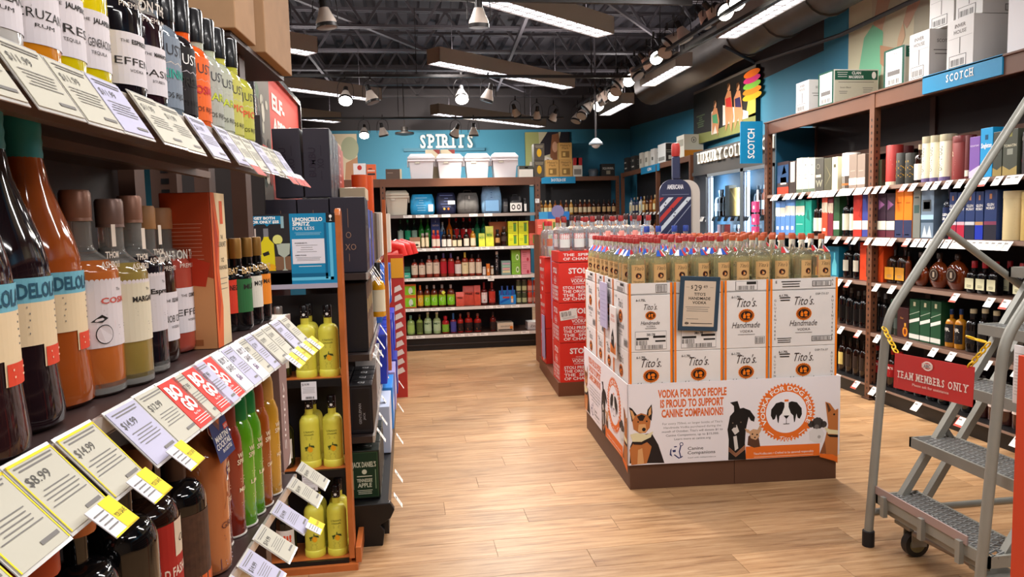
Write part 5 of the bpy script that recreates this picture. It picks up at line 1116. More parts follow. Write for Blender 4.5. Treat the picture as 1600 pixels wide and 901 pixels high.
for i, y in enumerate((7.2, 7.0)):
    o = sm if i == 0 else dup(sm, (0, 0, 0), 0)
    o.location = (1.37, y, 1.168); tag(o, ('far', 'near')[i]+' red capped clear bottle at the aisle corner of the red display', 'bottle', 'clear bottles on the red display')
# gift packs standing behind the red display
for i, (u0, u1, vt, col, d_) in enumerate(((839, 854, 343, 'cf5a49', 'salmon red'), (855, 870, 342, 'd7a263', 'sand coloured'), (870, 885, 342, 'd9a862', 'light tan'))):
    a, c = onY(u0, 350, 7.6)[0], onY(u1, 350, 7.6)[0]; o = carton('gift_pack', c-a-.003, .12, .16, mat(col, .5), lambda A, w, h: A.rect(w*.1, h*.15, w*.35, h*.8, paper('5f7a3a')).lines(-w*.4, 0, h*.6, 2, h*.12, paper('f0e0c0'), h=.004), ((a+c)/2, 7.6, 1.37)); tag(o, f'{d_} gift pack on the tall stack behind the red vodka display', 'gift pack', 'coloured packs behind the red display')
o = B().box(1.365, 7.56, 0, 2.35, 7.9, 1.37, mat('7b4a34', .6)).make('display_stack'); tag(o, 'brown display block carrying coloured packs behind the red display', 'display base')
mb = bottle('mini_bottle', .022, .17, mat('d4d3cf', .1, trans=.3), mat('9c2226', .4), label=(.1, .55, 1.2, paper('c98a5a'), None), n=12, caph=.2, nr=.4); k = 0
for j in range(2):
    for i in range(9):
        loc = (1.78+i*.062, 7.64+j*.09, 1.37); lab = f'small clear bottle, {ORD[j]} row and {ORD[i]} from the left, on the brown display block'
        o = mb if k == 0 else dup(mb, loc, 0, lab); o.location = loc; o['label'] = lab; tag(o, None, 'bottle', 'small bottles on the brown block'); k += 1
# blue capped bottles and the flag paddle, on a crate just behind the display
o = B().box(1.75, 5.38, 0, 2.7, 5.95, 1.15, mat('3a3f58', .6)).make('display_stack'); tag(o, 'dark display block behind the orange and white cases', 'display base')
bb = bottle('vodka_bottle', .05, .3, CLR, mat('27408f', .35), caph=.14, capr=1.2, sh=.56, nr=.36, ns=.7, label=(.2, .5, 1.0, paper('4a62a8'), None), n=18)
for i in range(4):
    loc = (1.82+.11*i, 5.46+.05*(i % 2), 1.15); lab = f'{ORD[i]} blue capped bottle from the left in front of the flag paddle'; o = bb if i == 0 else dup(bb, loc, 0, lab); o.location = loc; o['label'] = lab; tag(o, None, 'bottle', 'blue capped bottles')
pw = bottle('vodka_bottle', .045, .3, CLR, mat('d9877c', .4), caph=.2, capr=1.25, sh=.56, nr=.36, ns=.7, label=(.2, .5, 1.0, paper('d8c06a'), None), n=18)
for i in range(3):
    loc = (1.56+.11*i, 5.62, 1.12); lab = f'{ORD[i]} pink capped bottle between red and orange displays'; o = pw if i == 0 else dup(pw, loc, 0, lab); o.location = loc; o['label'] = lab; tag(o, None, 'bottle', 'pink capped bottles')
o = B().box(1.5, 5.56, 0, 1.74, 5.72, 1.12, CARD).make('display_stack'); tag(o, 'narrow cardboard stack between the red and orange displays', 'cardboard stack')
FX = empty('paddle_display', (2.13, 5.62, 1.15), -.12, 'giant flag striped pickleball paddle standing over the vodka bottles', 'display')
NAVY = mat('2a2f4c', .4); EDGE = mat('c9bfb4', .5)
def body(w, h, t):
    P = [(-w/2, 0), (w/2, 0)]
    for i in range(9): a = i/8*PI/2; P.append((w/2-.1+.1*math.cos(a), h-.1+.1*math.sin(a)))
    for i in range(9): a = PI/2+i/8*PI/2; P.append((-w/2+.1+.1*math.cos(a), h-.1+.1*math.sin(a)))
    return P
outl = body(.25, .66, 0)
b = B(); b.prism([(x-.02, z) for x, z in outl], 0, .02, NAVY, 'y'); b.make('paddle_face', FX); b = B(); b.prism([(x+.0, z) for x, z in body(.3, .655, 0)], .02, .3, EDGE, 'y'); b.v = [(x+ .03+(y-.02)*.25, y, z) for x, y, z in b.v]; b.make('paddle_side', FX)
B().box(-.04, .0, .66, .02, .05, .84, NAVY).make('grip', FX, bevel=.01); B().lathe([(.03, .84), (.034, .86), (.034, .92), (.028, .94), (.001, .945)], mat('a8322c', .4), 14, -.01, .025).make('grip_cap', FX)
A = Art(); cl = lambda x: max(-.145, min(.105, x))
for i in range(-6, 6):
    x = -.16+.075*i-.1
    pts = [(x-.05, .18), (x-.012, .18), (x+.04+.26, .52), (x+.26, .52)]
    def clip(pts, lo, hi):
        for sgn, lim in ((1, lo), (-1, hi)):
            out = []
            for p, q in zip(pts, pts[1:]+pts[:1]):
                ip, iq = sgn*(p[0]-lim) >= 0, sgn*(q[0]-lim) >= 0
                if ip: out.append(p)
                if ip != iq: t = (lim-p[0])/(q[0]-p[0]); out.append((lim, p[1]+t*(q[1]-p[1])))
            pts = out
            if not pts: return []
        return pts
    c_ = clip(pts, -.143, .103)
    if len(c_) > 2: A.poly(c_, paper('c8d0d8') if i % 2 else paper('b33a36'), 1)
for i in range(14): A.ell(-.12+.2*((i*.37) % 1), .31+.2*((i*.61) % 1), .008, .009, paper('1f2340'), 2, n=10, spike=.5)
A.poly([(-.143, .2), (.103, .5), (.103, .0), (-.143, .0)], paper('2a2f4c'), 3)
A.text('AMERICANA', -.02, .585, .035, paper('e2e2e6'), w=.13, bold=.03).lines(-.13, .09, .54, 1, .01, paper('8a8fa8'), h=.003).poly([(-.143, .17), (-.143, .163), (.103, .455), (.103, .465)], paper('8a90a5'), 4)
A.text('Tepolo', -.03, .05, .04, paper('dcdce4'), w=.13, shear=.3, lay=4)
A.front('printed_face', FX, -.0006)
# ================================================================ the rack beneath the wall letters
YB_ = 8.79
BK = empty('tall_shelf_rack', (.6, YB_, 0), 0, 'brown shelf rack of mixers beneath the wall letters', 'shelf rack')
def bk(b, name, **k): b.v = [(x-.6, y-YB_, z) for x, y, z in b.v]; return b.make(name, BK, **k)
xl, xm, xr = -1.25, -.25, 1.575
STRIP = mat('cfc9c2', .4)
for x in (xm, xr):
    b = B(); b.box(x-.03, YB_-.03, 0, x+.03, YB_+.03, 2.04, BROWN); slots(b, x, YB_-.03, .1, 2.0, BLACK, (0, -1, 0), .06); bk(b, 'post')
b = B(); b.box(xl, YB_-.02, 1.945, xr, YB_+.01, 2.04, BROWN); bk(b, 'beam', bevel=.003)
bk(B().box(xl, YB_, 2.01, xr, YB_+.6, 2.035, BROWN2), 'top_deck'); bk(B().box(xl, YB_+.56, 0, xr, YB_+.6, 2.0, mat('1c1a1d', .6)), 'back_panel')
BZ = [1.62, 1.225, .875, .515, .19]
for i, z in enumerate(BZ):
    bk(B().box(xl, YB_+.01, z-.03, xr-.03, YB_+.55, z, BROWN2), 'shelf'); bk(B().box(xl, YB_-.004, z-.036, xr-.03, YB_+.01, z-.001, STRIP if i else mat('8d827b', .4)), 'ticket_strip')
    rn = random.Random(i); x = xm+.1
    while x < xr-.15:
        if rn.random() < .8: price_tag(BK, (x-.6, -.006, z-.002), -PI/2, .1, .032, .05, 'w')
        x += .13+rn.random()*.06
price_tag(BK, (onY(767, 435, YB_)[0]-.6, -.008, .875), -PI/2, .075, .06, .05, 'g'); price_tag(BK, (xr-.6-.01, -.035, 1.78), -PI/2, .05, .05, .02, 'w')
bk(B().box(xl, YB_+.05, 0, xr, YB_+.5, .155, BLACK).box(xl, YB_+.035, .06, xr, YB_+.05, .075, mat('2c2a2c', .2)), 'base')
MX = 'mixers and drinks on the rack beneath the wall letters'
d2 = lambda x, y: (580+x/5.632, 320+y/5.632); d3 = lambda x, y: (580+x/5.632, 420+y/5.632); d1 = lambda x, y: (540+x/5, 180+y/5); d4 = lambda x, y: (800+x/5, 180+y/5)
# top of the rack
s = Shelf('Y', YB_+.06, 2.04, 'things on top of the brown rack', 'atop the mixer rack', d1); P = s.place
P('white gift box with a red seal', 'box', 60, 160, 376, mbox('e8e4e2', lambda A, w, h: A.ell(0, h*.74, w*.18, h*.15, paper('c23b35'))))
P('orange gift box with dark squares', 'box', 163, 238, 383, mbox('e0673a', band((-.4, .3, .4, .42, '2e3034'), (-.4, .55, .4, .62, 'e9d8c8'), (-.3, .68, .1, .74, '2e3034'))))
P('low dark brown carton with a cream end', 'box', 312, 440, 420, mbox('5a463a', band((-.4, .6, -.05, .66, '9a8676'), (.38, 0, .5, 1, 'd8cdb0'))))
def cooler(w, h):
    W2 = mat('e6e3e6', .35, coat=.2); hw = w/2-.006; o = empty('ice_chest', (0, 0, 0), 0, None, None)
    b = B(); b.hexa([(-hw*.78, .03, 0), (hw*.78, .03, 0), (hw*.78, .23, 0), (-hw*.78, .23, 0)], [(-hw*.92, .01, h*.78), (hw*.92, .01, h*.78), (hw*.92, .25, h*.78), (-hw*.92, .25, h*.78)], W2)
    b.box(-hw*.97, 0, h*.68, hw*.97, .26, h*.78, W2); b.make('tub', o, bevel=.006)
    b = B(); b.box(-hw, -.005, h*.785, hw, .265, h*.88, W2); b.hexa([(-hw*.95, .0, h*.88), (hw*.95, .0, h*.88), (hw*.95, .26, h*.88), (-hw*.95, .26, h*.88)], [(-hw*.78, .03, h), (hw*.78, .03, h), (hw*.78, .23, h), (-hw*.78, .23, h)], W2); b.make('lid', o, bevel=.006)
    b = B(); 
    for sx in (-1, 1): b.box(sx*hw*.93, .08, h*.5, sx*hw*1.04, .18, h*.78, W2)
    b.make('side_handle', o, bevel=.004)
    A = Art(); A.rect(-hw*.5, h*.6, -hw*.1, h*.68, paper('a9a79f')).rect(-hw*.47, h*.61, -hw*.13, h*.67, paper('dcd8c8'), 2); b = B(); A.into(b, lambda x, y, l: (x, .006-l+.0, y)); b.make('maker_plate', o); return o
for i, (a, c, t) in enumerate(((482, 704, 298), (706, 924, 298), (926, 1134, 294), (1138, 1355, 290))): P('white hard ice chest with a lid', 'cooler', a, c, t, cooler)
for i, a in enumerate((628, 745)): P('beige box with a maroon corner behind the ice chests', 'box', a, a+112, 268, mbox('d4c3a2', lambda A, w, h: A.poly([(-.0*w, h), (.5*w, h), (.5*w, h*.8)], paper('93413a')).poly([(-.5*w, 0), (-.1*w, h*.5), (-.5*w, h*.6)], paper('93413a'))), dep=.3)
P('flat white and green carton', 'box', 1355, 1466, 394, mbox('e7e3d6', band((-.5, .7, .5, 1, '4a4d44'), (-.1, .78, .15, .9, 'c79b3c'))))
for i in range(2): P('dark crate with a yellow disc, '+('lower', 'upper')[i], 'box', 1472, 1556, 385-95*i, mbox('4b4438', lambda A, w, h: A.ell(0, h*.45, w*.22, h*.25, paper('d6a824')).lines(-w*.4, w*.4, h*.85, 2, h*.08, paper('a39a80'), h=.006), d=.15), z=2.04+.2*i, zh=.198)
s.label()
s = Shelf('Y', 14.48, 2.38, 'things on top of the brown rack', 'atop the bourbon bay', d4); P = s.place; ZT = 2.385
mk = lambda A, w, h: [A.text("Maker's", 0, h*.78, h*.13, paper('5a4326'), w=w*.75), A.text('Mark', 0, h*.62, h*.13, paper('5a4326'), w=w*.5), A.rect(-w*.3, h*.12, w*.3, h*.5, paper('8b6a3a')), A.rect(-w*.2, h*.2, 0, h*.42, paper('dcb66e'), 2)]
P('tan bourbon carton, lower one of the first column', 'carton', 265, 368, 357, mbox('c99a55', mk, d=.25), z=ZT, zh=.333)
P('tan bourbon carton, lower one of the second column', 'carton', 371, 474, 357, mbox('c99a55', mk, d=.25), z=ZT, zh=.333)
P('tan bourbon carton set on top of the two others', 'carton', 366, 470, 225, mbox('cfa25c', mk, d=.15), z=ZT+.335, zh=.33)
P('white and red bourbon carton', 'carton', 477, 549, 332, mbox('ddd4c6', band((-.5, .6, .5, 1, 'b02a2c'), (-.12, .6, .12, 1, 'ddd4c6'), (-.4, .1, .4, .4, '8a8278')), d=.15), z=ZT)
def bucket(w, h):
    b = B(); r = w/2; b.lathe([(r*.8, 0), (r*.95, h*.6), (r, h*.75), (r*1.02, h*.78), (r*.9, h*.85), (r*.8, h)], mat('77818b', .35, metal=.5), 24, 0, r); o = b.make('metal_bucket')
    A = Art(); A.text('BUCKET', 0, h*.35, h*.2, paper('3a4048'), w=w*.7, bold=.03); A.it = A.it; 
    b = B(); b.lathe([(r*1.0, h*.7), (r*1.06, h*.72), (r*1.0, h*.74)], mat('9aa2aa', .3, metal=.6), 24, 0, r); b.make('rim', o); return o
P('grey metal ice bucket', 'bucket', 606, 686, 417, bucket, z=ZT)
P('black carton with white lettering', 'carton', 700, 804, 378, mbox('2a2826', band(('SQUIRREL', .55, .17, 'd8d4ca'), (-.15, .15, .15, .45, '9a927f')), d=.15), z=ZT)
s.label()
# shelf of bags
s = Shelf('Y', YB_+.05, BZ[0], 'bags and coolers on the upper shelf', 'mixer rack bag shelf', d1); P = s.place
def sackmaker(name, col, pat, strap=None, top=.85, pocket=None):
    def mk(w, h):
        m = mat(col, .5, noise=.15, nscale=22); b = B(); hw = w/2-.004; n = 20; vs = []; rows = [(0, .86, .8), (.08, .96, 1), (.35, 1, 1), (.7, .97, .85), (top, .9, .6), (1, .8, .3)]
        for t, kx, ky in rows:
            for i in range(n):
                a = 2*PI*i/n; c, q = math.cos(a), math.sin(a); k = (abs(c)**4+abs(q)**4)**-.25
                vs.append((hw*kx*k*c, .1+.085*ky*k*q+.006*math.sin(i*2.1+t*9), h*t))
        fs = [(j*n+i, j*n+(i+1) % n, (j+1)*n+(i+1) % n, (j+1)*n+i) for j in range(len(rows)-1) for i in range(n)]+[tuple(range(n-1, -1, -1)), tuple(range((len(rows)-1)*n, len(rows)*n))]
        b.add(vs, fs, m, True); o = b.make(name)
        A = Art(); pat(A, w, h); A.front('print', o, .008)
        if strap:
            b = B(); b.tube([(-w*.18, .1, h*.97), (-w*.14, .1, h*1.12), (w*.14, .1, h*1.12), (w*.18, .1, h*.97)], .006, mat(strap, .5), 6); b.make('carry_handle', o)
        return o
    return mk
def cooler_beige(w, h):
    o = cooler(w, h); m2 = mat('cfc8b6', .4)
    for c in KIDS[o.name]:
        if c.name.split('.')[0] != 'maker_plate': c.data.materials[0] = m2
    return o
P('beige hard ice chest with a lid', 'cooler', 297, 500, 585, cooler_beige)
P('sky blue shiny cooler bag with a hanging tag', 'bag', 502, 700, 615, sackmaker('cooler_bag', '2a9fd6', lambda A, w, h: A.lines(-w*.3, w*.2, h*.8, 6, h*.12, paper('8fd0ee'), h=.008, jag=.8).rect(w*.22, h*.15, w*.42, h*.5, paper('e8ecf0'), 3)))
P('navy cooler bag with pale stars and a ticket', 'bag', 705, 868, 602, sackmaker('cooler_bag', '1c2342', lambda A, w, h: A.lines(-w*.35, w*.35, h*.85, 5, h*.13, paper('6a78a8'), h=.006, jag=.9).ell(-w*.1, h*.25, .012, .014, paper('d8b25a'), 3).ell(w*.1, h*.25, .012, .014, paper('d87a3a'), 3).rect(w*.08, h*.45, w*.42, h*.62, paper('e8ecf0'), 3)))
P('grey square insulated tote with a pocket zip', 'bag', 868, 1048, 603, sackmaker('cooler_bag', '63615e', lambda A, w, h: A.rect(-w*.15, h*.15, -w*.14, h*.85, INK).rect(-w*.15, h*.85, w*.25, h*.86, INK).rect(-w*.4, h*.2, w*.4, h*.21, INK).rect(w*.02, h*.7, w*.07, h*.85, paper('9b9892'), 2), strap='44423f'))
P('light blue patterned backpack', 'bag', 1060, 1228, 555, sackmaker('backpack', '7ba2c4', lambda A, w, h: [A.lines(-w*.35, w*.3, h*.85, 8, h*.09, paper('3f5f8a'), h=.007, jag=1.2, seed=5), A.rect(-w*.33, h*.08, w*.33, h*.5, paper('6c95bb'), 3), A.rect(-w*.33, h*.49, w*.33, h*.51, paper('2f4a70'), 4), A.rect(-w*.34, h*.08, -w*.32, h*.5, INK, 4), A.rect(w*.32, h*.08, w*.34, h*.5, INK, 4)], strap='3c5f86', top=.8))
P('small dark grey lunch tote', 'bag', 1228, 1278, 648, sackmaker('cooler_bag', '2e2d31', lambda A, w, h: A.rect(-w*.3, h*.5, w*.3, h*.53, GREYINK)))
P('black lunch tote with a white picture band', 'bag', 1280, 1384, 632, sackmaker('cooler_bag', '232226', lambda A, w, h: A.rect(-w*.44, h*.1, w*.44, h*.6, paper('d8d6d2')).ell(-w*.2, h*.35, w*.14, h*.16, INK, 3).ell(w*.2, h*.35, w*.14, h*.16, INK, 3).ell(-w*.2, h*.35, w*.08, h*.09, paper('d8d6d2'), 4).ell(w*.2, h*.35, w*.08, h*.09, paper('d8d6d2'), 4), strap='232226'))
P('slim white tagged black pouch', 'bag', 1390, 1420, 645, sackmaker('cooler_bag', '28272a', lambda A, w, h: A.rect(-w*.3, h*.1, w*.3, h*.6, paper('e2e0dc'))))
s.label()
def sodab(col, cap, lab, capc=.1, fn=None): return mbot(liquid(col), mat(cap, .4), wlab(.3, .62, lab, fn, 1.3), name='soda_bottle', rf=.47, sh=.6, nr=.3, ns=.86, curve='ease', caph=capc)
s = Shelf('Y', YB_+.3, BZ[1], MX, 'below the bags, back row', d2); P = s.place
for i, (cx, cp) in enumerate(((258, '2b6b4a'), (322, '1f8a58'), (380, '2b6b4a'))): P('dark green soda bottle with a pale green label', 'bottle', cx-28, cx+28, 130, sodab('0c2a20', cp, ('b9d6c6', '2fb583', 'a9c9b6')[i]))
for i, cx in enumerate((442, 500)): P('bright green soda bottle with a lemon picture', 'bottle', cx-27, cx+27, 124, sodab('1c7a2a', '2c8a3a', '2f9a3a', fn=lambda A, hw, z0, z1: A.ell(0, z0+(z1-z0)*.4, hw*.4, (z1-z0)*.25, paper('e0d23a'))))
P('clear water bottle with blue label', 'bottle', 606, 655, 150, sodab('a9c4d6', 'dfe6ea', '3f7fc4'))
P('orange soda bottle', 'bottle', 662, 718, 120, sodab('e0701c', 'd65a12', 'e8831f'))
for cx in (752, 815, 872): P('cola bottle with a red label', 'bottle', cx-29, cx+28, 115, sodab('2a1210', 'c8201f', 'c21d22'))
for cx in (935, 993): P('green ginger ale bottle', 'bottle', cx-28, cx+28, 112, sodab('1d6e46', '2b7a4c', '2a8a58'))
for cx in (1048, 1110, 1187, 1245, 1303, 1360): P('dark tall soda bottle', 'bottle', cx-27, cx+27, 105, sodab('2a1815', '1c1a1c', '4a2a20'))
for k in range(2): P(('lower', 'upper')[k]+' royal blue carrier of water bottles', 'bottle carrier', 526, 608, 70, mbox('2a4ea2', lambda A, w, h: A.text('SARATOGA', 0, h*.35, h*.12, WHITE, w=w*.7).poly([(-w*.05, h*.6), (0, h*.8), (w*.05, h*.6)], paper('9fc0e8')), name='bottle_carrier', d=.1), z=BZ[1]+.19*k, zh=.188, dep=-.02)
for i in range(3):
    o = bottle('glass_bottle', .014, .09, liquid('25406e'), mat('dfe6ea', .3), n=10, loc=(onY(567, 340, 9.1)[0]-.045+.045*i, 9.08, BZ[1]+.379)); tag(o, f'{ORD[i]} blue bottle neck from the left poking out of the royal blue carrier', 'bottle', MX)
s.label()
s = Shelf('Y', YB_+.08, BZ[1], MX, 'below the bags, front row', d2); P = s.place
P('wooden tray box of cigars', 'box', 338, 434, 285, mbox('a0765a', band((-.46, .1, .46, .62, 'e6d9bc'), (-.3, .22, .3, .38, 'c98d5a'))))
for a in (438, 475): P('squat jar with a cream label', 'jar', a, a+34, (250, 245)[a > 450], mbot(mat('7a5a40', .2, coat=.3), mat('b6aea0', .4), wlab(.1, .7, 'e6d6b0'), name='jar', sh=.7, nr=.75, ns=.8, caph=.14, curve='ease'))
for a in (545, 582): P('orange capped red syrup bottle', 'bottle', a-14, a+26, 222, mbot(liquid('b5202a'), mat('e0662a', .4), wlab(.08, .5, 'd9c9b8', lambda A, hw, z0, z1: A.rect(-hw, z0, hw, z1-.02, paper('d94a30'))), nr=.5, caph=.14))
for a in (618, 664): P('brown syrup bottle with a bird label', 'bottle', a, a+45, 216, mbot(DARKGLASS, mat('1b1718', .4), wlab(.06, .46, 'e2dcd0', lambda A, hw, z0, z1: A.rect(-hw*.5, z0+.02, hw*.5, z0+.035, paper('c04a3a')))))
for a in (712, 758): P('brown syrup bottle with a cream label', 'bottle', a, a+42, 222, mbot(DARKGLASS, mat('1b1718', .4), wlab(.06, .42, 'e4d8b4', fine)))
P('brown syrup bottle with a red crest label', 'bottle', 812, 866, 214, mbot(DARKGLASS, mat('c9c3b4', .4), wlab(.06, .48, 'e6dcc8', lambda A, hw, z0, z1: A.rect(-hw*.5, z0+.02, hw*.5, z0+.045, paper('c04a3a')))))
P('golden syrup bottle with a green cap', 'bottle', 872, 924, 206, mbot(liquid('c98a2a'), mat('24583a', .4), wlab(.06, .48, 'e6dcb8', fine), nr=.4))
def pouch(col, fn=None):
    def mk(w, h):
        b = B(); hw = w/2-.003; n = 8; rows = [(0, .035), (.25, .03), (.7, .018), (1, .002)]; vs = []
        for t, d in rows: vs += [(-hw*(1-.04*math.sin(t*9)), .04-d, h*t), (hw*(1+.03*math.sin(t*7)), .04-d, h*(t*.98+.0)), (hw, .04+d, h*t), (-hw, .04+d, h*t)]
        fs = [(4*j+i, 4*j+(i+1) % 4, 4*j+4+(i+1) % 4, 4*j+4+i) for j in range(3) for i in range(4)]+[(3, 2, 1, 0), (12, 13, 14, 15)]
        b.add(vs, fs, mat(col, .35, noise=.12, nscale=25), False); o = b.make('foil_pouch'); 
        if fn: A = Art(); fn(A, w, h); A.flat('print', o, (0, .0035, 0), (1, 0, 0), (0, .06, 1))
        return o
    return mk
P('lime yellow drink pouch standing lower', 'pouch', 946, 1004, 250, pouch('d5dc2c', lambda A, w, h: A.text('RITA', 0, h*.62, h*.12, paper('4d9a4a'), w=w*.6, bold=.03)))
P('tall lime yellow drink pouch', 'pouch', 1006, 1080, 186, pouch('d9df38', lambda A, w, h: A.text('RITA', 0, h*.5, h*.13, paper('4d9a4a'), w=w*.6, bold=.03)))
P('rust orange carton at the back', 'box', 1040, 1196, 148, mbox('c2662c'), dep=.16)
P('brown jug with a kraft label', 'bottle', 1092, 1138, 215, mbot(DARKGLASS, BLACK, wlab(.2, .5, 'b98a52', fine), nr=.6))
P('dark brown jug with a handle', 'bottle', 1140, 1206, 190, mbot(DARKGLASS, mat('6b4a33', .4), wlab(.25, .5, '3c2c22', fine), nr=.5))
lime = lambda A, w, h: A.rect(w*.05, h*.15, w*.32, h*.85, paper('55923a')).rect(w*.02, h*.8, w*.36, h*.88, paper('8a6a2a'), 2).lines(-w*.42, -w*.05, h*.55, 2, h*.12, paper('8a8a20'), h=.004)
for j, t in enumerate((250, 140)):
    for i, a in enumerate((1206, 1298)): P(('lower', 'upper')[j]+' lime yellow pack with a green bottle picture', 'drink pack', a, a+88, 250, mbox('d8dc22', lime, name='drink_pack', d=.12), z=BZ[1]+.148*j, zh=.146)
P('coral pack with a label', 'drink pack', 1390, 1450, 250, mbox('d6624e', lime, name='drink_pack'))
P('rust brown pack behind the coral one', 'drink pack', 1386, 1460, 140, mbox('9c3c22', None, name='drink_pack'), dep=.14)
s.label()
s = Shelf('Y', YB_+.08, BZ[2], MX, 'middle mixer shelf', d2); P = s.place
P('dark green pack', 'drink pack', 286, 346, 545, mbox('164a38', band((-.4, .6, .4, .75, '2c6a52')), name='drink_pack'), dep=.05, z=BZ[2]+.001)
P('sea green flat pack', 'drink pack', 284, 346, 600, mbox('3aa088', band(('MIX', .3, .3, 'e0ebe4')), name='drink_pack'), dep=-.04)
MIXR = liquid('8e3320'); mbl = lambda A, hw, z0, z1: [A.ell(0, z0+(z1-z0)*.45, hw*.5, (z1-z0)*.28, paper('c9a08a')), A.text('mix', 0, z0+(z1-z0)*.75, (z1-z0)*.14, INK), A.lines(-hw*.5, hw*.5, z0+(z1-z0)*.3, 2, .008, INK, h=.003)]
for i, a in enumerate((352, 417, 482, 544)): P('bloody mary bottle with a beige picture label', 'bottle', a, a+60, (480, 480, 446, 446)[i], mbot(MIXR, mat('2a2124', .35) if i < 2 else mat('8a8684', .3), wlab(.16, .68, 'e2cdb4', mbl, 1.35), rf=.48, caph=.16, sh=.66, ns=.84))
for a in (608, 674): P('bloody mary bottle with a slanting red and yellow label', 'bottle', a, a+60, 425, mbot(MIXR, mat('5b5590', .35), wlab(.14, .64, 'b4212a', lambda A, hw, z0, z1: A.poly([(-hw*.6, z0), (hw*.3, z0), (hw, z0+(z1-z0)*.8), (-hw, z0+(z1-z0)*.6)], paper('ecc62a')), 1.35), rf=.48, caph=.2, sh=.66, ns=.8))
P('brown mixer bottle with white and red label', 'bottle', 736, 795, 455, mbot(MIXR, mat('b08a80', .35), wlab(.14, .62, 'e6dcd2', lambda A, hw, z0, z1: A.rect(-hw, z0, hw, z0+.02, paper('b02a2a')), 1.35), rf=.48, caph=.12, sh=.66, ns=.84))
P('mixer bottle with a yellow neck and cream label', 'bottle', 797, 858, 418, mbot(MIXR, mat('d9c84a', .35), wlab(.1, .58, 'ead8a6', mbl, 1.35), rf=.48, caph=.2, sh=.62, ns=.78))
for a in (860, 920): P('cocktail bottle with a red lobster label', 'bottle', a, a+56, 435, mbot(MIXR, mat('241c1c', .35), wlab(.12, .64, 'e4d2b4', lambda A, hw, z0, z1: A.ell(0, z0+(z1-z0)*.6, hw*.35, (z1-z0)*.13, paper('b8342a')).rect(-hw*.7, z0+.01, hw*.7, z0+.03, paper('b8342a')), 1.35), rf=.48, caph=.16, sh=.66, ns=.82))
P('small white labelled jar', 'jar', 980, 1012, 545, mbot(liquid('b09a88'), mat('d8d0c8', .4), wlab(.1, .8, 'e6ded4'), name='jar', sh=.8, nr=.8, ns=.86, caph=.1))
P('narrow orange box', 'box', 1015, 1046, 518, mbox('e07a24', band((-.2, .3, .2, .6, 'f0d6b0'))))
P('slim tan jar', 'jar', 1052, 1080, 535, mbot(liquid('a8794c'), mat('cfc6b8', .4), wlab(.1, .7, 'e0d2b8'), name='jar', sh=.8, nr=.8, ns=.86, caph=.1))
P('tall black slender bottle with upright white lettering', 'bottle', 1086, 1132, 410, mbot(BLACKGLASS, mat('cfcac4', .4), wlab(.15, .75, '1c191b', lambda A, hw, z0, z1: A.text('TRAPS', hw*.15, z0+.02, .02, WHITE, rot=PI/2, align='l', w=.13), 1.2), rf=.45, sh=.76, ns=.86, nr=.5))
P('pastel striped pack', 'drink pack', 1146, 1230, 492, mbox('8aa79a', band((-.4, .15, .4, .3, 'e8d9a0'), (-.4, .35, .4, .5, 'e4a8a0'), (-.4, .55, .4, .68, 'a8cfae'), (-.4, .75, .4, .85, 'd8a6b8')), name='drink_pack'))
for j in range(2):
    P(('lower', 'upper')[j]+' apple green drink pack', 'drink pack', 1236, 1316, 500, mbox('86bd3a', lambda A, w, h: A.ell(w*.15, h*.4, w*.18, h*.25, paper('e0ecc0')).ell(w*.15, h*.4, w*.1, h*.14, paper('6a9a2a'), 2), name='drink_pack', d=.12), z=BZ[2]+.15*j, zh=.148)
    P(('lower', 'upper')[j]+' pink drink pack', 'drink pack', 1320, 1404, 500, mbox('e58a94', lambda A, w, h: A.lines(-w*.35, w*.1, h*.75, 3, h*.15, paper('b04a5a'), h=.004).ell(w*.2, h*.2, w*.12, h*.15, paper('c23a4a'), 2), name='drink_pack', d=.12), z=BZ[2]+.15*j, zh=.148)
s.label()
s = Shelf('Y', YB_+.08, BZ[3], MX, 'fourth mixer shelf', d3); P = s.place
for j in range(2): P(('lower', 'upper')[j]+' orange and lime chilli mix carton', 'carton', 276, 400, 265, mbox('e0742a', lambda A, w, h: A.rect(-w*.42, h*.1, w*.46, h*.85, paper('8ed32e')).ell(w*.1, h*.45, w*.15, h*.3, paper('dfe8d0'), 2).rect(w*.1, h*.2, w*.3, h*.26, INK, 3), d=.15), z=BZ[3]+.143*j, zh=.141)
zz = lambda A, hw, z0, z1: [A.rect(-hw, z0+(z1-z0)*.82, hw, z1, paper('d8502a'), 2, nx=6), A.ell(0, z0+(z1-z0)*.55, hw*.4, (z1-z0)*.2, paper('c9d6b8'), 3), A.rect(-hw*.2, z0+.012, hw*.4, z0+.02, INK, 3)]
for i, (a, c, t) in enumerate(((405, 460, 145), (465, 520, 145), (524, 586, 143), (592, 660, 140), (668, 738, 140))): P('chilli mixer bottle with a lime green label', 'bottle', a, c, t, mbot(liquid('6b2f1c'), mat('e8762a' if i == 0 else 'a8a4a0', .35), wlab(.08, .56, '8fd92c' if i else 'e0b02a', zz, 1.35), rf=.48, caph=.14 if i else .2, sh=.6, ns=.8))
o = B().add([(0, 0, -.026), (.026, 0, 0), (0, 0, .026), (-.026, 0, 0)], [(0, 1, 2, 3)], paper('dfe84a')).box(-.01, .0005, -.01, .01, .03, .01, paper('dfe84a')).make('neck_ticket', None, (onY(635, 460, 8.7)[0] if False else onY(693, 457, 8.82)[0], 8.83, onY(693, 457, 8.82)[2])); tag(o, 'little yellow diamond ticket on the lime labelled bottle', 'ticket')
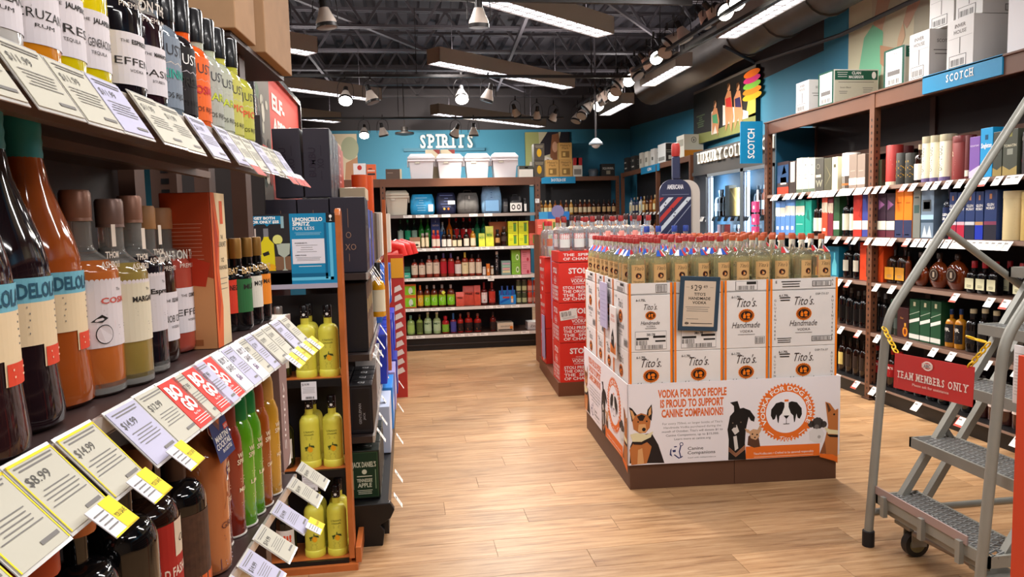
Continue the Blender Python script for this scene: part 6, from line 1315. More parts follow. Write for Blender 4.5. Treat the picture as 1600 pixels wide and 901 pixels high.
for i, (a, c, t) in enumerate(((745, 820, 205), (806, 910, 150), (906, 966, 145))): P(('short', 'wide', 'narrow')[i]+' red orange drink pouch', 'pouch', a, c, t, pouch('dc4a2c', lambda A, w, h: A.text('ritas', 0, h*.55, h*.13, paper('3a1a16'), w=w*.6, bold=.02) if True else None), dep=(.0, .06, .02)[i])
P('dark bottle with a white cherry label', 'bottle', 968, 1026, 120, mbot(liquid('5a1a16'), mat('7a1a1a', .35), wlab(.1, .56, 'ece0d8', lambda A, hw, z0, z1: A.rect(-hw, z1-.03, hw, z1, paper('c02a2a'), 2, nx=5).ell(0, z0+.03, .01, .012, paper('c02a2a'), 2), 1.3), caph=.26, sh=.6, ns=.72))
P('dark bottle with a red framed label', 'bottle', 1034, 1098, 118, mbot(liquid('5a1a16'), mat('8a2a22', .35), wlab(.1, .6, 'c23a2a', lambda A, hw, z0, z1: A.rect(-hw*.7, z1-.045, hw*.7, z1-.005, paper('ece0d8')).ell(0, z0+.04, hw*.5, .02, paper('ece0d8')), 1.3), caph=.26, sh=.6, ns=.72))
def sixpack(w, h):
    o = empty('bottle_carrier', (0, 0, 0), 0, None, None); b = B(); m = mat('2a8fd8', .4); b.box(-w/2+.004, 0, 0, w/2-.004, .13, h*.5, m).box(-w/2+.004, .06, h*.5, w/2-.004, .066, h*.75, m); b.make('carton_tray', o)
    A = Art(); A.poly([(-w*.45, h*.05), (w*.1, h*.28), (w*.1, h*.4), (-w*.45, h*.18)], paper('1a5fb8')).rect(w*.18, h*.08, w*.32, h*.45, paper('e8932a')).rect(w*.2, h*.1, w*.3, h*.3, paper('f2ecda'), 2).rect(-w*.3, h*.33, w*.1, h*.42, paper('c23a3a'), 2); A.front('printed_face', o, -.0005)
    for i in range(3):
        b = B(); b.lathe([(.022, .01), (.022, h*.55), (.01, h*.8), (.01, h*.95)], mat('3a5fae', .15, coat=.4), 12, -w*.32+i*w*.32, .03); b.lathe([(.013, h*.95), (.013, h)], mat('2a4f9a', .3), 12, -w*.32+i*w*.32, .03); b.make('bottle_neck', o)
    return o
P('bright blue six bottle carrier', 'bottle carrier', 1128, 1276, 150, sixpack)
def can(col, top='c9c6c0', band_=None):
    def mk(w, h):
        r = w/2-.002; o = B().lathe([(r*.85, 0), (r, h*.05), (r, h*.88), (r*.85, h*.97)], mat(col, .3, coat=.3), 18, 0, r).make('drink_can'); B().lathe([(r*.88, h*.96), (r*.9, h), (r*.8, h)], mat(top, .3, metal=.8), 18, 0, r).make('can_lid', o)
        A = Art(); A.rect(-r*1.2, h*.12, r*1.2, h*.5, paper(band_ or 'dcd8c8'), nx=6); A.wrap('label', o, r, cy=r); return o
    return mk
for j in range(2):
    for i in range(4): P(('lower', 'upper')[j]+(' olive' if i < 2 else ' red')+' drink can', 'can', 1278+50*i, 1324+50*i, 205, can('4a5236' if i < 2 else 'd0462c', band_='b9bf8c' if i < 2 else 'e2a08a'), z=BZ[3]+.146*j, zh=.143)
s.label()
s = Shelf('Y', YB_+.08, BZ[4], MX, 'bottom mixer shelf', d3); P = s.place
GRN = liquid('9bb86a'); PG = mat('a9c48a', .06, coat=.5)
P('cloudy green margarita bottle with a teal cap', 'bottle', 312, 386, 412, mbot(GRN, mat('6fb0a8', .35), wlab(.1, .5, 'a9c86a', lambda A, hw, z0, z1: A.ell(0, z0+.03, hw*.6, .02, paper('e3d84a')), 1.3), caph=.14))
P('slim green bottle with a dark print', 'bottle', 396, 458, 405, mbot(liquid('8aa04a'), mat('5a5a4a', .35), wlab(.1, .6, '5a6a34', lambda A, hw, z0, z1: A.ell(0, z0+.06, hw*.5, .05, paper('a8b86a')), 1.2), caph=.1))
for a in (462, 543): P('pale green lime mixer bottle with a dark word', 'bottle', a, a+74, 382, mbot(PG, mat('d8dcd4', .35), wlab(.14, .6, 'b9cfa4', lambda A, hw, z0, z1: [A.text('MIX', 0, z0+(z1-z0)*.65, .022, paper('2f5a3a'), w=hw*1.4, bold=.04), A.rect(-hw*.5, z0+.012, hw*.5, z0+.05, paper('e2e6da'))], 1.3), caph=.08, nr=.32, ns=.74, sh=.56))
P('red fruit bottle with a lime and red label', 'bottle', 622, 690, 417, mbot(liquid('b02228'), mat('c8202c', .35), wlab(.08, .52, '86b83a', lambda A, hw, z0, z1: A.ell(0, z0+.04, hw*.5, .018, paper('f0e2d6')).rect(-hw, z0, hw, z0+.02, paper('3a6a2a'), nx=5), 1.35), caph=.16, nr=.45))
P('violet wrapped bottle with a blue cap', 'bottle', 696, 754, 392, mbot(liquid('8a2a3a'), mat('3a7ac8', .35), wlab(.06, .58, '4a4a98', lambda A, hw, z0, z1: A.ell(0, z0+.02, hw*.5, .016, paper('e08a3a')), 1.4), caph=.3, nr=.3, ns=.7))
for i, (a, c, t) in enumerate(((758, 816, 396), (822, 898, 384), (904, 976, 394))): P('red mixer bottle with a black orange slice label', 'bottle', a, c, t, mbot(liquid('a82018'), mat('8a5a50', .35), wlab(.08, .5, '241a18', lambda A, hw, z0, z1: A.ell(hw*.2, z0+.03, hw*.5, .022, paper('e8752a')).rect(-hw*.2, z1-.03, hw*.1, z1-.015, paper('c23a3a')), 1.35), caph=.12, nr=.32, ns=.74))
P('dark red mixer bottle standing apart', 'bottle', 1044, 1104, 382, mbot(liquid('6a1a14'), mat('2a1a1a', .35), wlab(.08, .5, '2a1c18', lambda A, hw, z0, z1: A.ell(0, z0+.035, hw*.5, .022, paper('e8752a')), 1.35), caph=.16, nr=.32, ns=.74))
P('low cream carton with an orange picture', 'carton', 1110, 1252, 474, mbox('dccbb0', lambda A, w, h: A.rect(-w*.45, h*.08, w*.45, h*.2, INK).text('SEAGRAM', 0, h*.5, h*.17, INK, w=w*.6).ell(w*.38, h*.4, w*.1, h*.2, paper('e8852a'), 2), d=.2))
P('white carton with black script', 'carton', 1378, 1480, 466, mbox('dedad6', lambda A, w, h: A.text('Zing', 0, h*.35, h*.3, INK, w=w*.6, shear=.2), d=.2))
s.label()
# ---------------------------------------------------------------- bourbon bay and the angled rack
def rack2(p, q, name_label, zt=2.0):
    DP = .5 if abs(p[1]-q[1]) < .1 else .33
    p, q = Vector((p[0], p[1], 0)), Vector((q[0], q[1], 0)); a = math.atan2((q-p).y, (q-p).x); L = (q-p).length
    o = empty('tall_shelf_rack', p, a, name_label, 'shelf rack')
    for x in (.0, L):
        b = B(); b.box(x-.03, -.03, 0, x+.03, .03, zt, BROWN); slots(b, x, -.03, .1, zt-.1, BLACK, (0, -1, 0), .06); b.make('post', o)
    B().box(0, -.02, zt-.085, L, .01, zt, BROWN).make('beam', o, bevel=.003); B().box(0, .0, zt-.03, L, DP, zt-.01, BROWN2).make('top_deck', o); B().box(0, DP-.04, 0, L, DP, zt-.03, mat('1b1a1e', .6)).make('back_panel', o)
    return o, a, L
o, a, L = rack2((2.6, 14.4), (4.2, 14.4), 'brown shelf bay of bourbons with a blue header plate', 2.38)
for z in (1.635, 1.15, .7): B().box(.03, 0, z-.03, L-.03, .44, z, BROWN2).make('shelf', o)
BP = 'small bourbons on the bay with the blue header plate'
ua, ub = onY(846, 283, 14.37)[0], onY(899, 283, 14.37)[0]
so = B().box(ua, 14.365, 2.25, ub, 14.375, 2.38, SB).make('aisle_sign'); A = Art(); A.text('BOURBON', (ua+ub)/2, 2.29, .055, WHITE, w=.28, bold=.02, slab=True); A.front('lettering', so, 14.3645, eps=.001); tag(so, 'small blue sign reading BOURBON on the rack beam', 'sign')
protoB = [mbot(liquid(c), mat(k, .4), wlab(.15, .5, l, fine, 1.2), name='bourbon_bottle', caph=.12) for c, k, l in (('a8702a', 'c9b48a', 'e6d9a8'), ('8a4a1c', '5a3320', 'c98a52'), ('6a3216', 'b8a48a', 'dccba8'), ('3a1c12', '241a16', 'c9a878'), ('c08a3a', 'e0d8c8', 'ead8a0'))]
xsb = [(232, 0), (268, 0), (302, 4), (342, 1), (386, 1), (428, 2), (467, 4), (503, 3), (538, 2), (574, 2), (609, 2), (645, 3), (682, 3), (724, 3), (762, 3), (800, 3)]
pp = {}
for i, (cx, k) in enumerate(xsb):
    x = onY(800+cx/5, 330, 14.48)[0]; loc = (x, 14.48, 1.636)
    if k not in pp: ob = protoB[k](.09, .29); pp[k] = ob; ob.location = loc
    else: ob = dup(pp[k], loc)
    ob.rotation_euler[2] = a; tag(ob, f'small bourbon bottle, {ORD[i]} from the left under the blue header plate', 'bottle', BP)
    price_tag(o, (L*(i+.5)/16, -.003, 1.598), -PI/2, .075, .06, .3)
for i in range(9):
    x = 2.75+.16*i; ob = dup(pp[3], (x, 14.5, 1.151), a, f'dark bottle on the second bourbon shelf, {ORD[i]} from the left'); ob['group'] = 'dark bottles on the second bourbon shelf'
tag(B().box(1.56, 8.6, 1.53, 1.66, 8.64, 1.62, mat('3aa0d8', .4)).make('shelf_sign'), 'small pale blue shelf sign beside the lilac disc', 'sign')
o2 = B().box(1.66, 8.6, 1.52, 1.92, 8.63, 1.62, mat('1a78c8', .4)).make('shelf_sign'); tag(o2, 'blue shelf sign with a lilac disc above the coloured packs', 'sign')
b = B(); A = Art(); A.ell(0, 0, .075, .075, paper('8a86b0'), n=32); A.into(b, lambda x, y, l: (1.78+x, 8.598-l, 1.62+y)); b.make('disc', o2)
B().box(1.66, 8.62, 0, 1.92, 8.65, 1.525, mat('1c1a1d', .6)).make('sign_stand', o2)
o, a, L = rack2((4.25, 14.2), (4.15, 10.4), 'long brown wall rack running back from the glass cooler', 2.42)
R3 = (o, a, L)
def R3P(t, d=0.0, z=0.0): return (4.25+math.cos(a)*t-math.sin(a)*d, 14.2+math.sin(a)*t+math.cos(a)*d, z)
b = B(); b.box(2.2, -.03, 0, 2.26, .03, 2.4, BROWN); slots(b, 2.23, -.03, .1, 1.9, BLACK, (0, -1, 0), .06); b.make('post', o)
B().box(2.3, .2, 2.0, 3.7, .24, 2.05, BROWN).make('brace', o)
for z in (1.63, 1.2, .8): B().box(.03, 0, z-.03, L-.03, .25, z, BROWN2).make('shelf', o)
sp = {}; rn = random.Random(5); cols = (('a8702a', 'c9b48a', 'e6d9a8'), ('8a4a1c', '5a3320', 'c98a52'), ('2c3a5a', 'b8a48a', 'dccba8'), ('3a1c12', '241a16', 'c9a878'), ('d8d8d0', '3a5aa8', 'ead8a0'))
for lvn, (z, hh) in enumerate(((1.63, .2), (1.2, .19))):
    for i in range(17):
        k = rn.randrange(5); loc = R3P(.14+i*.215, .09, z)
        if k not in sp: c = cols[k]; ob = mbot(liquid(c[0]), mat(c[1], .4), wlab(.15, .5, c[2], fine, 1.2), name='spirit_bottle', caph=.14)(.09, .3); sp[k] = ob; ob.location = loc
        else: ob = dup(sp[k], loc)
        ob.rotation_euler[2] = a; tag(ob, f'{ORD[i]} bottle from the corner on the {("upper","lower")[lvn]} shelf of the long wall rack', 'bottle', 'bottles on the long wall rack')
        if lvn == 0: price_tag(o, (.14+i*.215, -.004, z-.002), -PI/2, .1, .05, .5)
so = B().box(1.35, -.03, 2.3, 2.4, -.022, 2.42, SB).make('aisle_sign', None, (4.25, 14.2, 0), a); A = Art(); A.text('GIN', 1.85, 2.335, .055, WHITE, w=.22, bold=.02); A.front('lettering', so, -.031); tag(so, 'tilted blue sign with short white lettering on the long wall rack', 'sign')
TOPG = 'cartons on top of the long wall rack'
for i, (t, w, h, col, art, desc) in enumerate(((.12, .3, .27, '2a2928', band((-.3, .2, .3, .3, 'cfcac0'), (-.4, .6, .1, .7, 'cfcac0')), 'black lettered carton nearest the blue corner'), (.5, .3, .26, '322f2c', band((-.3, .2, .3, .3, 'cfcac0'), (-.2, .6, .2, .75, 'a8a296')), 'second black carton from the blue corner'), (.92, .22, .27, 'd8d4c6', band((-.3, .3, .3, .6, '8a867a')), 'cream carton with upright print, first'), (1.18, .22, .26, 'dcd8ca', band((-.3, .3, .3, .6, '8a867a')), 'cream carton with upright print, second'), (1.45, .26, .27, 'd2cfc8', band((-.2, .3, .2, .5, '4a4a44')), 'pale carton with a small dark emblem'), (1.78, .5, .3, 'd6d6d2', band((-.4, .1, .4, .3, '8a8a84')), 'wide white ended carton with a charcoal side'), (2.5, .42, .33, 'd9d5c6', band((-.4, .5, .4, .8, 'a8a494')), 'cream carton with an orange foot near the lettered cooler'))):
    ob = carton('spirit_carton', w*.8, .3, h, mat(col, .6), art, R3P(t*1.28+w*.3, .0, 2.425), a)
    W2 = w*.8
    A = Art()
    if i == 5: A.rect(-.145, .01, .145, h-.01, paper('36302c')).rect(-.1, .04, .15, .1, paper('cfc8b8'), 2).lines(-.15, .15, h*.6, 2, .03, paper('a8a294'), h=.008)
    elif i == 6: A.rect(-.145, .0, .145, h*.3, paper('d98a2a')).ell(0, h*.75, .04, .045, GREYINK).ell(0, h*.75, .03, .035, paper('d9d5c6'), 2).rect(-.01, h*.68, .01, h*.8, GREYINK, 3)
    else: A.lines(-.1, .1, h*.7, 4, h*.12, GREYINK, h=.01)
    A.flat('printed_side', ob, (W2/2+.0005, .15, 0), (0, 1, 0), (0, 0, 1)); tag(ob, desc+' on the long wall rack', 'carton', TOPG)
# wall pictures at the far end
def picture(u0, v0, u1, v1, yy, name, label, art, frame=BLACK):
    p, q = onY(u0, v1, yy), onY(u1, v0, yy); w, h = q[0]-p[0], q[2]-p[2]
    o = B().box(0, 0, 0, w, .05, h, frame).make(name, None, (p[0], yy, p[2])); A = Art(); art(A, w, h); A.front('printed_picture', o, -.0012, eps=.001); return tag(o, label, 'picture')
def dogpic(A, w, h):
    A.rect(0, 0, w*.97, h, paper('b8b49a')).poly([(0, 0), (.35*w, 0), (.3*w, h), (0, h)], paper('98a06a'), 2).poly([(.0, .0), (.6*w, 0), (.5*w, .35*h), (.1*w, .45*h)], paper('c9c4bc'), 3)
    A.poly([(.3*w, .75*h), (.5*w, h), (.75*w, h), (.6*w, .6*h), (.4*w, .55*h)], paper('27242c'), 4).poly([(.72*w, .7*h), (.8*w, h), (.97*w, h), (.97*w, .6*h)], paper('27242c'), 4).poly([(.55*w, .55*h), (.6*w, .95*h), (.75*w, .98*h), (.8*w, .5*h), (.7*w, .3*h)], paper('8a5a3f'), 5).ell(.66*w, .72*h, .06*w, .1*h, paper('d3a184'), 6)
    A.poly([(.3*w, .3*h), (.45*w, .55*h), (.6*w, .5*h), (.62*w, .2*h), (.45*w, .05*h)], paper('ddd6cc'), 7).ell(.5*w, .42*h, .06*w, .07*h, paper('4a4240'), 8)
picture(822, 206, 890, 290, 14.97, 'dog_picture', 'framed photograph of a person hugging a dog above the tan bourbon cartons', dogpic)
picture(515, 209, 557, 300, 14.97, 'beach_scene_picture', 'pale framed photograph at the blue wall edge behind the dark gift boxes', lambda A, w, h: A.rect(0, 0, w, h, paper('d9cdb4')).ell(.75*w, .75*h, .3*w, .2*h, paper('a9b096'), 2).poly([(.5*w, 0), (.6*w, .5*h), (w, .6*h), (w, 0)], paper('b98a6a'), 3), mat('8b6f52', .5))
# ================================================================ near gondola on the left
GA = math.radians(86.4)                                    # its fronts look along this local -y
GD = np.array([math.sin(math.radians(3.6)), math.cos(math.radians(3.6))]); GN = np.array([GD[1], -GD[0]])   # along, and outward
G0 = np.array([-.43, 0.0])
def GP(t, off=0.0, z=0.0): p = G0+GD*t-GN*off; return (p[0], p[1], z)      # off: inward from the shelf edge
def g_on(u, v, off): return onP(u, v, GP(0, off), GN)
GL = empty('near_shelf_rack', (G0[0], G0[1], 0), GA-PI/2+PI/2, 'dark brown shelf rack of cocktail bottles closest to the shopper', 'shelf rack')
# local frame of the rack: x along the shelf, y inward
def gl(b, name, **k): return b.make(name, GL, **k)
T0, T1 = -.6, 2.04
SHV = mat('3a2a28', .4, noise=.08, nscale=6); SHL = mat('6d564c', .35)
for z in (1.68, 1.28, .865, .45):
    gl(B().box(T0, .0, z-.028, (1.93, 1.96)[z < 1.5] if z > 1 else 1.94, .42, z, SHV), 'shelf', bevel=.002); gl(B().box(T0, .05, z-.045, T1, .07, z-.028, SHL).box(T0, .2, z-.045, T1, .22, z-.028, SHL), 'shelf_rib')
gl(B().box(T0, .4, .1, T1, .44, 2.05, mat('241b1a', .6)), 'back_panel'); gl(B().box(T0, .02, 0, T1, .4, .12, BLACK), 'base')
gl(B().box(2.19, .17, 2.035, 2.84, .68, 2.05, SHV), 'top_deck')
for x, ya, yb_ in ((1.99, .36, .42), (2.42, .205, .25), (2.42, .315, .36)):
    b = B(); b.box(x-.03, ya, 0, x+.03, yb_, 2.03, BROWN2); gl(b, 'post')
b = B(); b.box(2.16, .33, 0, 2.2, .4, 2.03, BROWN2)
for i in range(30): b.add([(2.159, .35, 1.0+.03*i), (2.159, .372, 1.0+.03*i), (2.159, .372, 1.015+.03*i), (2.159, .35, 1.015+.03*i)], [(0, 1, 2, 3)], BLACK)
gl(b, 'post')
PL = mat('a49c95', .2, coat=.5)
for z in (1.68, 1.28, .865): gl(B().box(T0, -.006, z-.02, (1.93, 1.95)[z < 1.5] if z > 1 else 1.93, .0, z+.002, PL), 'ticket_strip')
# ticket cards: (place along, width, kind, length)
TK = {}; CN = [0]
LIL = paper('b9b6cd'); CREAM = paper('c0bbab'); YEL_ = paper('f0d620'); WHT = paper('dcd8dd')
def card(t, z, w, L, kind, tilt, text=None, row='m'):
    b = B(); ds = .0012
    base = {'c': CREAM, 'l': LIL, 'w': WHT, 'y': CREAM, 'r': REDP, 'b': WHT}[kind]
    b.box(-w/2-.002, -ds, -L-.004, w/2+.002, 0, .004, mat('cfcbc6', .15, coat=.6)); b.box(-w/2, -ds-.0012, -L, w/2, -ds-.0002, 0, base)
    A = Art(); Y_ = -ds-.0013
    if kind == 'y': A.rect(-w/2, -.003, w/2, 0, YEL_).rect(-w/2, -L, -w/2+.002, 0, YEL_).rect(w/2-.002, -L, w/2, 0, YEL_)
    if kind == 'r':
        A.text('BO', -w*.12, -L*.36, L*.27, WHITE, bold=.05, w=w*.6).text('GO', w*.02, -L*.66, L*.27, WHITE, bold=.05, w=w*.6).text('Buy One', 0, -L*.76, L*.05, WHITE, w=w*.35).lines(-w*.4, w*.4, -L*.83, 3, L*.05, WHITE, h=L*.012)
    elif kind == 'b': A.text('BUY 2', 0, -L*.28, L*.15, INK, w=w*.7).text('SAVE', 0, -L*.5, L*.15, INK, w=w*.6).text('$6', 0, -L*.75, L*.16, paper('5a2a6a'), w=w*.35)
    else:
        A.lines(-w*.42, w*.42, -L*.08, 2, L*.05, GREYINK, h=L*.02).text(text or '$14.99', -w*.42, -L*.34, L*.13, paper('55524e'), w=w*.48, align='l').lines(-w*.42, w*.42, -L*.45, 5, L*.055, GREYINK, h=L*.014, jag=.35, seed=int(t*100)).lines(w*.05, w*.42, -L*.9, 1, .1, GREYINK, h=L*.05)
    A.into(b, lambda x, y, l: (x, Y_-l, y), .0003)
    o = b.make('price_ticket', GL); CN[0] += 1; o.location = (t, -.004-.0014*(CN[0] % 3), z); o.rotation_euler[0] = -tilt; return o
def flag(par, kind, L, w, fold=.0):
    b = B(); b.box(-w/2, -.0045, -L-.035, w/2, -.0035, -L+.004, WHT); A = Art()
    m = YEL_ if kind == 'y' else paper('d8443a')
    if kind == 'y': A.rect(0, -L-.035, w/2, -L+.004, m).rect(-w/2, -L-.035, w/2, -L-.033, m).lines(-w*.45, -.002, -L-.006, 4, .006, GREYINK, h=.0015).text('YOU SAVE', w*.25, -L-.02, .006, INK, w=w*.4)
    else: A.rect(-w/2, -L-.035, w/2, -L-.012, m)
    A.into(b, lambda x, y, l: (x, -.0046-l, y), .0003); o = b.make('sale_flag', par); o.rotation_euler[0] = -.12; return o
def tk(t, *a, **k): return card(t, *a, **k)
zt = 1.282
prices = ['$9.99', '$9.99', '$8.99', '$14.99', '$14.99', '$12.99']
tt = [.60, .685, .772, .86, .968, 1.055]
for i, t in enumerate(tt):
    c = tk(t, zt, .078, .085, 'yyyylc'[i], .72, prices[i])
    if i in (2, 3, 4): flag(c, 'y', .085, .05)
for t in (1.12, 1.21, 1.29): tk(t, zt, .062, .085, 'r', .72)
for t, k in ((1.165, 'c'), (1.252, 'l'), (1.352, 'b'), (1.402, 'l'), (1.452, 'b'), (1.502, 'c'), (1.55, 'l')): tk(t, zt, .05, .085, k, .72, '$7.99')
for t, k in ((1.615, 'c'), (1.695, 'c'), (1.775, 'l'), (1.85, 'c')): c = tk(t, zt, .066, .085, k, .74, '$10.99'); flag(c, 'y', .085, .064)
for i, (t, k) in enumerate(((.60, 'c'), (.70, 'c'), (.80, 'c'), (.90, 'c'), (.985, 'l'), (1.10, 'c'), (1.19, 'c'), (1.31, 'l'), (1.44, 'l'), (1.53, 'c'), (1.60, 'c'), (1.68, 'l'), (1.75, 'c'), (1.82, 'c'), (1.88, 'l'))):
    c = tk(t, 1.684, .085 if t < 1.4 else .07, .078, k, .56, '$11.99')
    if i in (8, 12, 13, 14): flag(c, 'r', .078, .06)
for t, k in ((1.22, 'l'), (1.33, 'l'), (1.44, 'l'), (1.56, 'c'), (1.70, 'l'), (1.86, 'c'), (1.98, 'c'), (.9, 'c'), (1.02, 'c')): 
    c = tk(t, .868, .075, .085, k, .9, '$14.99')
    if t == 1.70: flag(c, 'y', .085, .06)
# ---- bottles
def clamp_loc(q): return q
def put(src, x, y, z, desc, cat, grp, rz=None, first=True): src.location = (x, y, z); src.rotation_euler[2] = (GA-(0 if cat != 'bottle' or z < 1 else .32 if z > 1.5 else .12)) if rz is None else rz; return tag(src, desc, cat, grp)
CLN = mat('d9d4cd', .03, trans=.75, spec=.7, ior=1.3)
def base_at(u, v, z, r):              # the centre of a round base whose nearest rim point shows at (u, v)
    p = onZ(u, v, z); d = (p-EYE)[:2]; d = d/np.linalg.norm(d); c = p[:2]+d*r; return c
MG = 'bottled cocktails on the middle shelf nearest the shopper'
def ashbourne(big, col, strip, vehicle=False):
    def fn(A, hw, z0, z1):
        H = z1-z0
        for i in range(18): A.ell(-hw+hw*2*(i+.5)/18, z1, hw/18, .003, paper('d8cfd2'), 1, 10)
        A.text('The', hw*.1, z0+H*.84, H*.05, INK).text(big, hw*.1, z0+H*.66, H*.09, col, w=hw*1.1, bold=.03).lines(-hw*.4, hw*.6, z0+H*.55, 3, H*.06, GREYINK, h=H*.012).rect(-hw*.1, z0+H*.27, hw*.65, z0+H*.38, strip).lines(-.0, hw*.5, z0+H*.3, 2, H*.04, GREYINK, h=H*.01, lay=3).lines(0, hw*.5, z0+H*.16, 1, H*.06, GREYINK, h=H*.015)
        if vehicle: A.ell(-hw*.4, z0+H*.2, .012, .013, INK, 2, 20).ell(-hw*.4, z0+H*.2, .0108, .0118, paper('d8cfd2'), 3, 20).poly([(-hw*.7, z0+H*.4), (-hw*.45, z0+H*.5), (-hw*.3, z0+H*.44), (-hw*.45, z0+H*.38)], INK, 3)
        A.text('THOMAS', hw*.1, z1+.03, .009, paper('d9cdbf'), w=.04, bold=.02).text('ASHBOURNE', hw*.1, z1+.017, .009, paper('d9cdbf'), w=.055, bold=.02).rect(hw*.1-.006, z1+.045, hw*.1+.006, z1+.075, paper('d9cdbf'))
    return fn
COPPER = mat('9a6f5c', .35, metal=.3)
def ash(u, v, vt, r, col, cap, big, bcol, strip, desc, lab='d8cfd2', vehicle=False):
    c = base_at(u, v, 1.281, r); h = hz(c[0], c[1], vt)-1.281
    o = bottle('cocktail_bottle', r, h, liquid(col), cap, caph=.12, capr=1.12, sh=.6, nr=.37, ns=.74, curve='ease', fill=.66, glass=CLN, label=(.24, .56, 1.2, paper(lab), ashbourne(big, bcol, strip, vehicle)), foil=(.85, cap), n=32)
    b = B(); b.lathe([(r*.9, 0), (r, .004), (r, .018), (r*.98, .019)], CLN, 32); b.make('thick_foot', o)
    return put(o, c[0], c[1], 1.281, desc, 'bottle', MG)
ash(140, 624, 297, .047, 'b5622c', COPPER, 'COSMO', paper('c85a50'), paper('e07a66'), 'peach orange cocktail bottle with a white bicycle label', vehicle=True)
ash(190, 607, 311, .045, '8f7a3e', mat('8a6f66', .35, metal=.3), 'MARGARITA', INK, paper('b8c04a'), 'dull green margarita bottle with a cream label', 'd5ccb4')
ash(220, 588, 306, .043, '17131a', COPPER, 'Espresso', INK, paper('d8a850'), 'black espresso cocktail bottle with a pale label', 'c8c2c6')
def otr(A, hw, z0, z1):
    pass
def rocks(u, v, vt, r, col, big, big2, desc, z, off, cap=None, h=None, clear_top=True, sub='VODKA', onplane=False, glassc=None, lw=1.05):
    if onplane: q = g_on(u, v, off); c = q[:2]
    else: c = base_at(u, v, z, r)
    if h is None: h = hz(c[0], c[1], vt)-z
    def fn(A, hw, z0, z1):
        H = z1-z0
        A.text('THE', -hw*.35, z0+H*.8, H*.06, INK, w=hw*.25).text(big, hw*.25, z0+H*.79, H*.085, INK, w=hw*.8, bold=.03).rect(-hw*.9, z0+H*.68, hw*.9, z0+H*.688, GREYINK).text(big2, 0, z0+H*.38, H*.15, INK, w=hw*1.3, bold=.0).text(sub, 0, z0+H*.25, H*.06, INK, w=hw*.5).lines(-hw*.3, hw*.8, z0+H*.55, 1, .1, GREYINK, h=H*.012)
        A.text('ON THE', 0, z1+.052, .017, paper('d8cfc4') if col != 'd8c20c' else INK, w=hw*1.1, bold=.02).text('PREMIUM', 0, z1+.036, .008, paper('d8cfc4') if col != 'd8c20c' else INK, w=hw*.9)
    o = bottle('cocktail_bottle', r, h, liquid(col), cap or mat('a8714a', .5, noise=.1), caph=.13, capr=1.1, sh=.56, nr=.4, ns=.72, curve='round', fill=.64 if clear_top else None, glass=CLN, label=(.14, .45, lw, paper('d9d2d6'), fn), n=32)
    return put(o, c[0], c[1], z, desc, 'bottle', MG if z < 1.5 else 'bottled cocktails on the top shelf nearest the shopper')
rocks(238, 571, 322, .045, '2a1712', 'OLD FASHIONED', 'KNOB CREEK', 'dark brown old fashioned cocktail bottle with a white label', 1.281, 0, mat('b98a5a', .5))
rocks(262, 555, 325, .05, 'a8483a', 'COSMOPOLITAN', 'EFFEN', 'pink cosmopolitan bottle with a wooden stopper beside the orange carton', 1.281, 0, mat('b98a62', .5))
TEALC = mat('2f8a94', .4)
def delola(u, v, r, h, col, desc, cap=True, z=1.281):
    c = base_at(u, v, z, r)
    prof = [(r*.86, 0), (r*.98, .006), (r, .02), (r*.94, .06), (r*.925, h*.2), (r*.925, h*.47), (r*.9, h*.52), (r*.8, h*.6), (r*.6, h*.7), (r*.45, h*.78), (r*.36, h*.88), (r*.35, h*.92)]
    m = liquid(col); b = B(); b.lathe(prof, m, 36); o = b.make('cocktail_bottle')
    B().lathe([(r*.37, h*.86), (r*.385, h*.88), (r*.37, h*.9), (r*.385, h*.92), (r*.37, h*.94), (r*.385, h*.96), (r*.38, h)], TEALC, 24).make('cap', o)
    # ridges of cut glass down both flanks
    b = B(); rn = random.Random(4)
    for i in range(70):
        a = rn.choice((-2.75, -.25, .0, -3.1, 2.9, .25))+rn.uniform(-.18, .18); zz = rn.uniform(.02, h*.62); rr = np.interp(zz, [p[1] for p in prof], [p[0] for p in prof])
        p = Vector((rr*math.cos(a), rr*math.sin(a), zz)); b.tube([p, p+Vector((0, 0, .012))], [.006, .004], m, 6)
    b.make('cut_glass_ridges', o)
    A = Art(); hw = r*.75
    A.rect(-hw, h*.4, hw*.9, h*.475, paper('6fb0c4'), 1, 12).text('DELOLA', 0, h*.415, h*.045, paper('26536a'), w=hw*1.35, bold=.03)
    A.rect(-hw*.8, h*.27, hw*.9, h*.4, paper('e2cba6'), 1, 12).rect(-hw*.1, h*.2, hw*.9, h*.27, paper('e2cba6'), 1, 8).lines(-hw*.5, hw*.6, h*.385, 5, h*.02, GREYINK, h=.002).rect(-hw*.05, h*.2, hw*.9, h*.26, paper('d8452c'), 2, 8).lines(hw*.1, hw*.7, h*.24, 2, h*.02, paper('f0c8a8'), h=.002, lay=3)
    A.wrap('label', o, r*.925, eps=.0006)
    A = Art(); A.rect(-.017, h*.72, .02, h*.79, paper('c4a088')).lines(-.014, .017, h*.78, 7, h*.009, GREYINK, h=.0008); A.flat('neck_label', o, (0, -r*.58, 0), (.92, -.1, .12), (0, .18, 1))
    return put(o, c[0], c[1], z, desc, 'bottle', MG)
delola(66, 650, .062, .362, '9a4a1c', 'big amber cut glass bottle with a teal cap')
delola(8, 690, .062, .362, '1f1216', 'big dark cut glass bottle with a sky blue label band')
delola(-62, 745, .062, .362, '2a1618', 'dark cut glass bottle cut by the picture edge, red label corner')
